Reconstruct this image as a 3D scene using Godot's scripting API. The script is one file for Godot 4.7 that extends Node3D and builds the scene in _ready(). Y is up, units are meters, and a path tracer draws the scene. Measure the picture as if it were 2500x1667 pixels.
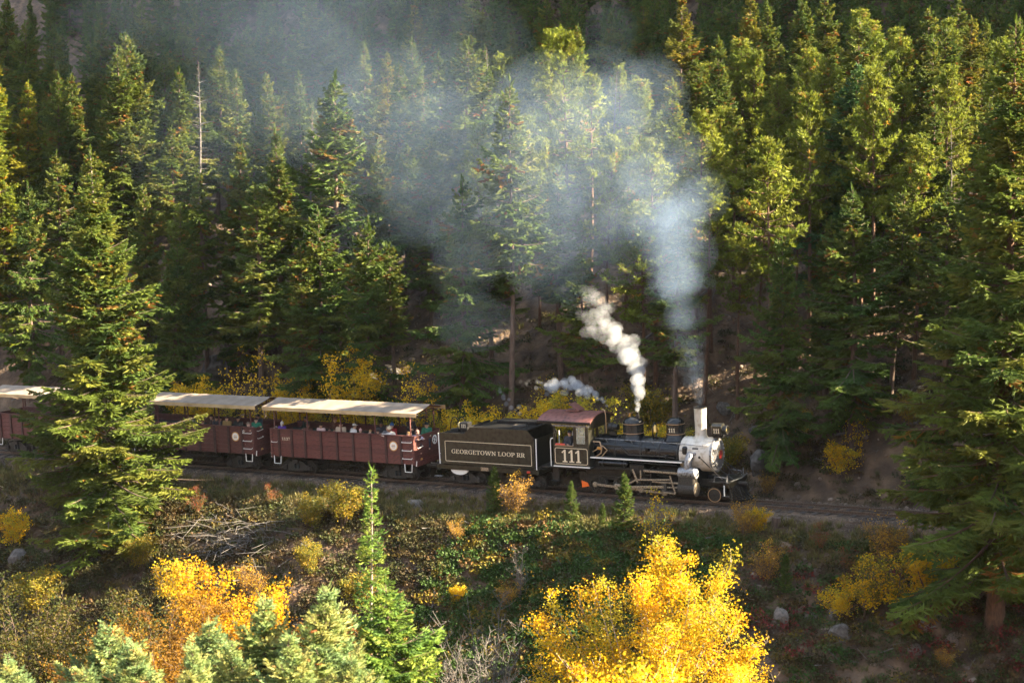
extends Node3D
# A steam train on a wooded mountain slope in autumn. Metres, y up. The track runs along TH and climbs with GRADE; (u, q) are metres along and across it, q towards the viewer.
const O := Vector3(9.2725, 0.0, -78.099)
const TH := Vector3(0.874232, 0.0, 0.485509)
const LAT := Vector3(-0.485509, 0.0, 0.874232)
const GRADE := 0.049804
const PROFILE := [[-170.0, 83.0], [-140.0, 80.0], [-66.0, 15.0], [-56.0, 12.5], [-40.0, 14.8], [-28.0, 13.0], [-16.0, 9.2], [-4.2, 0.5], [-2.8, -0.55], [-2.0, -0.6], [-1.6, -0.18], [1.6, -0.18], [2.6, -0.75], [4.0, -0.95], [12.0, -6.2], [18.0, -8.6], [23.0, -9.0], [40.0, -1.0], [47.0, 1.5], [58.0, 6.0], [66.0, 12.0], [71.0, 15.8], [77.0, 16.8], [140.0, 40.0]]
var M := {}
var used := {}
var rng := RandomNumberGenerator.new()


class Buf:
	var v := PackedVector3Array()
	var n := PackedVector3Array()
	var c := PackedColorArray()
	var col := Color.WHITE
	var tint := false

	func tri(a: Vector3, b: Vector3, d: Vector3, na: Vector3, nb: Vector3, nd: Vector3) -> void:
		if (b - a).cross(d - a).dot(na + nb + nd) > 0.0:
			v.append_array([a, d, b])
			n.append_array([na, nd, nb])
		else:
			v.append_array([a, b, d])
			n.append_array([na, nb, nd])
		if tint:
			c.append_array([col, col, col])

	func quad(a: Vector3, b: Vector3, d: Vector3, e: Vector3, m: Vector3) -> void:
		tri(a, b, d, m, m, m)
		tri(a, d, e, m, m, m)

	func box(at: Vector3, size: Vector3, bev := 0.0, turn := Basis()) -> void:
		var h := size / 2.0
		bev = minf(bev, minf(h.x, minf(h.y, h.z)) * 0.6)
		var ax := [Vector3.RIGHT, Vector3.UP, Vector3.BACK]
		for k in 3:
			for s in [-1.0, 1.0]:
				var i: int = (k + 1) % 3
				var j: int = (k + 2) % 3
				var m: Vector3 = ax[k] * s
				var f: Vector3 = m * h[k]
				var a: Vector3 = ax[i] * (h[i] - bev)
				var b: Vector3 = ax[j] * (h[j] - bev)
				quad(at + turn * (f - a - b), at + turn * (f + a - b), at + turn * (f + a + b), at + turn * (f - a + b), turn * m)
		if bev <= 0.0:
			return
		for k in 3:
			var i: int = (k + 1) % 3
			var j: int = (k + 2) % 3
			for s in [-1.0, 1.0]:
				for w in [-1.0, 1.0]:
					var l: Vector3 = ax[k] * (h[k] - bev)
					var p: Vector3 = ax[i] * s * h[i] + ax[j] * w * (h[j] - bev)
					var r: Vector3 = ax[i] * s * (h[i] - bev) + ax[j] * w * h[j]
					quad(at + turn * (p - l), at + turn * (p + l), at + turn * (r + l), at + turn * (r - l), turn * (ax[i] * s + ax[j] * w).normalized())
		for sx in [-1.0, 1.0]:
			for sy in [-1.0, 1.0]:
				for sz in [-1.0, 1.0]:
					var g := Vector3(sx, sy, sz)
					var m := turn * (g / sqrt(3.0))
					tri(at + turn * (g * Vector3(h.x, h.y - bev, h.z - bev)), at + turn * (g * Vector3(h.x - bev, h.y, h.z - bev)), at + turn * (g * Vector3(h.x - bev, h.y - bev, h.z)), m, m, m)

	func bar(a: Vector3, b: Vector3, w: float, t: float, up := Vector3.UP, bev := 0.0) -> void:
		var x := (b - a).normalized()
		if absf(x.dot(up)) > 0.98:
			up = Vector3.RIGHT if absf(x.x) < 0.9 else Vector3.BACK
		var z := x.cross(up).normalized()
		var y := z.cross(x)
		box((a + b) / 2.0, Vector3(a.distance_to(b), w, t), bev, Basis(x, y, z))

	func tube(p: Array, r: Array, sides := 8, caps := true) -> void:
		var ring := []
		var nor := []
		var side := Vector3.ZERO
		for i in p.size():
			var d: Vector3 = (p[mini(i + 1, p.size() - 1)] - p[maxi(i - 1, 0)]).normalized()
			if side == Vector3.ZERO:
				side = d.cross(Vector3.UP if absf(d.y) < 0.9 else Vector3.RIGHT).normalized()
			side = (side - d * side.dot(d)).normalized()
			var up := d.cross(side)
			var a := PackedVector3Array()
			var b := PackedVector3Array()
			for k in sides + 1:
				var m := side * cos(TAU * k / sides) + up * sin(TAU * k / sides)
				a.append(p[i] + m * r[i])
				b.append(m)
			ring.append(a)
			nor.append(b)
		for i in p.size() - 1:
			for k in sides:
				tri(ring[i][k], ring[i][k + 1], ring[i + 1][k + 1], nor[i][k], nor[i][k + 1], nor[i + 1][k + 1])
				tri(ring[i][k], ring[i + 1][k + 1], ring[i + 1][k], nor[i][k], nor[i + 1][k + 1], nor[i + 1][k])
		if caps:
			for e in [0, p.size() - 1]:
				var m: Vector3 = (p[0] - p[1]).normalized() if e == 0 else (p[e] - p[e - 1]).normalized()
				for k in sides:
					tri(p[e], ring[e][k], ring[e][k + 1], m, m, m)

	func rod(a: Vector3, b: Vector3, r: float, sides := 10) -> void:
		tube([a, b], [r, r], sides)

	# turned shape: profile of (along axis, radius) about the axis from AT along DIR
	func lathe(prof: Array, at: Vector3, dir: Vector3, sides := 24) -> void:
		dir = dir.normalized()
		var s := dir.cross(Vector3.UP if absf(dir.y) < 0.9 else Vector3.RIGHT).normalized()
		var u := dir.cross(s)
		var seg := []
		for i in prof.size() - 1:
			var e: Vector2 = prof[i + 1] - prof[i]
			seg.append(Vector2(-e.y, e.x).normalized() if e.length() > 1e-6 else Vector2(0, 1))
		for i in prof.size() - 1:
			var n0: Vector2 = seg[i]
			var n1: Vector2 = seg[i]
			if i > 0 and seg[i].dot(seg[i - 1]) > 0.75:
				n0 = (seg[i] + seg[i - 1]).normalized()
			if i < seg.size() - 1 and seg[i].dot(seg[i + 1]) > 0.75:
				n1 = (seg[i] + seg[i + 1]).normalized()
			for k in sides:
				var a0 := s * cos(TAU * k / sides) + u * sin(TAU * k / sides)
				var a1 := s * cos(TAU * (k + 1) / sides) + u * sin(TAU * (k + 1) / sides)
				var p: Vector2 = prof[i]
				var w: Vector2 = prof[i + 1]
				if p.y > 1e-5:
					tri(at + dir * p.x + a0 * p.y, at + dir * p.x + a1 * p.y, at + dir * w.x + a1 * w.y, dir * n0.x + a0 * n0.y, dir * n0.x + a1 * n0.y, dir * n1.x + a1 * n1.y)
				if w.y > 1e-5:
					tri(at + dir * p.x + a0 * p.y, at + dir * w.x + a1 * w.y, at + dir * w.x + a0 * w.y, dir * n0.x + a0 * n0.y, dir * n1.x + a1 * n1.y, dir * n1.x + a0 * n1.y)

	func ball(at: Vector3, r: Vector3, turn := Basis(), lat := 8, lon := 12) -> void:
		for i in lat:
			for k in lon:
				var q := []
				for e in [[i, k], [i + 1, k], [i + 1, k + 1], [i, k + 1]]:
					var a: float = PI * e[0] / lat
					var b: float = TAU * e[1] / lon
					q.append(Vector3(sin(a) * cos(b), cos(a), sin(a) * sin(b)))
				var m := []
				for w in q:
					m.append((turn * (w / r)).normalized())
				if i > 0:
					tri(at + turn * (q[0] * r), at + turn * (q[1] * r), at + turn * (q[3] * r), m[0], m[1], m[3])
				if i < lat - 1:
					tri(at + turn * (q[1] * r), at + turn * (q[2] * r), at + turn * (q[3] * r), m[1], m[2], m[3])

	# a flat outline in x, y drawn out along z from z0 to z1
	func prism(poly: PackedVector2Array, z0: float, z1: float, x := Transform3D()) -> void:
		var idx := Geometry2D.triangulate_polygon(poly)
		var turn := 1.0 if not Geometry2D.is_polygon_clockwise(poly) else -1.0
		for z in [z0, z1]:
			var m := x.basis * Vector3(0, 0, signf(z - (z0 + z1) / 2.0))
			for i in range(0, idx.size(), 3):
				var w := []
				for k in 3:
					w.append(x * Vector3(poly[idx[i + k]].x, poly[idx[i + k]].y, z))
				tri(w[0], w[1], w[2], m, m, m)
		for i in poly.size():
			var a := poly[i]
			var b := poly[(i + 1) % poly.size()]
			var e := (b - a).normalized()
			quad(x * Vector3(a.x, a.y, z0), x * Vector3(b.x, b.y, z0), x * Vector3(b.x, b.y, z1), x * Vector3(a.x, a.y, z1), (x.basis * Vector3(e.y * turn, -e.x * turn, 0)).normalized())

	# a kite-shaped leaf or needle spray
	func kite(p: Vector3, tip: Vector3, half: Vector3, sag: Vector3, k: Color) -> void:
		var m := p.lerp(tip, 0.42) + sag
		v.append_array([p, m - half, tip, p, tip, m + half])
		c.append_array([k, k, k, k, k, k])

	func mesh() -> ArrayMesh:
		var a := []
		a.resize(Mesh.ARRAY_MAX)
		a[Mesh.ARRAY_VERTEX] = v
		if n.size() == v.size():
			a[Mesh.ARRAY_NORMAL] = n
		if c.size() == v.size():
			a[Mesh.ARRAY_COLOR] = c
		var m := ArrayMesh.new()
		m.add_surface_from_arrays(Mesh.PRIMITIVE_TRIANGLES, a)
		return m


func lin(r: float, g: float, b: float) -> Color:
	return Color(r, g, b).linear_to_srgb()


func numbered(called: String) -> String:
	used[called] = used.get(called, -1) + 1
	return called if used[called] == 0 else "%s_%03d" % [called, used[called]]


func tag(o: Node3D, label: String, category := "", group := "", kind := "") -> Node3D:
	if label: o.set_meta("label", label)
	if category: o.set_meta("category", category)
	if group: o.set_meta("group", group)
	if kind: o.set_meta("kind", kind)
	return o


func thing(called: String, label: String, category: String, x := Transform3D(), group := "") -> Node3D:
	var o := Node3D.new()
	o.name = numbered(called)
	o.transform = x
	add_child(o, true)
	return tag(o, label, category, group)


func piece(mesh: Mesh, called: String, mat: Material, parent: Node3D, x := Transform3D()) -> MeshInstance3D:
	var o := MeshInstance3D.new()
	o.name = called if parent != self else numbered(called)
	o.mesh = mesh
	o.material_override = null
	for i in mesh.get_surface_count():
		o.set_surface_override_material(i, mat)
	o.transform = x
	parent.add_child(o, true)
	return o


func part(b: Buf, called: String, mat: Material, parent: Node3D) -> MeshInstance3D:
	return piece(b.mesh(), called, mat, parent)


func pbox(called: String, at: Vector3, size: Vector3, mat: Material, parent: Node3D, bev := 0.012, turn := Basis()) -> MeshInstance3D:
	var b := Buf.new()
	b.box(at, size, bev, turn)
	return part(b, called, mat, parent)


func prod(called: String, p: Array, r: float, mat: Material, parent: Node3D, sides := 8) -> MeshInstance3D:
	var b := Buf.new()
	var rr := []
	for i in p.size():
		rr.append(r)
	b.tube(p, rr, sides)
	return part(b, called, mat, parent)


func plathe(called: String, prof: Array, at: Vector3, dir: Vector3, mat: Material, parent: Node3D, sides := 24) -> MeshInstance3D:
	var b := Buf.new()
	b.lathe(prof, at, dir, sides)
	return part(b, called, mat, parent)


func words(text: String, tall: float, wide: float, x: Transform3D, mat: Material, parent: Node3D, bold := true, depth := 0.006) -> MeshInstance3D:
	var f := SystemFont.new()
	f.font_names = PackedStringArray(["Droid Serif"])
	f.font_weight = 700 if bold else 400
	var t := TextMesh.new()
	t.font = f
	t.text = text
	t.font_size = 64
	t.pixel_size = 0.01
	t.depth = 0.05
	t.curve_step = 2.0
	var bb := t.get_aabb()
	var sc := Vector3(wide / bb.size.x, tall / bb.size.y, depth / 0.05)
	var o := piece(t, "lettering", mat, parent)
	o.transform = x * Transform3D(Basis.from_scale(sc), -(bb.position + bb.size / 2.0) * sc)
	return o


func at_uq(u: float, q: float) -> Vector3:
	var p := O + TH * u + LAT * q
	p.y = ground(p.x, p.z)
	return p


func ground(x: float, z: float) -> float:
	var d := Vector3(x, 0, z) - O
	var u := d.x * TH.x + d.z * TH.z
	var q := d.x * LAT.x + d.z * LAT.z
	var h: float = PROFILE[-1][1]
	if q <= PROFILE[0][0]:
		h = PROFILE[0][1]
	else:
		for i in PROFILE.size() - 1:
			if q <= PROFILE[i + 1][0]:
				h = lerpf(PROFILE[i][1], PROFILE[i + 1][1], (q - PROFILE[i][0]) / (PROFILE[i + 1][0] - PROFILE[i][0]))
				break
	var k := clampf((absf(q) - 2.2) / 4.0, 0.0, 1.0)
	var w := 0.55 * sin(u * 0.23 + 1.3 * sin(q * 0.11)) + 0.35 * sin(q * 0.41 + u * 0.17 + 2.0) + 0.22 * sin(u * 0.83 + 1.7) * sin(q * 0.71) + 0.12 * sin(u * 1.9 + q * 1.3)
	if q < -92.0 and u > 28.0:  # a spur of the mountain up the valley
		h += smoothstep(28.0, 70.0, u) * minf(140.0, (-92.0 - q) * 5.0)
	return GRADE * u + h + k * w


func noise(freq: float, seed_: int, oct := 4, type := FastNoiseLite.TYPE_SIMPLEX_SMOOTH) -> FastNoiseLite:
	var n := FastNoiseLite.new()
	n.seed = seed_
	n.noise_type = type
	n.frequency = freq
	n.fractal_octaves = oct
	return n


func ntex(n: FastNoiseLite, cols: Array, size := 512, stops := []) -> NoiseTexture2D:
	var t := NoiseTexture2D.new()
	t.width = size
	t.height = size
	t.seamless = true
	t.noise = n
	if cols:
		var g := Gradient.new()
		var off := PackedFloat32Array()
		var cc := PackedColorArray()
		for i in cols.size():
			off.append(stops[i] if stops else float(i) / (cols.size() - 1))
			cc.append(cols[i])
		g.offsets = off
		g.colors = cc
		t.color_ramp = g
	return t


func mat(key: String, col: Color, rough := 0.7, metal := 0.0) -> StandardMaterial3D:
	var m := StandardMaterial3D.new()
	m.resource_name = key
	m.albedo_color = col
	m.roughness = rough
	m.metallic = metal
	M[key] = m
	return m


func worn(m: StandardMaterial3D, t: Texture2D, scale: Vector3, bump: Texture2D = null, depth := 0.0, world := false) -> StandardMaterial3D:
	m.albedo_texture = t
	m.uv1_triplanar = true
	m.uv1_world_triplanar = world
	m.uv1_scale = scale
	if bump:
		m.heightmap_enabled = true
		m.heightmap_texture = bump
		m.heightmap_scale = depth
	return m


func leafmat(key: String, tone: Color, back: float) -> StandardMaterial3D:
	var m := mat(key, tone.linear_to_srgb(), 0.62)
	m.vertex_color_use_as_albedo = true
	m.metallic_specular = 0.3
	m.backlight_enabled = true
	m.backlight = Color(back, back, back).linear_to_srgb()
	return m


func materials() -> void:
	var grime := ntex(noise(0.014, 3, 6), [Color(0.42, 0.38, 0.33), Color(0.80, 0.78, 0.75), Color(0.97, 0.97, 0.97), Color(1, 1, 1)], 512, [0.1, 0.36, 0.6, 1.0])
	var soot := ntex(noise(0.02, 7, 5), [Color(0.45, 0.42, 0.4), Color(0.9, 0.88, 0.86), Color(1, 1, 1)], 512)
	var grain := ntex(noise(0.03, 9, 5), [Color(0.38, 0.34, 0.34), Color(0.78, 0.75, 0.74), Color(1, 1, 1)], 512)
	var fine := ntex(noise(0.05, 12, 4), [], 512)
	var soil := ntex(noise(0.008, 21, 6), [lin(0.028, 0.018, 0.010), lin(0.062, 0.039, 0.022), lin(0.105, 0.068, 0.039), lin(0.20, 0.135, 0.085)], 1024, [0.15, 0.42, 0.62, 0.9])
	var lumps := ntex(noise(0.03, 22, 5), [], 1024)
	var rocky := ntex(noise(0.015, 31, 5), [lin(0.10, 0.088, 0.078), lin(0.20, 0.175, 0.155), lin(0.30, 0.265, 0.235)], 512, [0.2, 0.55, 0.9])
	var barkt := ntex(noise(0.02, 41, 4, FastNoiseLite.TYPE_CELLULAR), [lin(0.035, 0.022, 0.016), lin(0.10, 0.066, 0.047), lin(0.16, 0.11, 0.085)], 512)
	worn(mat("ground", Color.WHITE, 0.95), soil, Vector3(0.11, 0.11, 0.11), lumps, 12.0, true)
	M.ground.detail_enabled = true
	M.ground.detail_blend_mode = BaseMaterial3D.BLEND_MODE_MUL
	M.ground.detail_albedo = ntex(noise(0.006, 25, 3), [Color(0.62, 0.55, 0.5), Color(1, 0.97, 0.95), Color(1, 1, 1)], 512)
	worn(mat("rock", lin(0.75, 0.73, 0.70), 0.9), rocky, Vector3(0.5, 0.5, 0.5), lumps, 6.0)
	worn(mat("pale_rock", lin(0.78, 0.64, 0.55), 0.9), rocky, Vector3(0.8, 0.8, 0.8), lumps, 5.0)
	worn(mat("dark_rock", lin(0.5, 0.5, 0.5), 0.9), rocky, Vector3(0.35, 0.35, 0.35), lumps, 8.0)
	worn(mat("bark", Color.WHITE, 0.95), barkt, Vector3(0.9, 0.25, 0.9), fine, 2.0)
	worn(mat("red_bark", lin(1.0, 0.82, 0.66), 0.95), barkt, Vector3(1.2, 0.35, 1.2), fine, 2.5)
	worn(mat("pale_bark", lin(1.0, 0.95, 0.9) * 1.0, 0.9), ntex(noise(0.02, 43, 4), [lin(0.20, 0.165, 0.135), lin(0.36, 0.31, 0.26)], 256), Vector3(1, 0.4, 1))
	worn(mat("dead_wood", Color.WHITE, 0.9), ntex(noise(0.02, 47, 4), [lin(0.055, 0.047, 0.042), lin(0.14, 0.125, 0.112)], 256), Vector3(1, 1, 1))
	worn(mat("black_iron", lin(0.021, 0.021, 0.022), 0.42, 0.35), soot, Vector3(0.7, 0.7, 0.7))
	worn(mat("boiler_paint", lin(0.020, 0.021, 0.023), 0.26, 0.45), grime, Vector3(0.5, 0.5, 0.5))
	worn(mat("dark_green", lin(0.024, 0.023, 0.017), 0.30, 0.0), grime, Vector3(0.45, 0.45, 0.45))
	worn(mat("grimy", lin(0.050, 0.042, 0.034), 0.75, 0.2), soot, Vector3(1.2, 1.2, 1.2))
	var smudge := ntex(noise(0.010, 5, 4), [Color(0.74, 0.70, 0.64), Color(0.96, 0.95, 0.93), Color(1, 1, 1)], 512)
	worn(mat("silver", lin(0.56, 0.515, 0.455), 0.45, 0.0), smudge, Vector3(0.6, 0.6, 0.6))
	worn(mat("grey_steel", lin(0.26, 0.26, 0.27), 0.4, 0.35), grime, Vector3(0.9, 0.9, 0.9))
	worn(mat("rod_steel", lin(0.36, 0.29, 0.21), 0.42, 0.45), grime, Vector3(1.5, 1.5, 1.5))
	worn(mat("roof_red", lin(0.175, 0.063, 0.050), 0.55), grime, Vector3(0.5, 0.5, 0.5))
	worn(mat("chimney_paint", lin(0.50, 0.46, 0.40), 0.38, 0.0), smudge, Vector3(0.6, 0.6, 0.6))
	mat("cream", lin(0.66, 0.56, 0.40), 0.6)
	mat("white_paint", lin(0.72, 0.69, 0.64), 0.55)
	mat("brass", lin(0.62, 0.38, 0.12), 0.3, 1.0)
	mat("copper_pipe", lin(0.40, 0.27, 0.16), 0.45, 0.6)
	mat("red_enamel", lin(0.30, 0.022, 0.02), 0.4)
	mat("lamp_red", lin(0.55, 0.06, 0.03), 0.3)
	mat("orange_paint", lin(0.85, 0.15, 0.012), 0.6)
	var g := mat("glass", Color(0.85, 0.87, 0.8, 0.18), 0.05)
	g.transparency = BaseMaterial3D.TRANSPARENCY_ALPHA
	mat("lens", lin(0.5, 0.42, 0.2), 0.08, 0.3)
	worn(mat("coach_red", lin(0.20, 0.058, 0.045), 0.62), grain, Vector3(0.25, 2.2, 0.25), fine, 0.6)
	worn(mat("coach_red_old", lin(0.165, 0.050, 0.040), 0.66), grain, Vector3(0.22, 2.5, 0.22), fine, 0.6)
	worn(mat("coach_dark", lin(0.075, 0.027, 0.022), 0.66), grain, Vector3(0.5, 0.5, 0.5))
	worn(mat("coach_green", lin(0.02, 0.05, 0.045), 0.6), grain, Vector3(0.25, 2.2, 0.25))
	worn(mat("canvas", lin(0.245, 0.195, 0.15), 0.85), ntex(noise(0.01, 61, 4), [Color(0.82, 0.8, 0.78), Color(1, 1, 1)], 256), Vector3(0.4, 0.4, 0.4))
	M.canvas.backlight_enabled = true
	M.canvas.backlight = Color(0.35, 0.28, 0.16)
	worn(mat("valance", lin(0.56, 0.41, 0.22), 0.85), ntex(noise(0.01, 61, 4), [Color(0.82, 0.8, 0.78), Color(1, 1, 1)], 256), Vector3(0.4, 0.4, 0.4))
	M.valance.backlight_enabled = true
	M.valance.backlight = Color(0.5, 0.42, 0.26)
	worn(mat("rail_steel", lin(0.14, 0.10, 0.075), 0.5, 0.5), soot, Vector3(1, 1, 1))
	worn(mat("sleeper", lin(0.085, 0.066, 0.052), 0.9), grain, Vector3(0.5, 0.5, 2.0))
	worn(mat("gravel", lin(0.95, 0.87, 0.80), 0.95), rocky, Vector3(2, 2, 2))
	M.gravel.vertex_color_use_as_albedo = true
	mat("medal_rim", lin(0.55, 0.27, 0.07), 0.5)
	mat("dark_print", lin(0.10, 0.035, 0.02), 0.6)
	# foliage: base colours are in the vertices, these are tones
	leafmat("fir", Color(1.14, 1.0, 0.88), 0.95)
	leafmat("fir_yellow", Color(1.75, 1.35, 0.62), 0.95)
	leafmat("fir_hero", Color(1.25, 1.12, 0.85), 0.95)
	leafmat("fir_orange", Color(1.6, 1.1, 0.8), 0.95)
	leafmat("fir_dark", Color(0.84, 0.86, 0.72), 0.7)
	leafmat("fir_blue", Color(0.8, 1.0, 1.35), 0.55)
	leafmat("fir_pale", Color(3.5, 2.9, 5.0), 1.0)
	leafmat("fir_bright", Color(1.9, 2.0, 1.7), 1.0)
	leafmat("pine", Color(1.42, 1.22, 0.85), 0.95)
	leafmat("leaf", Color(1, 1, 1), 1.0)
	leafmat("herb", Color(1, 1, 1), 0.6)


# ---------- plants ----------
const GREEN := [Color(0.066, 0.100, 0.020), Color(0.080, 0.116, 0.024), Color(0.052, 0.090, 0.022), Color(0.100, 0.120, 0.024)]
const RUST := [Color(0.16, 0.085, 0.022), Color(0.15, 0.10, 0.03), Color(0.19, 0.12, 0.025)]
const YELLOW := [Color(0.56, 0.335, 0.008), Color(0.62, 0.39, 0.012), Color(0.48, 0.26, 0.008), Color(0.44, 0.35, 0.02), Color(0.34, 0.29, 0.02)]
const GOLDEN := [Color(0.72, 0.47, 0.015), Color(0.66, 0.40, 0.012), Color(0.60, 0.46, 0.03)]
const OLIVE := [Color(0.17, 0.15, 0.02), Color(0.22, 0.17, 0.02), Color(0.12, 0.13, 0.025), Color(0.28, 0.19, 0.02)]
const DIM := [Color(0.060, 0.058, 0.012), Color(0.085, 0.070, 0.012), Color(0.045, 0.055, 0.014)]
const OCHRE := [Color(0.34, 0.19, 0.03), Color(0.28, 0.15, 0.03), Color(0.22, 0.13, 0.04), Color(0.42, 0.25, 0.03)]
const REDDISH := [Color(0.22, 0.05, 0.03), Color(0.26, 0.09, 0.02), Color(0.16, 0.10, 0.03), Color(0.08, 0.09, 0.02)]


func fir(d: Dictionary) -> Array:
	var r := RandomNumberGenerator.new()
	r.seed = d.seed
	var H: float = d.h
	var wood := Buf.new()
	var limbs := Buf.new()
	var cr := Buf.new()
	var tp := []
	var tr := []
	var lean := Vector3(r.randfn(0, 0.012), 0, r.randfn(0, 0.012))
	for i in 13:
		var t := i / 12.0
		tp.append(Vector3(lean.x * H * t + 0.05 * sin(t * 7 + d.seed), H * t - 0.3 * (1 - t), lean.z * H * t + 0.05 * cos(t * 6 + d.seed)))
		tr.append(maxf(d.tr * pow(1 - t, 0.85) * (1.0 + 0.35 * exp(-t * 30)), 0.012))
	wood.tube(tp, tr, 9)
	var y: float = d.c0 * H
	var az := r.randf() * TAU
	while y < H * 0.985:
		var t: float = (y - d.c0 * H) / (H * (1 - d.c0))
		var reach: float = d.r * pow(1 - t, d.get("pow", 0.85)) * minf(1.0, d.get("low", 0.55) + 2.5 * t) + 0.10
		var nb: int = d.nb if t < 0.85 else 4
		for k in nb:
			az += 2.4 + r.randfn(0, 0.35)
			if r.randf() < d.get("gap", 0.12):
				continue
			var bare: bool = r.randf() < d.get("bare", 0.0) * (1 - t)
			var L: float = reach * r.randf_range(0.6, 1.12) * (1.0 + 0.30 * sin(az * 2.0 + y * 0.9 + d.seed) + 0.14 * sin(y * 3.1 + az))
			var pitch: float = lerpf(d.p0, d.p1, t) + r.randfn(0, 0.10)
			var yy: float = y + r.randf_range(-0.5, 0.5) * d.step
			var p := trunk_at(tp, H, yy)
			var pts := [p]
			var rad := [0.012 + 0.012 * L]
			var dirs := []
			var seg := 6
			for s in seg:
				var pi: float = pitch + d.curl * (s / 5.0 - 0.35)
				var dir := Vector3(cos(az) * cos(pi), sin(pi), sin(az) * cos(pi))
				dirs.append(dir)
				p += dir * L / seg
				pts.append(p)
				rad.append((0.012 + 0.012 * L) * (1 - (s + 1) / 6.5))
			limbs.tube(pts, rad, 3, false)
			if bare:
				continue
			var rust: bool = r.randf() < d.get("rust", 0.05)
			var base: Color = d.pal[r.randi() % d.pal.size()] * r.randf_range(0.75, 1.25)
			var across := Vector3(-sin(az), 0, cos(az))
			var s0: float = minf(d.get("inner", 0.12) * L, 0.5)
			var s1 := s0
			while s1 < L:
				var f := s1 / L * seg
				var i := mini(int(f), seg - 1)
				var q: Vector3 = pts[i].lerp(pts[i + 1], f - i)
				var bd: Vector3 = dirs[i]
				var room := minf(d.tl, (L - s1) * 0.55 + 0.10)
				for side in [-1.0, 1.0]:
					var td: Vector3 = (bd * r.randf_range(0.35, 0.9) + across * side * r.randf_range(0.5, 1.0) + Vector3(0, r.randf_range(-0.55, 0.25) - d.droop, 0)).normalized()
					var tl := room * r.randf_range(0.6, 1.2)
					var tip := q + td * tl + Vector3(0, -0.10 * tl, 0)
					var col := base * r.randf_range(0.8, 1.25)
					if rust and r.randf() < 0.4 or r.randf() < 0.008:
						col = RUST[r.randi() % 3] * r.randf_range(0.6, 1.1)
					col.a = 1.0
					spray(cr, q, tip, td, d.w, col, r)
					var sn: int = d.get("sub", 2)
					for e in sn:
						var fp := q.lerp(tip, r.randf_range(0.3, 0.85))
						var sd := (td * 0.8 + td.cross(Vector3.UP) * (1.0 if e % 2 == 0 else -1.0) * 0.8 + Vector3(0, r.randf_range(-0.3, 0.3), 0)).normalized()
						spray(cr, fp, fp + sd * tl * r.randf_range(0.4, 0.7), sd, d.w, col * r.randf_range(0.9, 1.2), r)
				s1 += d.ds * r.randf_range(0.7, 1.3)
			spray(cr, pts[seg - 1], pts[seg] + dirs[seg - 1] * 0.12, dirs[seg - 1], d.w * 1.2, base, r)
		y += d.step * r.randf_range(0.7, 1.3) * (1.0 - 0.5 * t)
	for k in 6:
		var q: Vector3 = tp[12] - Vector3(0, 0.12 * k, 0)
		var sd := Vector3(r.randfn(0, 0.35), 1, r.randfn(0, 0.35)).normalized()
		spray(cr, q, q + sd * 0.35, sd, d.w, d.pal[0], r)
	return [wood.mesh(), limbs.mesh(), cr.mesh()]


func trunk_at(tp: Array, H: float, y: float) -> Vector3:
	var f := clampf(y / H, 0, 0.999) * 12.0
	return tp[int(f)].lerp(tp[int(f) + 1], f - int(f))


func spray(b: Buf, a: Vector3, tip: Vector3, d: Vector3, w: float, col: Color, r: RandomNumberGenerator) -> void:
	col.a = 1.0
	var side := d.cross(Vector3(r.randfn(0, 0.4), 1, r.randfn(0, 0.4))).normalized() * w * r.randf_range(0.35, 0.6)
	var sag := Vector3(0, -0.02, 0)
	b.kite(a, tip, side, sag, col)
	b.kite(a, tip, d.cross(side).normalized() * w * 0.4, sag, col)


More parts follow.
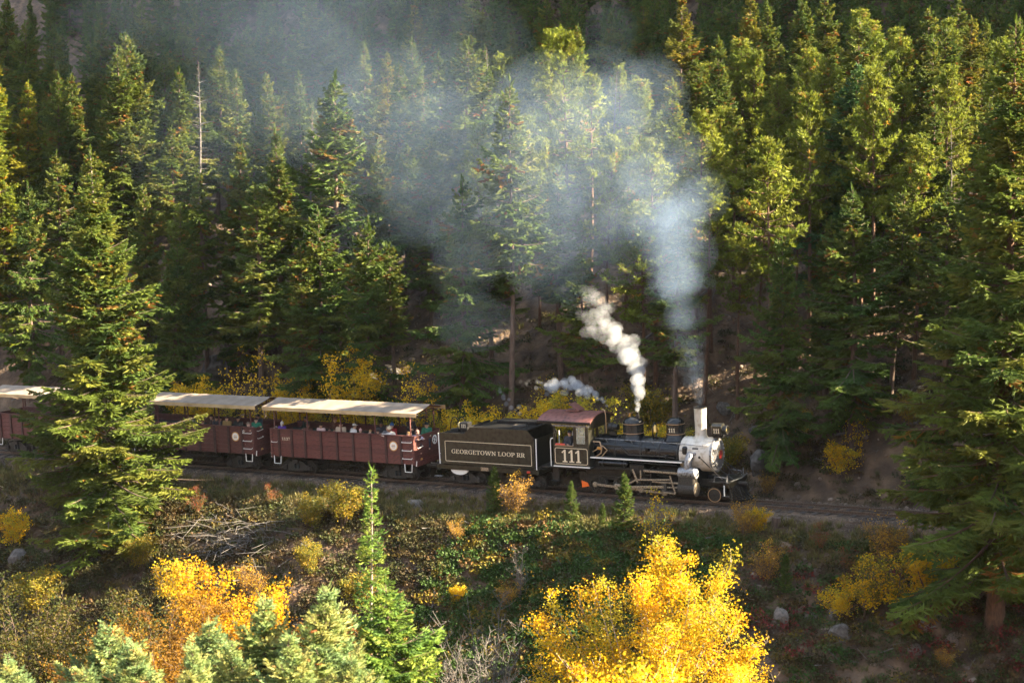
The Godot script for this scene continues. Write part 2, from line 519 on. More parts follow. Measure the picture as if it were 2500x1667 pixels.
func pine(d: Dictionary) -> Array:
	var r := RandomNumberGenerator.new()
	r.seed = d.seed
	var H: float = d.h
	var wood := Buf.new()
	var limbs := Buf.new()
	var cr := Buf.new()
	var tp := []
	var tr := []
	for i in 13:
		var t := i / 12.0
		tp.append(Vector3(0.12 * sin(t * 5 + d.seed) * t, H * t - 0.3 * (1 - t), 0.12 * cos(t * 4 + d.seed) * t))
		tr.append(maxf(d.tr * pow(1 - t, 0.8), 0.02))
	wood.tube(tp, tr, 8)
	var y: float = d.c0 * H
	var az := r.randf() * TAU
	while y < H * 0.98:
		var t: float = (y - d.c0 * H) / (H * (1 - d.c0))
		var reach: float = d.r * pow(1 - t, 0.6) * minf(1.0, 0.5 + 2.2 * t) + 0.18
		for k in d.nb:
			az += 2.4 + r.randfn(0, 0.4)
			if r.randf() < d.get("gap", 0.15):
				continue
			var L := reach * r.randf_range(0.5, 1.15)
			var pitch: float = lerpf(-0.15, 0.85, t) + r.randfn(0, 0.15)
			var p := trunk_at(tp, H, y + r.randf_range(-0.2, 0.2))
			var pts := [p]
			var rad := [0.015 + 0.014 * L]
			var dir := Vector3.ZERO
			for s in 5:
				var pi := pitch + 0.16 * (s - 1)
				var a2 := az + r.randfn(0, 0.12)
				dir = Vector3(cos(a2) * cos(pi), sin(pi), sin(a2) * cos(pi))
				p += dir * L / 5
				pts.append(p)
				rad.append((0.015 + 0.014 * L) * (1 - (s + 1) / 5.6))
			limbs.tube(pts, rad, 3, false)
			var base: Color = d.pal[r.randi() % d.pal.size()] * r.randf_range(0.75, 1.25)
			var rust: bool = r.randf() < d.get("rust", 0.05)
			var s1 := maxf(0.25 * L, 0.2)
			while s1 <= L + 0.05:
				var f := clampf(s1 / L * 5.0, 0, 4.999)
				var q: Vector3 = pts[int(f)].lerp(pts[int(f) + 1], f - int(f))
				for e in 3:
					var td := (dir * r.randf_range(0.2, 0.9) + Vector3(r.randfn(0, 0.6), r.randf_range(0.1, 0.9), r.randfn(0, 0.6))).normalized()
					var q2 := q + td * r.randf_range(0.05, 0.34)
					var col := base * r.randf_range(0.8, 1.3)
					if rust and r.randf() < 0.35:
						col = RUST[r.randi() % 3]
					tuft(cr, q2, td, d.w, col, r)
				s1 += d.ds * r.randf_range(0.7, 1.3)
		y += d.step * r.randf_range(0.7, 1.3) * (1.0 - 0.4 * t)
	return [wood.mesh(), limbs.mesh(), cr.mesh()]


func tuft(b: Buf, q: Vector3, td: Vector3, w: float, col: Color, r: RandomNumberGenerator) -> void:
	col.a = 1.0
	for k in 8:
		var nd := (td * 0.9 + Vector3(r.randfn(0, 0.65), r.randfn(0.1, 0.5), r.randfn(0, 0.65))).normalized()
		var side := nd.cross(Vector3(r.randfn(0, 1), r.randfn(0, 1), r.randfn(0, 1))).normalized() * w * 0.13
		b.kite(q, q + nd * w * r.randf_range(0.7, 1.2), side, Vector3.ZERO, col)


# a leafy shrub or small broadleaf tree: stems, side branches, twigs, leaves
func leafy(d: Dictionary) -> Array:
	var r := RandomNumberGenerator.new()
	r.seed = d.seed
	var wood := Buf.new()
	var lv := Buf.new()
	var H: float = d.h
	for s in d.stems:
		var az: float = TAU * s / d.stems + r.randfn(0, 0.4)
		var out: float = d.r * r.randf_range(0.25, 1.0)
		var sh: float = H * r.randf_range(0.6, 1.0) * (1.0 - 0.35 * pow(out / d.r, 2.0) if d.get("dome", true) else 1.0)
		var base: Vector3 = Vector3(cos(az), 0, sin(az)) * 0.12 * d.r * r.randf() + Vector3(0, -0.15, 0)
		var tip := Vector3(cos(az) * out, sh, sin(az) * out)
		if d.has("tips"):
			tip = d.tips[s % d.tips.size()] + Vector3(r.randfn(0, 0.25), r.randfn(0, 0.2), r.randfn(0, 0.25))
			out = Vector2(tip.x, tip.z).length()
			az = atan2(tip.z, tip.x)
		var mid: Vector3 = base.lerp(tip, 0.5) + Vector3(-cos(az), 0.5, -sin(az)) * out * 0.25
		var pts := []
		var rad := []
		for i in 9:
			var t := i / 8.0
			pts.append(base.lerp(mid, t).lerp(mid.lerp(tip, t), t) + Vector3(r.randfn(0, 0.02), 0, r.randfn(0, 0.02)) * H * 0.3)
			rad.append(maxf(d.tr * (1 - t * 0.9), 0.006))
		wood.tube(pts, rad, 5, false)
		for k in d.branches:
			var f := r.randf_range(d.get("from", 0.25), 1.0)
			var fi := minf(f * 8.0, 7.99)
			var q: Vector3 = pts[int(fi)].lerp(pts[int(fi) + 1], fi - int(fi))
			var ba := r.randf() * TAU
			var bl: float = d.bl * (1.15 - 0.7 * f) * r.randf_range(0.5, 1.2)
			var bd := (Vector3(cos(ba), r.randf_range(0.15, 1.1), sin(ba))).normalized()
			var e1 := q + bd * bl * 0.5
			var e2 := e1 + (bd + Vector3(0, 0.35, 0)).normalized() * bl * 0.5
			wood.tube([q, e1, e2], [maxf(d.tr * 0.4 * (1 - f * 0.6), 0.006), 0.006, 0.003], 3, false)
			if r.randf() < d.get("bare", 0.0):
				for w in 4:
					var g := q.lerp(e2, r.randf())
					wood.tube([g, g + Vector3(r.randfn(0, 0.6), r.randf(), r.randfn(0, 0.6)).normalized() * bl * 0.4], [0.006, 0.003], 3, false)
				continue
			var tone: Color = d.pal[r.randi() % d.pal.size()] * r.randf_range(0.75, 1.2)
			for w in d.leaves:
				var lp: Vector3 = q.lerp(e2, r.randf_range(0.2, 1.05)) + Vector3(r.randfn(0, 1), r.randfn(0, 0.8), r.randfn(0, 1)) * d.get("fuzz", 0.10) * (0.6 + bl)
				leaf(lv, lp, d.leaf * r.randf_range(0.6, 1.3), tone * r.randf_range(0.8, 1.2), r)
	return [wood.mesh(), lv.mesh()]


func leaf(b: Buf, p: Vector3, s: float, col: Color, r: RandomNumberGenerator) -> void:
	col.a = 1.0
	var d := Vector3(r.randfn(0, 1), r.randfn(-0.3, 0.7), r.randfn(0, 1)).normalized()
	var side := d.cross(Vector3(r.randfn(0, 1), r.randfn(0, 1), r.randfn(0, 1))).normalized() * s * 0.38
	b.kite(p, p + d * s, side, Vector3(0, -0.1 * s, 0), col)


func rock_mesh(seed_: int, flat := 0.7) -> ArrayMesh:
	var r := RandomNumberGenerator.new()
	r.seed = seed_
	var cuts := []
	for i in 11:
		var m := Vector3(r.randfn(0, 1), r.randfn(0, 1) * flat + 0.15, r.randfn(0, 1)).normalized()
		cuts.append([m, r.randf_range(0.48, 0.86)])
	var n := noise(1.3, seed_, 3)
	var st := SurfaceTool.new()
	st.begin(Mesh.PRIMITIVE_TRIANGLES)
	var la := 14
	var lo := 20
	for i in la + 1:
		for k in lo + 1:
			var a := PI * i / la
			var w := TAU * (k % lo) / lo
			var d := Vector3(sin(a) * cos(w), cos(a), sin(a) * sin(w))
			var s := 1.0
			for cpl in cuts:
				var f: float = d.dot(cpl[0])
				if f > 0.01:
					s = minf(s, cpl[1] / f)
			s *= 1.0 + 0.10 * n.get_noise_3dv(d * 1.2)
			st.set_smooth_group(-1)
			st.add_vertex(d * s * Vector3(1, flat, 1))
	for i in la:
		for k in lo:
			var a := i * (lo + 1) + k
			for t in [a, a + lo + 1, a + 1, a + 1, a + lo + 1, a + lo + 2]:
				st.add_index(t)
	st.deindex()
	st.generate_normals()
	return st.commit()


func tree_of(p: Array, called: String, label: String, category: String, x: Transform3D, wood: Material, leaves: Material, group := "") -> Node3D:
	var t := thing(called, label, category, x, group)
	piece(p[0], "trunk", wood, t)
	if p.size() > 2:
		piece(p[1], "branches", M.bark if wood == M.pale_bark else wood, t).set_meta("kind", "stuff")
	piece(p[-1], "crown", leaves, t)
	return t


func shrub_of(p: Array, called: String, label: String, x: Transform3D, wood: Material, leaves: Material, group := "") -> Node3D:
	var t := thing(called, label, "shrub", x, group)
	piece(p[0], "stems", wood, t).set_meta("kind", "stuff")
	piece(p[1], "foliage", leaves, t).set_meta("kind", "stuff")
	return t


func stand(u: float, q: float, scale := 1.0, yaw := 0.0, sink := 0.0) -> Transform3D:
	return Transform3D(Basis(Vector3.UP, yaw).scaled(Vector3.ONE * scale), at_uq(u, q) - Vector3(0, sink, 0))


# ---------- the train: x forward, y up from the rail head, z towards the viewer's side ----------
func on_track(u: float) -> Transform3D:
	var t := (TH + Vector3(0, GRADE, 0)).normalized()
	return Transform3D(Basis(t, LAT.cross(t), LAT), O + Vector3(TH.x * u, GRADE * u, TH.z * u))


func ring_border(w: float, h: float, cr: float, line: float, depth: float) -> Buf:
	# a rounded rectangular painted line, as a thin raised band in the x-y plane
	var b := Buf.new()
	var inn := []
	var out := []
	for c in 4:
		var cx := (w / 2 - cr) * (1 if c in [0, 3] else -1)
		var cy := (h / 2 - cr) * (1 if c < 2 else -1)
		for k in 5:
			var a := PI / 2 * (c + k / 4.0)
			out.append(Vector3(cx + cos(a) * cr, cy + sin(a) * cr, 0))
			inn.append(Vector3(cx + cos(a) * (cr - line), cy + sin(a) * (cr - line), 0))
	var z := Vector3(0, 0, depth)
	for i in out.size():
		var j := (i + 1) % out.size()
		b.quad(out[i] + z, out[j] + z, inn[j] + z, inn[i] + z, Vector3.BACK)
		var e: Vector3 = (out[j] - out[i]).normalized()
		b.quad(out[i], out[j], out[j] + z, out[i] + z, Vector3(e.y, -e.x, 0))
		b.quad(inn[i], inn[j], inn[j] + z, inn[i] + z, Vector3(-e.y, e.x, 0))
	return b


func wheel(called: String, at: Vector3, r: float, parent: Node3D, spokes := 0, weight := 0.0) -> void:
	var s := signf(at.z)
	var ax := Vector3(0, 0, s)
	var w := plathe(called, [Vector2(-0.11, r * 0.86), Vector2(-0.11, r + 0.025), Vector2(-0.085, r + 0.025), Vector2(-0.07, r), Vector2(0.03, r - 0.005), Vector2(0.03, r * 0.86), Vector2(-0.11, r * 0.86)], at, ax, M.grimy, parent, 28)
	var b := Buf.new()
	if spokes:
		for k in spokes:
			var a := TAU * k / spokes
			b.bar(at + Vector3(cos(a), sin(a), 0) * r * 0.15 - ax * 0.03, at + Vector3(cos(a), sin(a), 0) * r * 0.88 - ax * 0.03, 0.05, 0.045, ax)
		part(b, "spokes", M.grimy, w)
		if weight != 0.0:
			var poly := PackedVector2Array()
			for k in 11:
				var a := PI * 0.28 + PI * 0.44 * k / 10.0 + weight
				poly.append(Vector2(cos(a), sin(a)) * r * 0.90)
			b = Buf.new()
			b.prism(poly, -0.03, 0.03, Transform3D(Basis(), at - ax * 0.02))
			part(b, "counterweight", M.grimy, w)
	else:
		plathe("disc", [Vector2(-0.06, 0), Vector2(-0.06, r * 0.88), Vector2(-0.02, r * 0.88), Vector2(0.0, r * 0.5), Vector2(0.02, r * 0.25), Vector2(0.02, 0)], at, ax, M.grimy, w, 24)
	plathe("hub", [Vector2(-0.1, 0), Vector2(-0.1, r * 0.2), Vector2(0.045, r * 0.2), Vector2(0.05, r * 0.12), Vector2(0.05, 0)], at, ax, M.black_iron, w, 16)


func locomotive() -> void:
	var t := thing("steam_locomotive", "black steam engine with white smokebox and chimney and a red cab roof", "locomotive", on_track(0))
	# boiler
	plathe("boiler", [Vector2(0, 0.0), Vector2(0, 0.68), Vector2(0.02, 0.70), Vector2(2.4, 0.70), Vector2(4.4, 0.66), Vector2(4.42, 0.60), Vector2(4.42, 0)], Vector3(-5.69, 2.10, 0), Vector3.RIGHT, M.boiler_paint, t, 48)
	for x in [-4.62, -3.3, -2.35, -1.45]:
		plathe("boiler_band", [Vector2(0, 0.60), Vector2(0, 0.712 if x < -3.2 else 0.69), Vector2(0.07, 0.712 if x < -3.2 else 0.69), Vector2(0.07, 0.6)], Vector3(x, 2.10, 0), Vector3.RIGHT, M.black_iron, t, 48)
	pbox("firebox", Vector3(-5.0, 1.35, 0), Vector3(2.4, 0.9, 1.25), M.black_iron, t, 0.05)
	pbox("frame_stretcher", Vector3(-2.9, 1.28, 0), Vector3(3.2, 0.5, 0.9), M.black_iron, t, 0.03)
	pbox("ash_pan", Vector3(-5.9, 0.62, 0), Vector3(1.5, 0.35, 0.8), M.grimy, t, 0.03)
	var of := Buf.new()
	of.prism(PackedVector2Array([Vector2(-6.42, 0.62), Vector2(-6.40, 0.28), Vector2(-6.02, 0.36), Vector2(-6.1, 0.52)]), 0.62, 0.66)
	part(of, "ash_pan_flap", M.orange_paint, t)
	# smokebox
	var sb := plathe("smokebox", [Vector2(0, 0.6), Vector2(0, 0.77), Vector2(0.02, 0.79), Vector2(1.52, 0.79), Vector2(1.54, 0.765), Vector2(1.54, 0.6)], Vector3(-1.27, 2.10, 0), Vector3.RIGHT, M.silver, t, 48)
	plathe("smokebox_ring", [Vector2(0, 0.6), Vector2(0, 0.80), Vector2(0.11, 0.80), Vector2(0.12, 0.775), Vector2(0.12, 0.52)], Vector3(0.24, 2.10, 0), Vector3.RIGHT, M.grey_steel, sb, 48)
	var dr := plathe("smokebox_door", [Vector2(0.0, 0.62), Vector2(0.03, 0.60), Vector2(0.07, 0.50), Vector2(0.12, 0.30), Vector2(0.14, 0.0)], Vector3(0.35, 2.10, 0), Vector3.RIGHT, M.grey_steel, t, 40)
	plathe("number_plate", [Vector2(0.0, 0.21), Vector2(0.035, 0.21), Vector2(0.04, 0.19), Vector2(0.04, 0)], Vector3(0.46, 2.12, 0), Vector3.RIGHT, M.red_enamel, dr, 24)
	plathe("plate_rim", [Vector2(0.0, 0.19), Vector2(0.045, 0.20), Vector2(0.045, 0.225), Vector2(0.0, 0.225)], Vector3(0.46, 2.12, 0), Vector3.RIGHT, M.brass, dr, 24)
	for k in 22:
		var a := TAU * k / 22
		plathe("bolt", [Vector2(0, 0.032), Vector2(0.05, 0.032), Vector2(0.055, 0)], Vector3(0.355, 2.10 + sin(a) * 0.70, cos(a) * 0.70), Vector3.RIGHT, M.silver, sb, 6)
	for y in [-0.32, 0.32]:
		pbox("door_hinge", Vector3(0.42, 2.1 + y, 0.34), Vector3(0.05, 0.06, 0.5), M.grey_steel, dr)
	var st := plathe("chimney", [Vector2(-0.12, 0.50), Vector2(-0.04, 0.40), Vector2(0.05, 0.31), Vector2(0.14, 0.272), Vector2(0.3, 0.262), Vector2(1.32, 0.292), Vector2(1.38, 0.30), Vector2(1.40, 0.28), Vector2(1.40, 0.24), Vector2(0.9, 0.22)], Vector3(-0.46, 2.86, 0), Vector3.UP, M.chimney_paint, t, 32)
	plathe("chimney_lip", [Vector2(0, 0.285), Vector2(0.015, 0.305), Vector2(0.05, 0.305), Vector2(0.06, 0.28), Vector2(0.06, 0.23), Vector2(-0.3, 0.22)], Vector3(-0.46, 4.245, 0), Vector3.UP, M.black_iron, st, 32)
	# fittings on the smokebox side
	var sh := Buf.new()
	sh.box(Vector3(-0.98, 2.36, 0.72), Vector3(0.24, 0.40, 0.24), 0.07)
	part(sh, "valve_cover", M.black_iron, t)
	plathe("round_cover", [Vector2(0, 0.085), Vector2(0.02, 0.085), Vector2(0.03, 0.06), Vector2(0.03, 0)], Vector3(-0.48, 2.23, 0.772), Vector3(0, 0.12, 1), M.grey_steel, t, 20)
	pbox("maker_plate", Vector3(-0.47, 2.47, 0.70), Vector3(0.30, 0.07, 0.02), M.black_iron, t, 0.004, Basis(Vector3.RIGHT, -0.5))
	var sp := Buf.new()
	sp.tube([Vector3(-0.72, 2.22, 0.62), Vector3(-0.70, 2.10, 0.84), Vector3(-0.74, 1.88, 0.95), Vector3(-0.77, 1.5, 0.98)], [0.17, 0.19, 0.19, 0.19], 18)
	part(sp, "steam_pipe", M.grey_steel, t)
	plathe("steam_pipe_collar", [Vector2(0, 0.26), Vector2(0.04, 0.24), Vector2(0.04, 0.17)], Vector3(-0.73, 2.2, 0.72), Vector3(0, 0.1, 1), M.silver, t, 24)
	for s in [1.0, -1.0]:
		prod("brace_rod", [Vector3(-0.22, 2.08, 0.78 * s), Vector3(0.86, 1.06, 0.70 * s)], 0.024, M.grimy, t)
		prod("front_stay", [Vector3(0.36, 1.75, 0.55 * s), Vector3(1.32, 1.12, 0.62 * s)], 0.02, M.black_iron, t)
		if s > 0:
			plathe("brace_eye", [Vector2(0, 0.0), Vector2(0.0, 0.075), Vector2(0.04, 0.06), Vector2(0.05, 0)], Vector3(-0.24, 2.09, 0.76), Vector3(0, 0, 1), M.grimy, t, 14)
	pbox("saddle", Vector3(-0.75, 1.20, 0), Vector3(0.85, 0.75, 1.2), M.black_iron, t, 0.05)
	# headlight
	pbox("headlight_bracket", Vector3(0.42, 2.96, 0), Vector3(0.42, 0.12, 0.34), M.black_iron, t)
	var hl := Buf.new()
	hl.box(Vector3(0.40, 3.28, 0), Vector3(0.50, 0.42, 0.46), 0.03)
	hl.prism(PackedVector2Array([Vector2(-0.21, 0), Vector2(0.21, 0), Vector2(0.13, 0.09), Vector2(-0.13, 0.09)]), -0.24, 0.24, Transform3D(Basis(Vector3.UP, PI / 2), Vector3(0.40, 3.475, 0)))
	var hb := part(hl, "headlight", M.dark_green, t)
	plathe("lens_hood", [Vector2(0, 0.20), Vector2(0.22, 0.215), Vector2(0.23, 0.19), Vector2(0.12, 0.185)], Vector3(0.645, 3.28, 0), Vector3.RIGHT, M.black_iron, hb, 24)
	plathe("lens", [Vector2(0.0, 0.185), Vector2(0.03, 0.12), Vector2(0.045, 0)], Vector3(0.74, 3.28, 0), Vector3.RIGHT, M.lens, hb, 24)
	words("111", 0.21, 0.30, Transform3D(Basis(), Vector3(0.40, 3.25, 0.234)), M.cream, hb)
	words("111", 0.21, 0.30, Transform3D(Basis(Vector3.UP, PI), Vector3(0.40, 3.25, -0.234)), M.cream, hb)
	# domes and bell
	var sd := plathe("sand_dome", [Vector2(-0.12, 0.56), Vector2(-0.02, 0.50), Vector2(0.10, 0.44), Vector2(0.14, 0.425), Vector2(0.66, 0.425), Vector2(0.72, 0.42), Vector2(0.82, 0.36), Vector2(0.90, 0.25), Vector2(0.93, 0.12), Vector2(0.94, 0)], Vector3(-1.74, 2.82, 0), Vector3.UP, M.boiler_paint, t, 36)
	for y in [2.99, 3.46]:
		plathe("dome_band", [Vector2(0, 0.40), Vector2(0, 0.437), Vector2(0.03, 0.437), Vector2(0.03, 0.40)], Vector3(-1.74, y, 0), Vector3.UP, M.copper_pipe, sd, 36)
	words("111", 0.20, 0.32, Transform3D(Basis(Vector3.UP, 0.06), Vector3(-1.74, 3.21, 0.425)), M.cream, sd)
	var dm := plathe("steam_dome", [Vector2(-0.14, 0.58), Vector2(-0.02, 0.53), Vector2(0.06, 0.50), Vector2(0.60, 0.49), Vector2(0.68, 0.48), Vector2(0.80, 0.40), Vector2(0.88, 0.27), Vector2(0.91, 0.13), Vector2(0.92, 0)], Vector3(-3.9, 2.80, 0), Vector3.UP, M.boiler_paint, t, 36)
	for y in [2.94, 3.38]:
		plathe("dome_band", [Vector2(0, 0.45), Vector2(0, 0.512), Vector2(0.03, 0.512), Vector2(0.03, 0.45)], Vector3(-3.9, y, 0), Vector3.UP, M.copper_pipe, dm, 36)
	plathe("safety_valve", [Vector2(0, 0.09), Vector2(0.12, 0.09), Vector2(0.13, 0.06), Vector2(0.28, 0.06), Vector2(0.28, 0)], Vector3(-3.62, 3.66, 0.06), Vector3.UP, M.black_iron, dm, 14)
	plathe("valve_stem", [Vector2(0, 0.05), Vector2(0.16, 0.05), Vector2(0.16, 0)], Vector3(-4.1, 3.68, -0.1), Vector3.UP, M.brass, dm, 12)
	var bl := plathe("bell", [Vector2(-0.02, 0.19), Vector2(0.0, 0.19), Vector2(0.06, 0.155), Vector2(0.18, 0.12), Vector2(0.26, 0.10), Vector2(0.30, 0.05), Vector2(0.31, 0)], Vector3(-2.80, 3.06, 0), Vector3.UP, M.brass, t, 24)
	for s in [1.0, -1.0]:
		var yk := Buf.new()
		yk.tube([Vector3(-2.80, 2.74, 0.12 * s), Vector3(-2.80, 2.95, 0.23 * s), Vector3(-2.80, 3.30, 0.21 * s), Vector3(-2.80, 3.44, 0.02 * s)], [0.045, 0.035, 0.03, 0.03], 8)
		part(yk, "yoke", M.black_iron, bl)
	# generator by the cab and its pipe
	var ge := plathe("generator", [Vector2(0, 0), Vector2(0, 0.14), Vector2(0.06, 0.20), Vector2(0.22, 0.20), Vector2(0.26, 0.15), Vector2(0.52, 0.15), Vector2(0.54, 0.10), Vector2(0.54, 0)], Vector3(-5.15, 3.18, 0.12), Vector3.RIGHT, M.black_iron, t, 20)
	pbox("generator_foot", Vector3(-4.9, 2.9, 0.12), Vector3(0.3, 0.2, 0.2), M.black_iron, ge)
	prod("exhaust_pipe", [Vector3(-5.18, 2.9, 0.3), Vector3(-5.18, 3.75, 0.3), Vector3(-5.24, 4.0, 0.3), Vector3(-5.36, 4.06, 0.3)], 0.025, M.copper_pipe, ge)
	# handrail and boiler pipes
	var hr := prod("handrail", [Vector3(-5.65, 2.70, 0.62), Vector3(-1.3, 2.66, 0.70), Vector3(0.15, 2.60, 0.70)], 0.018, M.grey_steel, t)
	for x in [-5.0, -3.7, -2.6, -1.2, -0.1]:
		prod("handrail_post", [Vector3(x, 2.52, 0.58), Vector3(x - 0.02, 2.68, 0.70)], 0.018, M.grey_steel, hr)
	prod("boiler_pipe", [Vector3(-5.6, 2.40, 0.74), Vector3(-4.25, 2.38, 0.74), Vector3(-3.85, 2.02, 0.76), Vector3(-2.2, 2.02, 0.75), Vector3(-1.5, 1.98, 0.76)], 0.032, M.grimy, t)
	prod("reach_rod", [Vector3(-5.6, 2.45, 0.80), Vector3(-3.2, 2.40, 0.80), Vector3(-1.0, 2.36, 0.80)], 0.016, M.black_iron, t)
	for x in [-2.9, -1.9]:
		pbox("check_valve", Vector3(x, 2.32 if x < -2 else 2.04, 0.76), Vector3(0.14, 0.16, 0.14), M.black_iron, t, 0.03)
	prod("injector_pipe", [Vector3(-5.6, 2.58, 0.9), Vector3(-5.25, 2.58, 0.9), Vector3(-5.15, 2.30, 0.92), Vector3(-5.2, 2.05, 0.9), Vector3(-5.5, 1.85, 0.9)], 0.035, M.copper_pipe, t)
	prod("injector_pipe", [Vector3(-5.62, 2.1, 0.95), Vector3(-5.1, 2.4, 0.9), Vector3(-4.9, 2.2, 0.85), Vector3(-5.25, 1.8, 0.9)], 0.028, M.copper_pipe, t)
	pbox("injector", Vector3(-5.30, 2.28, 0.88), Vector3(0.22, 0.14, 0.14), M.brass, t, 0.03)
	# running board
	for s in [1.0, -1.0]:
		var rb := pbox("running_board", Vector3(-3.32, 1.86, 0.90 * s), Vector3(4.7, 0.04, 0.44), M.black_iron, t, 0.008)
		pbox("board_edge", Vector3(-3.32, 1.865, 1.124 * s), Vector3(4.7, 0.062, 0.012), M.white_paint, rb, 0.003)
		plathe("air_tank", [Vector2(0, 0), Vector2(0.02, 0.12), Vector2(0.05, 0.155), Vector2(1.5, 0.155), Vector2(1.53, 0.12), Vector2(1.55, 0)], Vector3(-5.3, 1.60, 0.94 * s), Vector3.RIGHT, M.boiler_paint, t, 20)
		for x in [-5.1, -4.0]:
			plathe("tank_strap", [Vector2(0, 0.14), Vector2(0, 0.165), Vector2(0.06, 0.165), Vector2(0.06, 0.14)], Vector3(x, 1.60, 0.94 * s), Vector3.RIGHT, M.black_iron, t, 20)
		prod("under_board_pipe", [Vector3(-5.5, 1.34, 1.0 * s), Vector3(-3.6, 1.40, 1.0 * s), Vector3(-1.4, 1.44, 0.98 * s)], 0.03, M.black_iron, t)
		prod("under_board_pipe", [Vector3(-3.6, 1.72, 0.98 * s), Vector3(-1.3, 1.70, 0.98 * s)], 0.035, M.black_iron, t)
		# frame, cylinders, motion
		pbox("frame", Vector3(-2.9, 0.86, 0.42 * s), Vector3(7.4, 0.34, 0.08), M.black_iron, t)
		var cy := plathe("valve_chest", [Vector2(0, 0), Vector2(0, 0.24), Vector2(0.02, 0.265), Vector2(0.80, 0.265), Vector2(0.82, 0.24), Vector2(0.82, 0)], Vector3(-1.17, 1.37, 1.0 * s), Vector3.RIGHT, M.grey_steel, t, 28)
		pbox("cylinder_block", Vector3(-0.76, 0.98, 0.98 * s), Vector3(0.80, 0.60, 0.50), M.grimy, t, 0.06)
		plathe("valve_head", [Vector2(0, 0.23), Vector2(0.05, 0.23), Vector2(0.08, 0.18), Vector2(0.12, 0.10), Vector2(0.12, 0)], Vector3(-0.35, 1.37, 1.0 * s), Vector3.RIGHT, M.white_paint, cy, 24)
		plathe("cylinder", [Vector2(0, 0), Vector2(0, 0.31), Vector2(0.82, 0.31), Vector2(0.82, 0)], Vector3(-1.17, 0.64, 1.0 * s), Vector3.RIGHT, M.grimy, t, 28)
		plathe("cylinder_head", [Vector2(0, 0.33), Vector2(0.04, 0.33), Vector2(0.08, 0.26), Vector2(0.10, 0.10), Vector2(0.10, 0)], Vector3(-0.35, 0.64, 1.0 * s), Vector3.RIGHT, M.rod_steel, t, 28)
		for x in [-0.95, -0.72, -0.5]:
			plathe("chest_bolt", [Vector2(0, 0.035), Vector2(0.03, 0.035), Vector2(0.03, 0)], Vector3(x, 1.30, 1.256 * s), Vector3(0, 0, s), M.black_iron, cy, 8)
		prod("piston_rod", [Vector3(-1.15, 0.66, 1.0 * s), Vector3(-1.85, 0.64, 1.0 * s)], 0.035, M.rod_steel, t)
		pbox("crosshead_guide", Vector3(-1.85, 0.86, 1.0 * s), Vector3(1.4, 0.07, 0.10), M.rod_steel, t)
		pbox("crosshead_guide", Vector3(-1.85, 0.46, 1.0 * s), Vector3(1.4, 0.06, 0.10), M.grimy, t)
		pbox("crosshead", Vector3(-1.95, 0.66, 1.0 * s), Vector3(0.30, 0.34, 0.14), M.grimy, t, 0.02)
		var mr := Buf.new()
		mr.bar(Vector3(-1.95, 0.66, 1.06 * s), Vector3(-4.33, 0.50, 1.06 * s), 0.12, 0.05, Vector3.UP, 0.01)
		var mn := part(mr, "main_rod", M.rod_steel, t)
		pbox("rod_end", Vector3(-4.33, 0.52, 1.06 * s), Vector3(0.30, 0.26, 0.09), M.rod_steel, mn, 0.03)
		var sr := Buf.new()
		sr.bar(Vector3(-5.62, 0.54, 0.93 * s), Vector3(-1.9, 0.34, 0.93 * s), 0.11, 0.05, Vector3.UP, 0.01)
		var sn := part(sr, "side_rod", M.rod_steel, t)
		for x in [-5.55, -4.33, -3.14, -1.95]:
			plathe("rod_boss", [Vector2(-0.05, 0), Vector2(-0.05, 0.12), Vector2(0.05, 0.12), Vector2(0.07, 0.07), Vector2(0.07, 0)], Vector3(x, 0.54 - (x + 5.55) * 0.054, 0.95 * s), Vector3(0, 0, s), M.rod_steel, sn, 16)
		# valve gear
		var vg := Buf.new()
		vg.bar(Vector3(-1.62, 1.22, 1.08 * s), Vector3(-1.36, 0.36, 1.08 * s), 0.07, 0.035, Vector3.RIGHT)
		part(vg, "combination_lever", M.rod_steel, t)
		for e in [[Vector3(-1.22, 1.34, 1.06 * s), Vector3(-2.95, 1.36, 1.06 * s), 0.09], [Vector3(-1.62, 1.02, 1.1 * s), Vector3(-3.35, 0.92, 1.1 * s), 0.07], [Vector3(-3.35, 0.92, 1.12 * s), Vector3(-4.3, 0.38, 1.12 * s), 0.08], [Vector3(-1.36, 0.38, 1.1 * s), Vector3(-1.95, 0.42, 1.1 * s), 0.06], [Vector3(-3.5, 1.42, 1.1 * s), Vector3(-3.25, 0.78, 1.1 * s), 0.09], [Vector3(-3.1, 1.38, 1.08 * s), Vector3(-3.1, 0.98, 1.08 * s), 0.06]]:
			var g := Buf.new()
			g.bar(e[0], e[1], e[2], 0.04, Vector3.UP if absf(e[0].y - e[1].y) < 0.3 else Vector3.RIGHT, 0.008)
			part(g, "valve_rod", M.rod_steel, t)
		pbox("link_bracket", Vector3(-3.3, 1.42, 0.96 * s), Vector3(0.7, 0.40, 0.12), M.black_iron, t, 0.02)
		pbox("guide_yoke", Vector3(-2.6, 1.05, 0.8 * s), Vector3(0.10, 0.9, 0.5), M.black_iron, t, 0.02)
		var i := 0
		for x in [-5.55, -4.33, -3.14, -1.95]:
			wheel("driving_wheel", Vector3(x, 0.46, 0.60 * s), 0.46, t, 12, 0.5 * (1 + i))
			i += 1
		wheel("leading_wheel", Vector3(0.38, 0.335, 0.58 * s), 0.335, t)
		plathe("tyre_edge", [Vector2(0, 0.29), Vector2(0, 0.33), Vector2(0.012, 0.33), Vector2(0.012, 0.29)], Vector3(0.38, 0.335, 0.615 * s), Vector3(0, 0, s), M.copper_pipe, t, 28)
		pbox("brake_hanger", Vector3(-2.55, 0.5, 0.62 * s), Vector3(0.1, 0.6, 0.1), M.grimy, t)
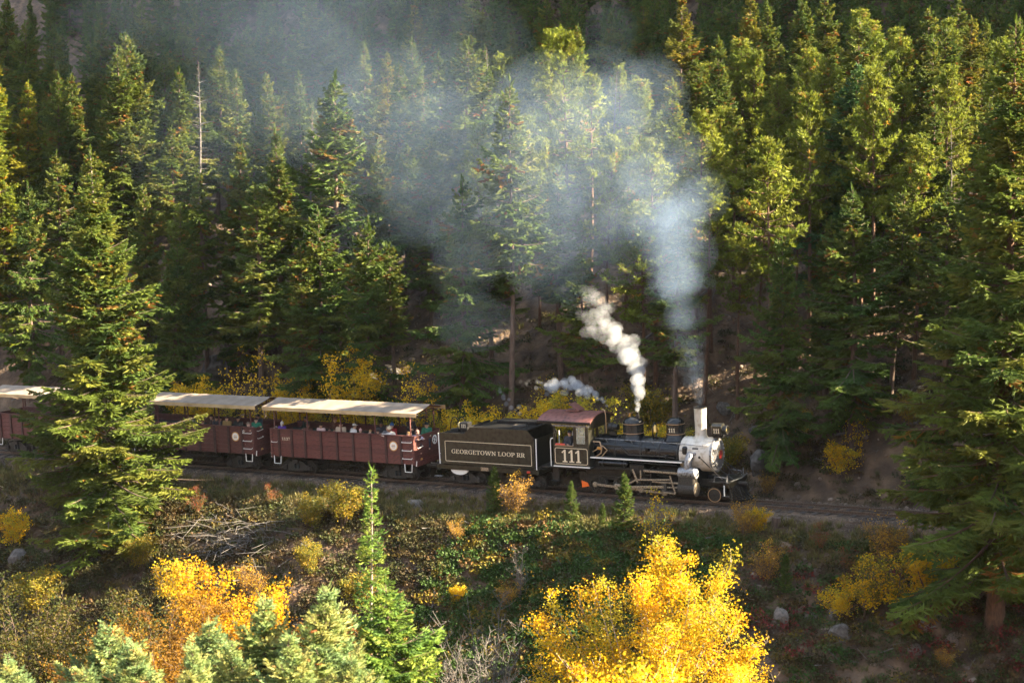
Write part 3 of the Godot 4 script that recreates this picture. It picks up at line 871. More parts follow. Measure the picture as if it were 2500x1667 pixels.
		pbox("spring", Vector3(-4.95, 1.12, 0.62 * s), Vector3(0.8, 0.10, 0.10), M.grimy, t)
	for x in [-5.55, -4.33, -3.14, -1.95]:
		prod("axle", [Vector3(x, 0.46, -0.6), Vector3(x, 0.46, 0.6)], 0.08, M.grimy, t)
	prod("axle", [Vector3(0.38, 0.335, -0.6), Vector3(0.38, 0.335, 0.6)], 0.06, M.grimy, t)
	pbox("leading_truck", Vector3(0.38, 0.42, 0), Vector3(0.5, 0.22, 0.7), M.black_iron, t)
	# pilot
	pbox("pilot_deck", Vector3(0.72, 1.0, 0), Vector3(1.0, 0.05, 1.9), M.black_iron, t)
	pbox("pilot_beam", Vector3(1.22, 0.92, 0), Vector3(0.20, 0.26, 2.15), M.dark_green, t, 0.02)
	pbox("coupler", Vector3(1.52, 0.84, 0), Vector3(0.5, 0.16, 0.18), M.grimy, t, 0.04)
	for k in 13:
		var z := -0.96 + 0.16 * k
		var b := Buf.new()
		b.bar(Vector3(1.26, 0.80, z * 0.92), Vector3(1.34 + 0.62 * (1 - absf(z) / 1.05), 0.16, z), 0.05, 0.05, Vector3.BACK)
		part(b, "pilot_bar", M.black_iron, t)
	for s in [1.0, -1.0]:
		var b := Buf.new()
		b.bar(Vector3(1.30, 0.15, 1.02 * s), Vector3(1.96, 0.15, 0.06 * s), 0.08, 0.10, Vector3.UP)
		part(b, "pilot_sill", M.black_iron, t)
		prod("coupling_lever", [Vector3(1.36, 1.1, 1.0 * s), Vector3(1.5, 1.1, 0.0)], 0.018, M.grey_steel, t)
		pbox("front_step", Vector3(1.12, 0.40, 1.02 * s), Vector3(0.34, 0.04, 0.22), M.black_iron, t)
		pbox("step_hanger", Vector3(1.05, 0.66, 1.05 * s), Vector3(0.05, 0.5, 0.03), M.white_paint, t, 0.006)
		prod("flag_post", [Vector3(1.18, 1.03, 0.98 * s), Vector3(1.18, 1.36, 0.98 * s)], 0.022, M.grey_steel, t)
		prod("deck_rail", [Vector3(0.5, 1.02, 0.9 * s), Vector3(0.52, 1.26, 0.9 * s), Vector3(1.1, 1.24, 0.92 * s), Vector3(1.12, 1.02, 0.92 * s)], 0.016, M.grey_steel, t)
	prod("air_hose", [Vector3(1.3, 0.8, 0.4), Vector3(1.5, 0.62, 0.4), Vector3(1.6, 0.4, 0.38), Vector3(1.66, 0.5, 0.36)], 0.03, M.black_iron, t)
	# cab
	pbox("cab_floor", Vector3(-7.0, 1.28, 0), Vector3(2.7, 0.08, 2.3), M.black_iron, t)
	pbox("backhead", Vector3(-5.95, 2.0, 0), Vector3(0.35, 1.2, 1.2), M.black_iron, t, 0.06)
	for s in [1.0, -1.0]:
		var lo := pbox("cab_side", Vector3(-6.63, 1.87, 1.19 * s), Vector3(1.88, 0.96, 0.04), M.dark_green, t, 0.006)
		pbox("side_trim", Vector3(-6.63, 1.372, 1.20 * s), Vector3(1.94, 0.05, 0.06), M.white_paint, lo, 0.006)
		pbox("window_post", Vector3(-7.515, 2.845, 1.19 * s), Vector3(0.11, 0.98, 0.04), M.dark_green, t, 0.004)
		pbox("window_post", Vector3(-6.42, 2.845, 1.19 * s), Vector3(0.16, 0.98, 0.04), M.dark_green, t, 0.004)
		pbox("window_post", Vector3(-5.775, 2.845, 1.19 * s), Vector3(0.17, 0.98, 0.04), M.dark_green, t, 0.004)
		pbox("window_lintel", Vector3(-6.63, 3.33, 1.187 * s), Vector3(1.90, 0.09, 0.05), M.grey_steel, t, 0.004)
		var fw := pbox("front_window", Vector3(-6.10, 2.42, 1.19 * s), Vector3(0.48, 0.14, 0.036), M.dark_green, t, 0.004)
		pbox("pane", Vector3(-6.10, 2.89, 1.19 * s), Vector3(0.48, 0.80, 0.008), M.glass, fw, 0.0)
		pbox("window_sill", Vector3(-6.98, 2.37, 1.22 * s), Vector3(0.98, 0.03, 0.10), M.copper_pipe, t, 0.006)
		if s > 0:
			pbox("arm_rest", Vector3(-7.2, 2.43, 1.20), Vector3(0.50, 0.08, 0.12), M.lamp_red, t, 0.03)
		var x := Transform3D(Basis() if s > 0 else Basis(Vector3.UP, PI), Vector3(-6.63, 1.88, 1.211 * s))
		var rbd := part(ring_border(1.74, 0.78, 0.10, 0.025, 0.006), "panel_line", M.cream, lo)
		rbd.transform = x
		words("111", 0.60, 1.02, x, M.cream, lo)
		prod("grab_iron", [Vector3(-7.75, 1.35, 1.16 * s), Vector3(-7.75, 2.55, 1.16 * s), Vector3(-7.70, 2.68, 1.16 * s), Vector3(-7.52, 2.72, 1.17 * s)], 0.025, M.white_paint, t)
		pbox("cab_front", Vector3(-5.70, 2.3, 0.86 * s), Vector3(0.04, 1.7, 0.60), M.dark_green, t, 0.004)
		pbox("cab_step", Vector3(-7.6, 0.62, 1.05 * s), Vector3(0.4, 0.04, 0.25), M.black_iron, t)
		pbox("step_strap", Vector3(-7.6, 0.95, 0.98 * s), Vector3(0.34, 0.62, 0.03), M.black_iron, t)
	var ov := Buf.new()
	var arch := PackedVector2Array()
	for k in 26:
		var i := k if k < 13 else 25 - k
		var a := PI * (0.12 + 0.76 * i / 12.0)
		var inner := 0.0 if k < 13 else 1.0
		arch.append(Vector2(cos(a) * (1.40 - 0.04 * inner), 3.52 - 0.04 * inner + (sin(a) - sin(PI * 0.12)) * 0.52))
	ov.prism(arch, -8.36, -5.52, Transform3D(Basis(Vector3.BACK, Vector3.UP, Vector3.RIGHT), Vector3.ZERO))
	var rf := part(ov, "cab_roof", M.roof_red, t)
	for s in [1.0, -1.0]:
		pbox("roof_edge", Vector3(-6.94, 3.49, 1.31 * s), Vector3(2.86, 0.13, 0.03), M.black_iron, rf, 0.008)
	pbox("hatch_frame", Vector3(-7.0, 3.90, 0.0), Vector3(0.62, 0.08, 0.62), M.roof_red, rf)
	pbox("roof_hatch", Vector3(-6.86, 4.06, 0.0), Vector3(0.62, 0.035, 0.66), M.roof_red, rf, 0.008, Basis(Vector3.BACK, -0.55))
	var gb := Buf.new()
	var gp := PackedVector2Array()
	for k in 13:
		var a := PI * (0.13 + 0.74 * k / 12.0)
		gp.append(Vector2(cos(a) * 1.35, 3.48 + (sin(a) - sin(PI * 0.12)) * 0.51))
	gp.append(Vector2(-1.2, 3.30))
	gp.append(Vector2(-0.6, 3.15))
	gp.append(Vector2(0.6, 3.15))
	gp.append(Vector2(1.2, 3.30))
	gb.prism(gp, -5.72, -5.68, Transform3D(Basis(Vector3.BACK, Vector3.UP, Vector3.RIGHT), Vector3.ZERO))
	part(gb, "front_gable", M.black_iron, t)


func truck(t: Node3D, x: float, base := 1.45, r := 0.33) -> void:
	for s in [1.0, -1.0]:
		var f := Buf.new()
		f.prism(PackedVector2Array([Vector2(-base * 0.66, 0.40), Vector2(-base * 0.40, 0.46), Vector2(-0.24, 0.68), Vector2(0.24, 0.68), Vector2(base * 0.40, 0.46), Vector2(base * 0.66, 0.40), Vector2(base * 0.66, 0.22), Vector2(base * 0.40, 0.20), Vector2(0.24, 0.12), Vector2(-0.24, 0.12), Vector2(-base * 0.40, 0.20), Vector2(-base * 0.66, 0.22)]), 0.70, 0.80, Transform3D(Basis(), Vector3(x, 0, 0)) if s > 0 else Transform3D(Basis(), Vector3(x, 0, -1.5)))
		var sf := part(f, "truck_frame", M.grimy, t)
		for e in [-0.5, 0.5]:
			pbox("axle_box", Vector3(x + base * e, 0.34, 0.84 * s), Vector3(0.26, 0.26, 0.16), M.grimy, sf, 0.03)
			wheel("wheel", Vector3(x + base * e, r, 0.56 * s), r, t)
		for e in [-0.11, 0.11]:
			plathe("spring", [Vector2(0, 0.05), Vector2(0.04, 0.075), Vector2(0.08, 0.055), Vector2(0.12, 0.075), Vector2(0.16, 0.055), Vector2(0.20, 0.075), Vector2(0.24, 0.05)], Vector3(x + e, 0.28, 0.83 * s), Vector3.UP, M.black_iron, sf, 12)
	pbox("bolster", Vector3(x, 0.66, 0), Vector3(0.3, 0.22, 1.9), M.grimy, t)
	for e in [-0.5, 0.5]:
		prod("axle", [Vector3(x + base * e, r, -0.56), Vector3(x + base * e, r, 0.56)], 0.06, M.grimy, t)


func tender() -> void:
	var c := -11.35
	var t := thing("tender", "dark green tender lettered in cream behind the engine's cab", "tender", on_track(c))
	var body := PackedVector2Array([Vector2(-13.9 - c, 1.14), Vector2(-8.62 - c, 1.14), Vector2(-8.62 - c, 2.62), Vector2(-8.98 - c, 3.02), Vector2(-12.15 - c, 3.02), Vector2(-12.5 - c, 2.68), Vector2(-13.9 - c, 2.68)])
	for s in [1.0, -1.0]:
		var b := Buf.new()
		b.prism(body, 1.16 * s, 1.20 * s)
		var sd := part(b, "tank_side", M.dark_green, t)
		var x := Transform3D(Basis() if s > 0 else Basis(Vector3.UP, PI), Vector3(-11.2 - c, 1.78, 1.203 * s))
		var ln := part(ring_border(4.86, 1.02, 0.06, 0.024, 0.006), "panel_line", M.cream, sd)
		ln.transform = x
		words("GEORGETOWN LOOP RR", 0.205, 4.12, x, M.cream, sd, false)
		prod("grab_iron", [Vector3(-8.52 - c, 1.1, 1.2 * s), Vector3(-8.50 - c, 2.62, 1.2 * s)], 0.028, M.white_paint, t)
		prod("grab_iron", [Vector3(-13.96 - c, 1.12, 1.2 * s), Vector3(-13.98 - c, 2.66, 1.2 * s)], 0.028, M.white_paint, t)
		pbox("side_lamp", Vector3(-9.0 - c, 0.95, 1.16 * s), Vector3(0.18, 0.11, 0.06), M.lamp_red, t, 0.02)
		pbox("worn_patch_plate", Vector3(-11.45 - c, 0.97, 1.155 * s), Vector3(0.42, 0.18, 0.02), M.rod_steel, t, 0.004)
		pbox("rear_step", Vector3(-14.2 - c, 0.45, 1.0 * s), Vector3(0.4, 0.04, 0.24), M.grey_steel, t)
	pbox("tank_back", Vector3(-13.88 - c, 1.9, 0), Vector3(0.04, 1.5, 2.31), M.dark_green, t)
	pbox("tank_front", Vector3(-8.66 - c, 1.85, 0), Vector3(0.04, 1.4, 2.31), M.black_iron, t)
	pbox("tank_deck", Vector3(-13.15 - c, 2.60, 0), Vector3(1.42, 0.04, 2.30), M.black_iron, t)
	pbox("bunker_back", Vector3(-12.36 - c, 2.80, 0), Vector3(0.04, 0.40, 2.30), M.black_iron, t)
	pbox("bunker_top", Vector3(-10.55 - c, 2.97, 0), Vector3(3.0, 0.04, 2.30), M.black_iron, t)
	pbox("bunker_ridge", Vector3(-10.35 - c, 3.06, -0.7), Vector3(2.3, 0.16, 0.8), M.black_iron, t, 0.03)
	plathe("oil_hatch", [Vector2(0, 0.36), Vector2(0.06, 0.36), Vector2(0.08, 0.33), Vector2(0.08, 0.28), Vector2(0.05, 0.27), Vector2(0.05, 0)], Vector3(-9.9 - c, 2.99, 0.25), Vector3.UP, M.grimy, t, 24)
	prod("vent_pipe", [Vector3(-9.35 - c, 2.98, 0.3), Vector3(-9.35 - c, 3.22, 0.3)], 0.03, M.black_iron, t)
	prod("top_rail", [Vector3(-11.6 - c, 3.0, -0.3), Vector3(-11.6 - c, 3.14, -0.3), Vector3(-8.95 - c, 3.14, -0.3), Vector3(-8.95 - c, 3.0, -0.3)], 0.02, M.black_iron, t)
	plathe("water_hatch", [Vector2(0, 0.28), Vector2(0.10, 0.28), Vector2(0.12, 0.24), Vector2(0.12, 0)], Vector3(-13.5 - c, 2.62, 0.3), Vector3.UP, M.black_iron, t, 20)
	var rl := pbox("rear_lamp", Vector3(-12.9 - c, 2.92, 0.35), Vector3(0.5, 0.38, 0.42), M.black_iron, t, 0.03)
	plathe("lamp_lens", [Vector2(0, 0.16), Vector2(0.1, 0.17), Vector2(0.1, 0.13), Vector2(0.06, 0)], Vector3(-13.14 - c, 2.92, 0.35), Vector3.LEFT, M.lens, rl, 20)
	words("111", 0.18, 0.26, Transform3D(Basis(), Vector3(-12.9 - c, 2.94, 0.562)), M.cream, rl)
	pbox("lamp_stand", Vector3(-12.9 - c, 2.68, 0.35), Vector3(0.3, 0.14, 0.3), M.black_iron, rl)
	for k in 2:
		var hp := []
		for i in 11:
			var a := PI * i / 10.0
			hp.append(Vector3(-13.62 - c - 0.42 * k - 0.26 * cos(a), 2.55 + 0.62 * sin(a), -0.5))
		prod("hose_hoop", hp, 0.025, M.black_iron, t)
	pbox("frame", Vector3(-11.3 - c, 0.97, 0), Vector3(5.7, 0.26, 2.28), M.dark_green, t, 0.02)
	pbox("front_apron", Vector3(-8.35 - c, 1.12, 0), Vector3(0.5, 0.05, 2.1), M.black_iron, t)
	pbox("rear_beam", Vector3(-14.12 - c, 0.95, 0), Vector3(0.18, 0.30, 2.25), M.grimy, t)
	pbox("rear_platform", Vector3(-14.1 - c, 1.12, 0), Vector3(0.4, 0.03, 2.2), M.black_iron, t)
	pbox("coupler", Vector3(-14.5 - c, 0.72, 0), Vector3(0.7, 0.18, 0.20), M.grimy, t, 0.04)
	var tr := Buf.new()
	var arc := PackedVector2Array()
	for k in 9:
		var a := PI + PI * k / 8.0
		arc.append(Vector2(-12.95 - c + cos(a) * 0.50, 0.84 + sin(a) * 0.26))
	tr.prism(arc, 0.98, 1.06)
	part(tr, "drain_tray", M.white_paint, t)
	for x in [-12.75, -9.4]:
		truck(t, x - c)
	for x in [-11.2, -10.95]:
		plathe("reservoir", [Vector2(0, 0), Vector2(0.03, 0.18), Vector2(1.0, 0.18), Vector2(1.03, 0)], Vector3(x - c, 0.62, 0.5), Vector3(0, 0, -1), M.grimy, t, 16)


func coach(c: float, label: String, number: String, wood: String) -> Node3D:
	var t := thing("open_coach", label, "open railway coach", on_track(c), "open coaches pulled by the steam engine")
	var W: Material = M[wood]
	var hl := 4.46
	pbox("floor", Vector3(0, 1.46, 0), Vector3(2 * hl - 0.1, 0.06, 2.3), M.grimy, t)
	pbox("underframe", Vector3(0, 0.98, 0), Vector3(2 * hl - 0.2, 0.22, 1.5), M.grimy, t)
	var brd := Buf.new()
	brd.box(Vector3.ZERO, Vector3(2 * hl, 0.228, 0.05), 0.008)
	var bm := brd.mesh()
	brd = Buf.new()
	brd.box(Vector3.ZERO, Vector3(0.05, 0.228, 2.30), 0.008)
	var em := brd.mesh()
	brd = Buf.new()
	brd.box(Vector3.ZERO, Vector3(0.13, 1.46, 0.07), 0.01)
	var sm := brd.mesh()
	for k in 6:
		var y := 1.065 + 0.237 * k
		for s in [1.0, -1.0]:
			piece(bm, "side_board", W if (k + int(s)) % 3 else M.coach_red_old, t, Transform3D(Basis(), Vector3(0, y, s * (1.172 + 0.004 * sin(k * 5.0 + c)))))
			piece(em, "end_board", M.coach_red_old if k % 3 else W, t, Transform3D(Basis(), Vector3(s * (hl - 0.03), y, 0)))
	for s in [1.0, -1.0]:
		for x in [-4.39, -3.90, -3.08, -2.23, -1.23, -0.23, 0.77, 1.82, 2.77, 3.67, 4.39]:
			piece(sm, "stake", M.coach_dark if absf(x) < 4.3 else W, t, Transform3D(Basis(), Vector3(x * s, 1.665, 1.232 * s)))
		pbox("top_rail", Vector3(0, 2.40, 1.19 * s), Vector3(2 * hl + 0.04, 0.045, 0.12), M.coach_red_old, t)
		pbox("bench", Vector3(0, 1.83, 0.55 * s), Vector3(2 * hl - 0.8, 0.06, 0.5), M.coach_green, t)
		pbox("bench_back", Vector3(0, 2.06, 0.26 * s), Vector3(2 * hl - 0.8, 0.36, 0.05), M.coach_green, t)
		for e in [1.0, -1.0]:
			var rungs: Array = [1.26, 1.675, 2.09] if e * s > 0 else [1.72]
			for y in rungs:
				var x0: float = e * 4.34
				var x1: float = e * (3.78 if e * s > 0 else 3.98)
				prod("ladder_rung", [Vector3(x0, y + 0.05, 1.27 * s), Vector3(x0, y, 1.33 * s), Vector3(x1, y, 1.33 * s), Vector3(x1, y + 0.03, 1.27 * s)], 0.017, M.white_paint, t)
			if e > 0 and s > 0:
				for k in 2:
					prod("end_rung", [Vector3(hl + 0.0, 1.78 + 0.40 * k, 0.95), Vector3(hl + 0.07, 1.76 + 0.40 * k, 0.95), Vector3(hl + 0.07, 1.80 + 0.40 * k, 0.50), Vector3(hl, 1.82 + 0.40 * k, 0.50)], 0.016, M.white_paint, t)
			prod("stirrup_step", [Vector3(e * (hl - 0.18), 0.98, 1.22 * s), Vector3(e * (hl - 0.20), 0.58, 1.24 * s), Vector3(e * (hl - 0.60), 0.58, 1.24 * s), Vector3(e * (hl - 0.62), 0.98, 1.22 * s)], 0.024, M.white_paint, t)
			prod("corner_handle", [Vector3(e * (hl + 0.03), 0.88, 1.16 * s), Vector3(e * (hl + 0.06), 1.14, 1.15 * s)], 0.026, M.white_paint, t)
		prod("truss_rod", [Vector3(-hl + 0.5, 0.92, 0.8 * s), Vector3(-1.3, 0.62, 0.8 * s), Vector3(1.3, 0.62, 0.8 * s), Vector3(hl - 0.5, 0.92, 0.8 * s)], 0.02, M.grimy, t)
		# round emblem and number
		var px: float = 3.22 * s
		var md := plathe("emblem", [Vector2(0, 0.25), Vector2(0.012, 0.25), Vector2(0.014, 0.0)], Vector3(px, 1.86, 1.215 * s), Vector3(0, 0, s), M.medal_rim, t, 32)
		plathe("emblem_face", [Vector2(0, 0.20), Vector2(0.006, 0.20), Vector2(0.007, 0.0)], Vector3(px, 1.86, 1.227 * s), Vector3(0, 0, s), M.white_paint, md, 32)
		for k in 3:
			pbox("emblem_line", Vector3(px, 1.92 - 0.07 * k, 1.236 * s), Vector3(0.22 - 0.03 * absf(k - 1), 0.032, 0.004), M.medal_rim if k != 1 else M.dark_print, md, 0.0)
		if number:
			words(number, 0.15, 0.52, Transform3D(Basis() if s > 0 else Basis(Vector3.UP, PI), Vector3(-3.47 * s, 1.90, 1.212 * s)), M.cream, t)
	for e in [1.0, -1.0]:
		plathe("end_marker", [Vector2(0, 0.10), Vector2(0.02, 0.10), Vector2(0.025, 0.07), Vector2(0.012, 0.06), Vector2(0.012, 0)], Vector3(e * (hl + 0.01), 1.12, 0.62), Vector3(e, 0, 0), M.medal_rim, t, 20)
		pbox("end_sill", Vector3(e * (hl + 0.02), 0.98, 0), Vector3(0.12, 0.26, 2.3), W, t)
		pbox("coupler", Vector3(e * (hl + 0.28), 0.72, 0), Vector3(0.62, 0.18, 0.2), M.grimy, t, 0.04)
		truck(t, e * 3.15)
		if e > 0:
			var bw := plathe("brake_wheel", [Vector2(0, 0.20), Vector2(0.02, 0.23), Vector2(0.04, 0.20), Vector2(0.02, 0.17), Vector2(0, 0.20)], Vector3(hl + 0.22, 2.0, -0.35), Vector3(1, 0, 0), M.white_paint, t, 24)
			for k in 4:
				prod("brake_spoke", [Vector3(hl + 0.24, 2.0, -0.35), Vector3(hl + 0.24, 2.0 + 0.2 * sin(PI * k / 2 + 0.4), -0.35 + 0.2 * cos(PI * k / 2 + 0.4))], 0.018, M.white_paint, bw, 6)
			prod("brake_staff", [Vector3(hl + 0.05, 2.0, -0.35), Vector3(hl + 0.24, 2.0, -0.35)], 0.02, M.grimy, bw)
		# canopy posts and end rafters
		for s in [1.0, -1.0]:
			pbox("end_rafter", Vector3(e * (hl + 0.02), 3.66, 0.68 * s), Vector3(0.05, 0.06, 1.42), M.coach_red_old, t, 0.006, Basis(Vector3.RIGHT, 0.20 * s))
		pbox("king_post", Vector3(e * (hl + 0.02), 3.45, 0), Vector3(0.06, 0.62, 0.06), M.coach_red_old, t)
		prod("end_tie", [Vector3(e * (hl + 0.02), 3.42, -1.2), Vector3(e * (hl + 0.02), 3.42, 1.2)], 0.022, M.grimy, t)
	for k in 5:
		var x := -hl + 0.25 + (2 * hl - 0.5) * k / 4.0
		for s in [1.0, -1.0]:
			pbox("canopy_post", Vector3(x, 2.95, 1.12 * s), Vector3(0.06, 1.10, 0.06), M.coach_red_old, t, 0.008)
		pbox("tie_beam", Vector3(x, 3.46, 0), Vector3(0.05, 0.07, 2.3), M.coach_red_old, t, 0.006)
	# canvas canopy: two slopes and two hanging valances
	for s in [1.0, -1.0]:
		var b := Buf.new()
		var N := 24
		for i in N:
			for j in 6:
				var q := []
				for e in [[i, j], [i + 1, j], [i + 1, j + 1], [i, j + 1]]:
					var fx: float = e[0] / float(N)
					var fz: float = e[1] / 6.0
					var sag: float = -0.028 * sin(PI * fz) * (0.5 + 0.5 * cos(TAU * fx * 8.0)) + 0.006 * sin(fx * 61.0 + fz * 4.0)
					q.append(Vector3(-hl - 0.30 + (2 * hl + 0.6) * fx, lerpf(3.86, 3.585, fz) + sag, 1.42 * fz * s))
				var nn: Vector3 = (q[1] - q[0]).cross(q[3] - q[0]).normalized()
				if nn.y < 0: nn = -nn
				b.quad(q[0], q[1], q[2], q[3], nn)
				var dn := Vector3(0, -0.012, 0)
				b.quad(q[0] + dn, q[1] + dn, q[2] + dn, q[3] + dn, -nn)
		part(b, "canopy", M.canvas, t)
		b = Buf.new()
		for i in N * 2:
			var x0 := -hl - 0.30 + (2 * hl + 0.6) * i / (N * 2.0)
			var x1 := -hl - 0.30 + (2 * hl + 0.6) * (i + 1) / (N * 2.0)
			var z0: float = (1.423 + 0.010 * sin(x0 * 5.0)) * s
			var z1: float = (1.423 + 0.010 * sin(x1 * 5.0)) * s
			b.quad(Vector3(x0, 3.585, 1.423 * s), Vector3(x1, 3.585, 1.423 * s), Vector3(x1, 3.40 + 0.008 * sin(x1 * 9), z1), Vector3(x0, 3.40 + 0.008 * sin(x0 * 9), z0), Vector3(0, 0, s))
			b.quad(Vector3(x0, 3.585, 1.411 * s), Vector3(x1, 3.585, 1.411 * s), Vector3(x1, 3.40 + 0.008 * sin(x1 * 9), z1 - 0.012 * s), Vector3(x0, 3.40 + 0.008 * sin(x0 * 9), z0 - 0.012 * s), Vector3(0, 0, -s))
		part(b, "valance", M.valance, t)
	return t


func railway() -> void:
	var t := thing("railway_track", "narrow railway track of rusty rails climbing across the slope", "railway track", on_track(0))
	for s in [1.0, -1.0]:
		var b := Buf.new()
		b.prism(PackedVector2Array([Vector2(-0.055, -0.13), Vector2(0.055, -0.13), Vector2(0.055, -0.115), Vector2(0.012, -0.095), Vector2(0.012, -0.04), Vector2(0.032, -0.03), Vector2(0.032, 0.0), Vector2(-0.032, 0.0), Vector2(-0.032, -0.03), Vector2(-0.012, -0.04), Vector2(-0.012, -0.095), Vector2(-0.055, -0.115)]), -48, 40, Transform3D(Basis(Vector3.BACK, Vector3.UP, Vector3.RIGHT), Vector3(0, 0, 0.49 * s)))
		part(b, "rail", M.rail_steel, t)
	var b := Buf.new()
	b.box(Vector3.ZERO, Vector3(0.20, 0.16, 1.9), 0.02)
	var m := b.mesh()
	var r := RandomNumberGenerator.new()
	r.seed = 8
	for k in 150:
		piece(m, "sleeper", M.sleeper, t, Transform3D(Basis(Vector3.UP, r.randfn(0, 0.015)), Vector3(-48 + 0.585 * k, -0.212, r.randfn(0, 0.03))))


# ---------- people: a smooth surface round a skeleton ----------
func blob(caps: Array, cell: float, grow := 0.0) -> Buf:
	# caps: [a, b, ra, rb]; smooth union, meshed as surface nets
	var lo := Vector3.ONE * 1e6
	var hi := -lo
	for c in caps:
		for e in 2:
			var rr: float = c[2 + e] + grow + 2 * cell
			lo = lo.min(c[e] - Vector3.ONE * rr)
			hi = hi.max(c[e] + Vector3.ONE * rr)
	var nx := int((hi.x - lo.x) / cell) + 2
	var ny := int((hi.y - lo.y) / cell) + 2
	var nz := int((hi.z - lo.z) / cell) + 2
	var f := PackedFloat32Array()
	f.resize(nx * ny * nz)
	f.fill(9.0)
	var k := 0.035
	for c in caps:
		var a: Vector3 = c[0]
		var ab: Vector3 = c[1] - c[0]
		var il := 1.0 / maxf(ab.length_squared(), 1e-6)
		var ra: float = c[2] + grow
		var rb: float = c[3] + grow
		var m := maxf(ra, rb) + 3.0 * cell + 0.03
		var l := ((a.min(c[1]) - Vector3.ONE * m - lo) / cell).floor().max(Vector3.ZERO)
		var h := ((a.max(c[1]) + Vector3.ONE * m - lo) / cell).ceil().min(Vector3(nx - 1, ny - 1, nz - 1))
		for x in range(int(l.x), int(h.x) + 1):
			for y in range(int(l.y), int(h.y) + 1):
				for z in range(int(l.z), int(h.z) + 1):
					var p := lo + Vector3(x, y, z) * cell - a
					var t := clampf(p.dot(ab) * il, 0.0, 1.0)
					var d := (p - ab * t).length() - lerpf(ra, rb, t)
					var i := (x * ny + y) * nz + z
					var o := f[i]
					var hh := maxf(k - absf(d - o), 0.0) / k
					f[i] = minf(d, o) - hh * hh * k * 0.25
	var idx := {}
	var pts := []
	for x in nx - 1:
		for y in ny - 1:
			for z in nz - 1:
				var i := (x * ny + y) * nz + z
				var s := 0
				var acc := Vector3.ZERO
				var cnt := 0
				if f[i] > 0.2:
					continue
				var val := []
				for c in 8:
					val.append(f[i + ((c & 1) * ny + ((c >> 1) & 1)) * nz + (c >> 2)])
					if val[c] < 0.0: s += 1
				if s == 0 or s == 8:
					continue
				for e in [[0, 1], [2, 3], [4, 5], [6, 7], [0, 2], [1, 3], [4, 6], [5, 7], [0, 4], [1, 5], [2, 6], [3, 7]]:
					var va: float = val[e[0]]
					var vb: float = val[e[1]]
					if (va < 0.0) != (vb < 0.0):
						var pa := Vector3(e[0] & 1, (e[0] >> 1) & 1, e[0] >> 2)
						var pb := Vector3(e[1] & 1, (e[1] >> 1) & 1, e[1] >> 2)
						acc += pa.lerp(pb, va / (va - vb))
						cnt += 1
				idx[i] = pts.size()
				pts.append(lo + (Vector3(x, y, z) + acc / cnt) * cell)
	var nor := []
	for p in pts:
		nor.append(Vector3.ZERO)
	var tris := []
	var st := [ny * nz, nz, 1]
	for i in idx:
		for ax in 3:
			# the grid edge from this cell's corner along ax, shared by four cells
			var j: int = i + st[ax]
			if (f[i] < 0.0) == (f[j] < 0.0):
				continue
			var u: int = st[(ax + 1) % 3]
			var w: int = st[(ax + 2) % 3]
			if not (idx.has(i - u) and idx.has(i - w) and idx.has(i - u - w)):
				continue
			var q := [idx[i], idx[i - u], idx[i - u - w], idx[i - w]]
			var out := Vector3.ZERO
			out[ax] = 1.0 if f[i] < 0.0 else -1.0
			for tr in [[0, 1, 2], [0, 2, 3]]:
				var n: Vector3 = (pts[q[tr[1]]] - pts[q[tr[0]]]).cross(pts[q[tr[2]]] - pts[q[tr[0]]])
				if n.dot(out) < 0.0: n = -n
				for e in tr:
					nor[q[e]] += n
				tris.append([q[tr[0]], q[tr[1]], q[tr[2]]])
	var b := Buf.new()
	for t in tris:
		b.tri(pts[t[0]], pts[t[1]], pts[t[2]], nor[t[0]].normalized(), nor[t[1]].normalized(), nor[t[2]].normalized())
	return b


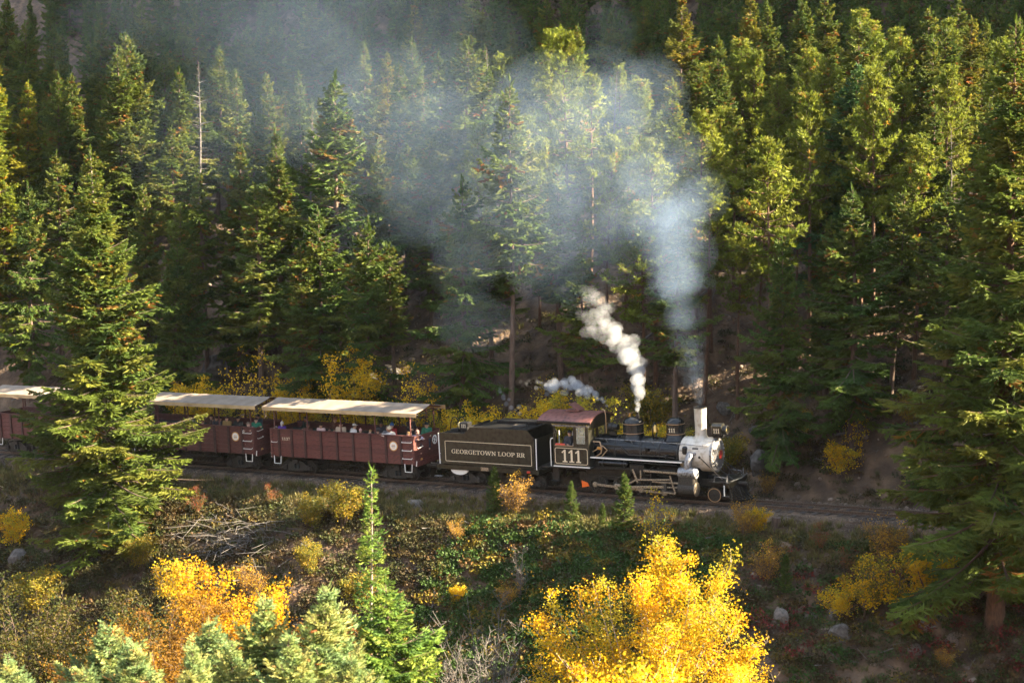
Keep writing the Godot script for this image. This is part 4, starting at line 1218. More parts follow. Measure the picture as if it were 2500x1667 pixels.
func pose(kind: String) -> Dictionary:
	# seated at the hips, facing +z; clothes are the same bones drawn a little thicker
	var hip := Vector3(0, 0, 0)
	var lean := 0.0
	match kind:
		"lean": lean = 0.62
		"low": lean = 0.25
	var up := Vector3(0, cos(lean), sin(lean))
	var chest := hip + up * 0.36
	var neck := hip + up * 0.50
	var head := neck + Vector3(0, 0.17, 0.03 + lean * 0.08)
	var sh := [neck + Vector3(0.185, -0.035, 0), neck + Vector3(-0.185, -0.035, 0)]
	var el := [sh[0] + Vector3(0.06, -0.26, 0.06), sh[1] + Vector3(-0.06, -0.26, 0.06)]
	var hd := [el[0] + Vector3(-0.08, -0.02, 0.24), el[1] + Vector3(0.08, -0.02, 0.24)]
	match kind:
		"rail":
			el[0] = sh[0] + Vector3(0.16, -0.16, 0.18)
			hd[0] = el[0] + Vector3(0.02, 0.10, 0.22)
		"lean":
			el = [sh[0] + Vector3(0.05, -0.10, 0.25), sh[1] + Vector3(-0.05, -0.12, 0.25)]
			hd = [el[0] + Vector3(-0.06, 0.06, 0.24), el[1] + Vector3(0.06, 0.07, 0.24)]
		"raise":
			el[1] = sh[1] + Vector3(-0.14, -0.10, 0.18)
			hd[1] = el[1] + Vector3(-0.02, 0.24, 0.06)
	var skin := [[head + Vector3(0, 0.045, -0.01), head + Vector3(0, -0.03, 0.02), 0.092, 0.078], [head + Vector3(0, -0.10, 0.035), head + Vector3(0, -0.06, 0.035), 0.042, 0.05], [neck - up * 0.04, head - Vector3(0, 0.06, 0), 0.058, 0.052], [head + Vector3(0, -0.005, 0.10), head + Vector3(0, -0.03, 0.115), 0.012, 0.017], [head + Vector3(0.088, 0, 0), head + Vector3(0.092, -0.03, 0), 0.016, 0.012], [head + Vector3(-0.088, 0, 0), head + Vector3(-0.092, -0.03, 0), 0.016, 0.012]]
	var torso := [[hip, hip + up * 0.18, 0.150, 0.130], [hip + up * 0.18, chest, 0.130, 0.150], [chest, neck - up * 0.05, 0.145, 0.085], [sh[0], sh[1], 0.075, 0.075]]
	var arms := []
	var tips := []
	for i in 2:
		arms.append([sh[i], el[i], 0.058, 0.045])
		var wr: Vector3 = el[i].lerp(hd[i], 0.80)
		arms.append([el[i], wr, 0.045, 0.032])
		tips.append([wr, el[i].lerp(hd[i], 1.05), 0.030, 0.040])
	var legs := []
	if kind == "stand":
		for s in [1.0, -1.0]:
			legs.append([hip + Vector3(0.09 * s, -0.02, 0), Vector3(0.10 * s, -0.46, 0.02), 0.092, 0.062])
			legs.append([Vector3(0.10 * s, -0.46, 0.02), Vector3(0.10 * s, -0.86, 0), 0.062, 0.045])
			legs.append([Vector3(0.10 * s, -0.87, -0.03), Vector3(0.11 * s, -0.88, 0.14), 0.045, 0.038])
	else:
		for s in [1.0, -1.0]:
			legs.append([hip + Vector3(0.09 * s, -0.02, 0), Vector3(0.12 * s, -0.01, 0.42), 0.092, 0.066])
			legs.append([Vector3(0.12 * s, -0.01, 0.42), Vector3(0.12 * s, -0.42, 0.42), 0.062, 0.045])
			legs.append([Vector3(0.12 * s, -0.44, 0.40), Vector3(0.12 * s, -0.45, 0.56), 0.045, 0.036])
	var body := blob(skin + torso + arms + tips + legs, 0.022)
	for i in 2:
		# five fingers, the thumb from the side of the palm
		var wr: Vector3 = el[i].lerp(hd[i], 0.80)
		var d: Vector3 = (hd[i] - el[i]).normalized()
		var a := d.cross(Vector3.UP).normalized()
		var dn := a.cross(d)
		var pal: Vector3 = el[i].lerp(hd[i], 1.12)
		for k in 4:
			var o := a * (-0.030 + 0.020 * k)
			var l: float = [0.065, 0.078, 0.074, 0.058][k]
			body.tube([pal + o - d * 0.02, pal + o + d * l * 0.5, pal + o + d * l * 0.85 - dn * l * 0.35], [0.010, 0.009, 0.007], 6)
		var th := a * (0.04 if i == 0 else -0.04)
		body.tube([wr + d * 0.03 + th * 0.6, wr + d * 0.07 + th * 1.6, wr + d * 0.11 + th * 1.8 - dn * 0.01], [0.012, 0.011, 0.008], 6)
	var coat := blob(torso + arms, 0.024, 0.016)
	var pants := blob([[hip, hip + Vector3(0, 0.03, 0), 0.15, 0.14]] + legs.filter(func(l): return l[2] > 0.05), 0.026, 0.018)
	var face := Buf.new()
	for s in [1.0, -1.0]:
		face.ball(head + Vector3(0.033 * s, 0.012, 0.085), Vector3(0.013, 0.009, 0.010), Basis(), 5, 8)
	face.ball(head + Vector3(0, -0.068, 0.088), Vector3(0.024, 0.006, 0.008), Basis(), 5, 8)
	var hair := Buf.new()
	hair.ball(head + Vector3(0, 0.055, -0.018), Vector3(0.104, 0.100, 0.108), Basis(Vector3.RIGHT, -0.25), 8, 14)
	var long := Buf.new()
	long.ball(head + Vector3(0, 0.055, -0.018), Vector3(0.106, 0.102, 0.110), Basis(Vector3.RIGHT, -0.25), 8, 14)
	long.ball(head + Vector3(0, -0.08, -0.06), Vector3(0.105, 0.16, 0.065), Basis(), 8, 12)
	var cap := Buf.new()
	cap.ball(head + Vector3(0, 0.075, -0.012), Vector3(0.110, 0.085, 0.115), Basis(), 8, 14)
	cap.prism(PackedVector2Array([Vector2(-0.08, 0.06), Vector2(0.08, 0.06), Vector2(0.07, 0.17), Vector2(0, 0.19), Vector2(-0.07, 0.17)]), -0.004, 0.006, Transform3D(Basis(Vector3.RIGHT, Vector3.BACK, Vector3.UP), head + Vector3(0, 0.055, 0)))
	var beanie := Buf.new()
	beanie.ball(head + Vector3(0, 0.068, -0.014), Vector3(0.112, 0.108, 0.116), Basis(), 8, 14)
	beanie.ball(head + Vector3(0, 0.19, -0.02), Vector3(0.03, 0.03, 0.03), Basis(), 6, 8)
	var mask := Buf.new()
	mask.ball(head + Vector3(0, -0.055, 0.07), Vector3(0.06, 0.048, 0.045), Basis(), 7, 10)
	return {"body": body.mesh(), "coat": coat.mesh(), "pants": pants.mesh(), "face": face.mesh(), "hair": hair.mesh(), "long": long.mesh(), "cap": cap.mesh(), "beanie": beanie.mesh(), "mask": mask.mesh()}


# look: [pose, u, height of hips, z, turn, scale, coat colour, hair or hat kind, its colour, skin tone, label]
func cloth(c: Color) -> StandardMaterial3D:
	var key := "cloth_%s" % c.to_html()
	if not M.has(key):
		mat(key, c.linear_to_srgb(), 0.9)
	return M[key]


func person(poses: Dictionary, look: Array) -> void:
	var x := on_track(look[1])
	x.origin += x.basis * Vector3(0, look[2] + (0.08 if look[0] != "stand" else 0.0), look[3])
	x.basis = Basis(Vector3.UP, look[4]) * Basis.from_scale(Vector3.ONE * look[5])
	x.basis = Basis(Vector3.UP, -atan2(TH.z, TH.x)) * x.basis
	var t := thing("person", look[10], "person", x, "people riding the train")
	var p: Dictionary = poses[look[0]]
	piece(p.body, "body", M[look[9]], t)
	piece(p.face, "face_features", M.dark_print, t)
	piece(p.coat, "jacket", cloth(look[6]), t)
	piece(p.pants, "trousers", cloth(Color(0.03, 0.035, 0.05)), t)
	var hk: String = look[7]
	if hk in ["cap", "beanie"]:
		piece(p.hair, "hair", cloth(Color(0.05, 0.03, 0.02)), t)
		piece(p[hk], "hat", cloth(look[8]), t)
	elif hk == "mask":
		piece(p.hair, "hair", cloth(Color(0.05, 0.03, 0.02)), t)
		piece(p.beanie, "hat", cloth(look[8]), t)
		piece(p.mask, "face_mask", cloth(Color(0.35, 0.5, 0.65)), t)
	else:
		piece(p[hk], "hair", cloth(look[8]), t)


const TREES := [
	[-48.58, -6, 13.66, 4.66, "fir_low_b", "fir_dark", "dark low-branched fir above the rearmost coach's tail, lowest tree uphill"],
	[-52.95, -9, 13.86, 5.28, "fir_a", "fir_yellow", "yellow-green fir above the rearmost coach's tail, second tree uphill"],
	[-58.32, -14, 17.21, 4.08, "fir_a", "fir_yellow", "tall yellow-green fir above the rearmost coach's tail, third tree uphill"],
	[-57.09, -15, 14.74, 0.71, "fir_a", "fir_yellow", "tall yellow-green fir above the rearmost coach's tail, fourth tree uphill"],
	[-56.89, -16, 10.96, 5.45, "fir_b", "fir", "green fir above the rearmost coach's tail, fifth tree uphill"],
	[-66.23, -23.71, 7.1, 3.41, "fir_slim", "fir", "short slim pointed fir above the rearmost coach's tail, sixth tree uphill"],
	[-90.24, -46, 16.92, 1.57, "fir_c", "fir", "tall green fir above the rearmost coach's tail, seventh tree uphill"],
	[-47.68, -8, 13.72, 1.14, "fir_high_b", "fir", "green fir above the rearmost coach, lowest tree uphill"],
	[-48.87, -12, 9.65, 0.87, "fir_high", "fir", "green fir above the rearmost coach, second tree uphill"],
	[-55.38, -16.05, 14.25, 0.8, "fir_slim", "fir", "tall slim pointed fir above the rearmost coach, third tree uphill"],
	[-56.33, -18.75, 11.8, 6.11, "fir_slim", "fir", "slim pointed fir above the rearmost coach, fourth tree uphill"],
	[-57.09, -20, 12.47, 1.32, "fir_a", "fir", "green fir above the rearmost coach, fifth tree uphill"],
	[-60.44, -22, 12.55, 6.03, "fir_a", "fir", "green fir above the rearmost coach, sixth tree uphill"],
	[-61.58, -26, 8.55, 5.48, "fir_a", "fir", "short green fir above the rearmost coach, seventh tree uphill"],
	[-80.31, -42, 13.14, 1.97, "fir_b", "fir", "green fir above the rearmost coach, eighth tree uphill"],
	[-50.39, -17.43, 14.6, 3.39, "fir_slim", "fir", "tall slim pointed fir behind the big spruce, lowest tree uphill"],
	[-51.23, -19, 15.46, 1.14, "fir_wide", "fir", "tall broad bushy fir behind the big spruce, second tree uphill"],
	[-54.1, -20, 10.94, 1.24, "fir_c", "fir", "green fir behind the big spruce, third tree uphill"],
	[-57.7, -23.79, 10.95, 1.88, "fir_b", "fir", "green fir behind the big spruce, fourth tree uphill"],
	[-56.99, -27, 15.51, 2.61, "fir_wide", "fir", "tall broad bushy fir behind the big spruce, fifth tree uphill"],
	[-76.58, -44, 14.09, 1.66, "fir_a", "fir", "tall green fir behind the big spruce, sixth tree uphill"],
	[-35.68, -5.5, 12.69, 3.74, "fir_high", "fir", "green fir above the middle coach's people, lowest tree uphill"],
	[-36.04, -8, 12.77, 2.23, "fir_high_b", "fir", "green fir above the middle coach's people, second tree uphill"],
	[-43.31, -15, 8.32, 3.02, "fir_b", "fir", "short green fir above the middle coach's people, third tree uphill"],
	[-48.71, -23, 10.32, 1.16, "fir_b", "fir", "green fir above the middle coach's people, fourth tree uphill"],
	[-56.16, -33, 13.83, 4.43, "fir_b", "fir", "green fir above the middle coach's people, fifth tree uphill"],
	[-35.68, -4.5, 11.04, 1.61, "fir_low", "fir_dark", "dark low-branched fir beside the big spruce, lowest tree uphill"],
	[-39.57, -7, 12.42, 2.25, "fir_a", "fir", "green fir beside the big spruce, second tree uphill"],
	[-42.57, -13, 10.63, 2.3, "fir_high_b", "fir", "green fir beside the big spruce, third tree uphill"],
	[-44.02, -15.5, 12.65, 2.84, "fir_slim", "fir", "slim pointed fir beside the big spruce, fourth tree uphill"],
	[-53.85, -25.74, 11.35, 3.92, "fir_slim", "fir", "slim pointed fir beside the big spruce, fifth tree uphill"],
	[-58.2, -31, 11.61, 0.75, "fir_a", "fir", "green fir beside the big spruce, sixth tree uphill"],
	[-34.36, -9, 13.91, 5.92, "fir_a", "fir", "green fir above the middle coach, lowest tree uphill"],
	[-43.42, -21, 11.08, 3.22, "fir_b", "fir", "green fir above the middle coach, second tree uphill"],
	[-47.68, -24, 11.89, 1.58, "fir_c", "fir", "green fir above the middle coach, third tree uphill"],
	[-49.04, -27.81, 7.9, 0.68, "fir_b", "fir", "short green fir above the middle coach, fourth tree uphill"],
	[-52.53, -29.72, 8.83, 5.4, "fir_slim", "fir", "short slim pointed fir above the middle coach, fifth tree uphill"],
	[-30.35, -6, 13.39, 1.31, "fir_high", "fir", "green fir above the gap between coaches, lowest tree uphill"],
	[-38.42, -16, 9.02, 3.84, "fir_c", "fir", "green fir above the gap between coaches, second tree uphill"],
	[-37.19, -16.56, 11.39, 2.13, "fir_a", "fir", "green fir above the gap between coaches, third tree uphill"],
	[-39.5, -19, 10.28, 1.96, "fir_slim", "fir", "slim pointed fir above the gap between coaches, fourth tree uphill"],
	[-57.59, -40, 11.18, 1.92, "fir_b", "fir", "green fir above the gap between coaches, fifth tree uphill"],
	[-26.17, -4, 11.21, 6.26, "fir_high_b", "fir", "green fir above the front coach's number, lowest tree uphill"],
	[-31.56, -10, 13.96, 4.52, "fir_slim", "fir", "slim pointed fir above the front coach's number, second tree uphill"],
	[-36.05, -18, 11.39, 6.2, "fir_slim", "fir", "slim pointed fir above the front coach's number, third tree uphill"],
	[-43.16, -25.75, 8.36, 5.8, "fir_c", "fir", "short green fir above the front coach's number, fourth tree uphill"],
	[-46.02, -33, 13.35, 1.49, "fir_wide", "fir", "broad bushy fir above the front coach's number, fifth tree uphill"],
	[-51.15, -36, 11.72, 2.16, "fir_c", "fir", "green fir above the front coach's number, sixth tree uphill"],
	[-25.55, -5, 12.27, 2.86, "fir_low_b", "fir_dark", "dark low-branched fir above the front coach's rear half, lowest tree uphill"],
	[-26.75, -9, 17.33, 0.91, "fir_low_b", "fir_dark", "tall dark low-branched fir above the front coach's rear half, second tree uphill"],
	[-31.68, -15, 8.73, 0.21, "fir_c", "fir", "short green fir above the front coach's rear half, third tree uphill"],
	[-37.94, -22, 9.06, 2.1, "fir_b", "fir", "green fir above the front coach's rear half, fourth tree uphill"],
	[-42.36, -28.34, 7.54, 0.82, "fir_slim", "fir", "short slim pointed fir above the front coach's rear half, fifth tree uphill"],
	[-40.53, -29.47, 10.92, 3.96, "fir_slim", "fir", "slim pointed fir above the front coach's rear half, sixth tree uphill"],
	[-48.15, -38, 12.7, 0.67, "fir_b", "fir", "green fir above the front coach's rear half, seventh tree uphill"],
	[-22.17, -4.5, 12, 2.34, "fir_low_b", "fir_dark", "dark low-branched fir above the middle of the front coach, lowest tree uphill"],
	[-26.22, -12, 11.35, 1.85, "fir_a", "fir", "green fir above the middle of the front coach, second tree uphill"],
	[-35.84, -25, 12.32, 5.79, "fir_b", "fir", "green fir above the middle of the front coach, third tree uphill"],
	[-38.61, -30.86, 9.04, 5.35, "fir_c", "fir", "green fir above the middle of the front coach, fourth tree uphill"],
	[-47.41, -40, 10.79, 2.85, "fir_c", "fir", "green fir above the middle of the front coach, fifth tree uphill"],
	[-21.3, -6, 8.97, 3.01, "fir_high_b", "fir", "short green fir above the front coach's leaning passengers, lowest tree uphill"],
	[-25.03, -13, 10.7, 0.71, "fir_high", "fir", "green fir above the front coach's leaning passengers, second tree uphill"],
	[-29.95, -20, 9.63, 3.94, "fir_b", "fir_orange", "orange-flecked fir above the front coach's leaning passengers, third tree uphill"],
	[-29.94, -20.22, 11.87, 5.45, "fir_slim", "fir", "slim pointed fir above the front coach's leaning passengers, fourth tree uphill"],
	[-32.76, -23, 11.84, 0.56, "fir_b", "fir_orange", "orange-flecked fir above the front coach's leaning passengers, fifth tree uphill"],
	[-33.04, -27, 11.86, 3.24, "fir_slim", "fir", "slim pointed fir above the front coach's leaning passengers, sixth tree uphill"],
	[-22.61, -12, 11.83, 2.27, "fir_c", "fir", "green fir above the front coach's end, lowest tree uphill"],
	[-24.28, -16.02, 13.19, 4.36, "fir_slim", "fir", "slim pointed fir above the front coach's end, second tree uphill"],
	[-26.8, -18.38, 10.92, 0.22, "fir_c", "fir", "green fir above the front coach's end, third tree uphill"],
	[-28.1, -22, 9.73, 2.28, "fir_b", "fir", "green fir above the front coach's end, fourth tree uphill"],
	[-38.91, -37, 13.81, 5.25, "fir_c", "fir_orange", "orange-flecked fir above the front coach's end, fifth tree uphill"],
	[-16.14, -4.5, 14.01, 4.83, "fir_low_b", "fir_dark", "tall dark low-branched fir above the tender's rear, lowest tree uphill"],
	[-19.71, -13, 10.43, 2.14, "pine_c", "pine", "tufted pine above the tender's rear, second tree uphill"],
	[-23.28, -17, 13.54, 3.65, "fir_wide", "fir", "broad bushy fir above the tender's rear, third tree uphill"],
	[-29.78, -27.81, 9.86, 2.98, "fir_a", "fir", "green fir above the tender's rear, fourth tree uphill"],
	[-31.28, -32, 13.34, 2.05, "fir_wide", "fir", "broad bushy fir above the tender's rear, fifth tree uphill"],
	[-13.36, -5, 18.77, 2.91, "fir_tall", "fir", "tall bare-trunked fir above the tender, lowest tree uphill"],
	[-15.72, -7, 9.93, 2.18, "fir_high_b", "fir", "green fir above the tender, second tree uphill"],
	[-18.65, -16, 9.01, 4.63, "pine_c", "pine", "tufted pine above the tender, third tree uphill"],
	[-24.46, -21.83, 11.29, 2.2, "fir_slim", "fir", "slim pointed fir above the tender, fourth tree uphill"],
	[-24.76, -24, 10.19, 5.46, "pine_b", "pine", "tufted pine above the tender, fifth tree uphill"],
	[-24.18, -24.83, 9.71, 2.82, "fir_c", "fir", "green fir above the tender, sixth tree uphill"],
	[-31.57, -38, 10.48, 6.01, "fir_b", "fir", "green fir above the tender, seventh tree uphill"],
	[-14.96, -11, 10.27, 1.25, "pine_high", "pine", "tufted pine above the cab roof's rear, lowest tree uphill"],
	[-21.9, -25, 10.59, 5.89, "pine_c", "pine", "tufted pine above the cab roof's rear, second tree uphill"],
	[-23.9, -29.75, 10.24, 1.78, "pine_d", "pine", "tufted pine above the cab roof's rear, third tree uphill"],
	[-31.88, -44, 12.66, 4.52, "fir_a", "fir", "green fir above the cab roof's rear, fourth tree uphill"],
	[-9.36, -5, 10.7, 1.9, "fir_high_b", "fir", "green fir above the red cab roof, lowest tree uphill"],
	[-12.05, -8, 11.95, 4.52, "fir_high_b", "fir", "green fir above the red cab roof, second tree uphill"],
	[-12.87, -13, 12.19, 3.92, "pine_high_b", "pine", "tufted pine above the red cab roof, third tree uphill"],
	[-15.4, -15.12, 13.4, 1.38, "pine_b", "pine", "tufted pine above the red cab roof, fourth tree uphill"],
	[-18.01, -20, 9.41, 3.96, "pine_b", "pine", "tufted pine above the red cab roof, fifth tree uphill"],
	[-19.17, -24, 11.11, 6.2, "fir_a", "fir", "green fir above the red cab roof, sixth tree uphill"],
	[-9.86, -9, 12.1, 0.7, "pine_high", "pine", "tufted pine above the cab's front, lowest tree uphill"],
	[-17.68, -27, 7.71, 3.03, "pine_b", "pine", "short tufted pine above the cab's front, second tree uphill"],
	[-19.64, -30.54, 7.49, 2.61, "pine_a", "pine", "short tufted pine above the cab's front, third tree uphill"],
	[-25.12, -40, 10.15, 2.39, "fir_b", "fir", "green fir above the cab's front, fourth tree uphill"],
	[-6.77, -7, 11.05, 4.51, "pine_high", "pine", "tufted pine above the steaming dome, lowest tree uphill"],
	[-10.16, -12, 10.11, 5.98, "pine_high_b", "pine", "tufted pine above the steaming dome, second tree uphill"],
	[-12.2, -18, 9.83, 5.44, "pine_d", "pine", "tufted pine above the steaming dome, third tree uphill"],
	[-16.59, -28.79, 6.65, 6.06, "fir_slim", "fir", "short slim pointed fir above the steaming dome, fourth tree uphill"],
	[-18.3, -30.68, 6.92, 0.6, "pine_c", "pine", "short tufted pine above the steaming dome, fifth tree uphill"],
	[-24.47, -45, 12, 3.22, "fir_c", "fir", "green fir above the steaming dome, sixth tree uphill"],
	[-4.28, -5.5, 12.11, 5.14, "fir_high_b", "fir", "green fir above the sand dome, lowest tree uphill"],
	[-6.97, -9, 12.63, 2.94, "pine_high_b", "pine", "tufted pine above the sand dome, second tree uphill"],
	[-7.54, -13, 7.84, 6.01, "pine_high_b", "pine", "short tufted pine above the sand dome, third tree uphill"],
	[-9.77, -17, 10.25, 3.82, "fir_a", "fir_yellow", "yellow-green fir above the sand dome, fourth tree uphill"],
	[-13.56, -27, 11.91, 5.16, "fir_c", "fir_orange", "orange-flecked fir above the sand dome, fifth tree uphill"],
	[-3.85, -8, 11.87, 3.55, "pine_high_b", "pine", "tufted pine above the white chimney, lowest tree uphill"],
	[-5.65, -11, 12.42, 2.7, "pine_high_b", "pine", "tufted pine above the white chimney, second tree uphill"],
	[-4.67, -11, 7.38, 6.11, "pine_high_b", "pine", "short tufted pine above the white chimney, third tree uphill"],
	[-6.91, -17, 8.48, 2.41, "pine_d", "pine", "short tufted pine above the white chimney, fourth tree uphill"],
	[-8.61, -21, 11.88, 3.74, "fir_a", "fir", "green fir above the white chimney, fifth tree uphill"],
	[-11.27, -24, 9.4, 4.65, "fir_b", "fir", "green fir above the white chimney, sixth tree uphill"],
	[-12.01, -24.53, 8.33, 3.12, "fir_b", "fir", "short green fir above the white chimney, seventh tree uphill"],
	[-11.5, -26.52, 8.01, 0.12, "pine_d", "pine", "short tufted pine above the white chimney, eighth tree uphill"],
	[-1.96, -8, 9.8, 0.9, "pine_high_b", "pine", "tufted pine above the engine's headlight, lowest tree uphill"],
	[-1.49, -9, 11.15, 1.54, "pine_high_b", "pine", "tufted pine above the engine's headlight, second tree uphill"],
	[-4.69, -14, 9.32, 0.08, "pine_high_b", "pine", "tufted pine above the engine's headlight, third tree uphill"],
	[-7.57, -23.34, 10.21, 1.53, "pine_c", "pine", "tufted pine above the engine's headlight, fourth tree uphill"],
	[-8.26, -24, 10.36, 4.91, "pine_d", "pine", "tufted pine above the engine's headlight, fifth tree uphill"],
	[-9.86, -29, 12.02, 3.08, "fir_b", "fir_orange", "orange-flecked fir above the engine's headlight, sixth tree uphill"],
	[1.66, -4.5, 11.18, 4.53, "fir_low", "fir_dark", "dark low-branched fir above the grey boulder, lowest tree uphill"],
	[0.08, -7, 14.12, 3.25, "pine_high_b", "pine", "tall tufted pine above the grey boulder, second tree uphill"],
	[-4.14, -19, 9.9, 0.1, "pine_a", "pine", "tufted pine above the grey boulder, third tree uphill"],
	[-7.22, -24.28, 10.41, 1.89, "fir_a", "fir", "green fir above the grey boulder, fourth tree uphill"],
	[-6.45, -25.04, 9.76, 4.45, "fir_c", "fir", "green fir above the grey boulder, fifth tree uphill"],
	[-9.41, -31, 11.72, 1.86, "fir_c", "fir", "green fir above the grey boulder, sixth tree uphill"],
	[0.61, -11, 13.74, 4.28, "pine_high_b", "pine", "tufted pine above the bare track's start, lowest tree uphill"],
	[-0.51, -12, 9.34, 3.47, "pine_high_b", "pine", "tufted pine above the bare track's start, second tree uphill"],
	[0.52, -13, 9.02, 3.43, "pine_a", "pine", "tufted pine above the bare track's start, third tree uphill"],
	[-1.97, -19.46, 10.6, 2.7, "pine_a", "pine", "tufted pine above the bare track's start, fourth tree uphill"],
	[-3.44, -22, 10.7, 3.74, "pine_d", "pine", "tufted pine above the bare track's start, fifth tree uphill"],
	[-6.74, -30, 11.63, 5.39, "fir_wide", "fir", "broad bushy fir above the bare track's start, sixth tree uphill"],
	[5.05, -5, 12.65, 2.99, "fir_low_b", "fir_dark", "dark low-branched fir above the yellow trackside sapling, lowest tree uphill"],
	[2.31, -9, 9.09, 1.23, "fir_c", "fir", "green fir above the yellow trackside sapling, second tree uphill"],
	[2.71, -13, 9.88, 1.91, "pine_high", "pine", "tufted pine above the yellow trackside sapling, third tree uphill"],
	[1.67, -14, 12.56, 4.36, "fir_wide", "fir_blue", "bluish fir above the yellow trackside sapling, fourth tree uphill"],
	[1.41, -15.34, 13.54, 3.66, "fir_b", "fir", "green fir above the yellow trackside sapling, fifth tree uphill"],
	[0.38, -16, 8.5, 5.72, "pine_d", "pine", "short tufted pine above the yellow trackside sapling, sixth tree uphill"],
	[-3.76, -26, 12.66, 1.04, "fir_a", "fir", "green fir above the yellow trackside sapling, seventh tree uphill"],
	[-2.25, -28, 10.47, 6.11, "pine_d", "pine", "tufted pine above the yellow trackside sapling, eighth tree uphill"],
	[6.2, -7, 10.84, 0.43, "fir_high", "fir", "green fir above the end of visible track, lowest tree uphill"],
	[3.65, -12, 13.36, 4.97, "pine_high", "pine", "tufted pine above the end of visible track, second tree uphill"],
	[3.07, -15, 9.36, 2.09, "pine_a", "pine", "tufted pine above the end of visible track, third tree uphill"],
	[0.78, -20.12, 12.09, 6.15, "pine_d", "pine", "tufted pine above the end of visible track, fourth tree uphill"],
	[1.78, -22, 10.57, 4.4, "pine_d", "pine", "tufted pine above the end of visible track, fifth tree uphill"],
	[0.54, -24.53, 10.42, 0.77, "pine_a", "pine", "tufted pine above the end of visible track, sixth tree uphill"],
	[6.44, -10, 11.39, 4.47, "pine_high", "pine", "tufted pine above the big fir's outer twigs, lowest tree uphill"],
	[6.47, -12, 11.77, 4.43, "fir_a", "fir", "green fir above the big fir's outer twigs, second tree uphill"],
	[4.2, -15, 10.35, 0.94, "pine_d", "pine", "tufted pine above the big fir's outer twigs, third tree uphill"],
	[5.3, -15.43, 12.3, 1.16, "fir_c", "fir", "green fir above the big fir's outer twigs, fourth tree uphill"],
	[4.65, -19, 11.23, 0.42, "fir_wide", "fir", "broad bushy fir above the big fir's outer twigs, fifth tree uphill"],
	[2.94, -23, 11.85, 0.27, "fir_a", "fir", "green fir above the big fir's outer twigs, sixth tree uphill"],
	[9.06, -6, 11.43, 1.76, "fir_high", "fir", "green fir above the big fir, lowest tree uphill"],
	[8.81, -12, 11.47, 5.52, "fir_high_b", "fir", "green fir above the big fir, second tree uphill"],
	[6.51, -14, 11.39, 1.98, "pine_high", "pine", "tufted pine above the big fir, third tree uphill"],
	[5.64, -22, 10.8, 3.07, "fir_c", "fir_orange", "orange-flecked fir above the big fir, fourth tree uphill"],
	[5.23, -25.39, 10.07, 2.35, "fir_c", "fir", "green fir above the big fir, fifth tree uphill"],
	[3.49, -25.46, 10.54, 0.87, "pine_a", "pine", "tufted pine above the big fir, sixth tree uphill"],
	[2.75, -30, 9.92, 0.95, "fir_b", "fir", "green fir above the big fir, seventh tree uphill"],
	[11.51, -8, 13.26, 5.72, "fir_high_b", "fir", "green fir above the big fir's far side, lowest tree uphill"],
	[8.1, -18, 10.5, 1.65, "pine_b", "pine", "tufted pine above the big fir's far side, second tree uphill"],
	[8.36, -18.59, 10.67, 1.6, "fir_slim", "fir", "slim pointed fir above the big fir's far side, third tree uphill"],
	[8.91, -19, 11.13, 3.25, "fir_b", "fir", "green fir above the big fir's far side, fourth tree uphill"],
]
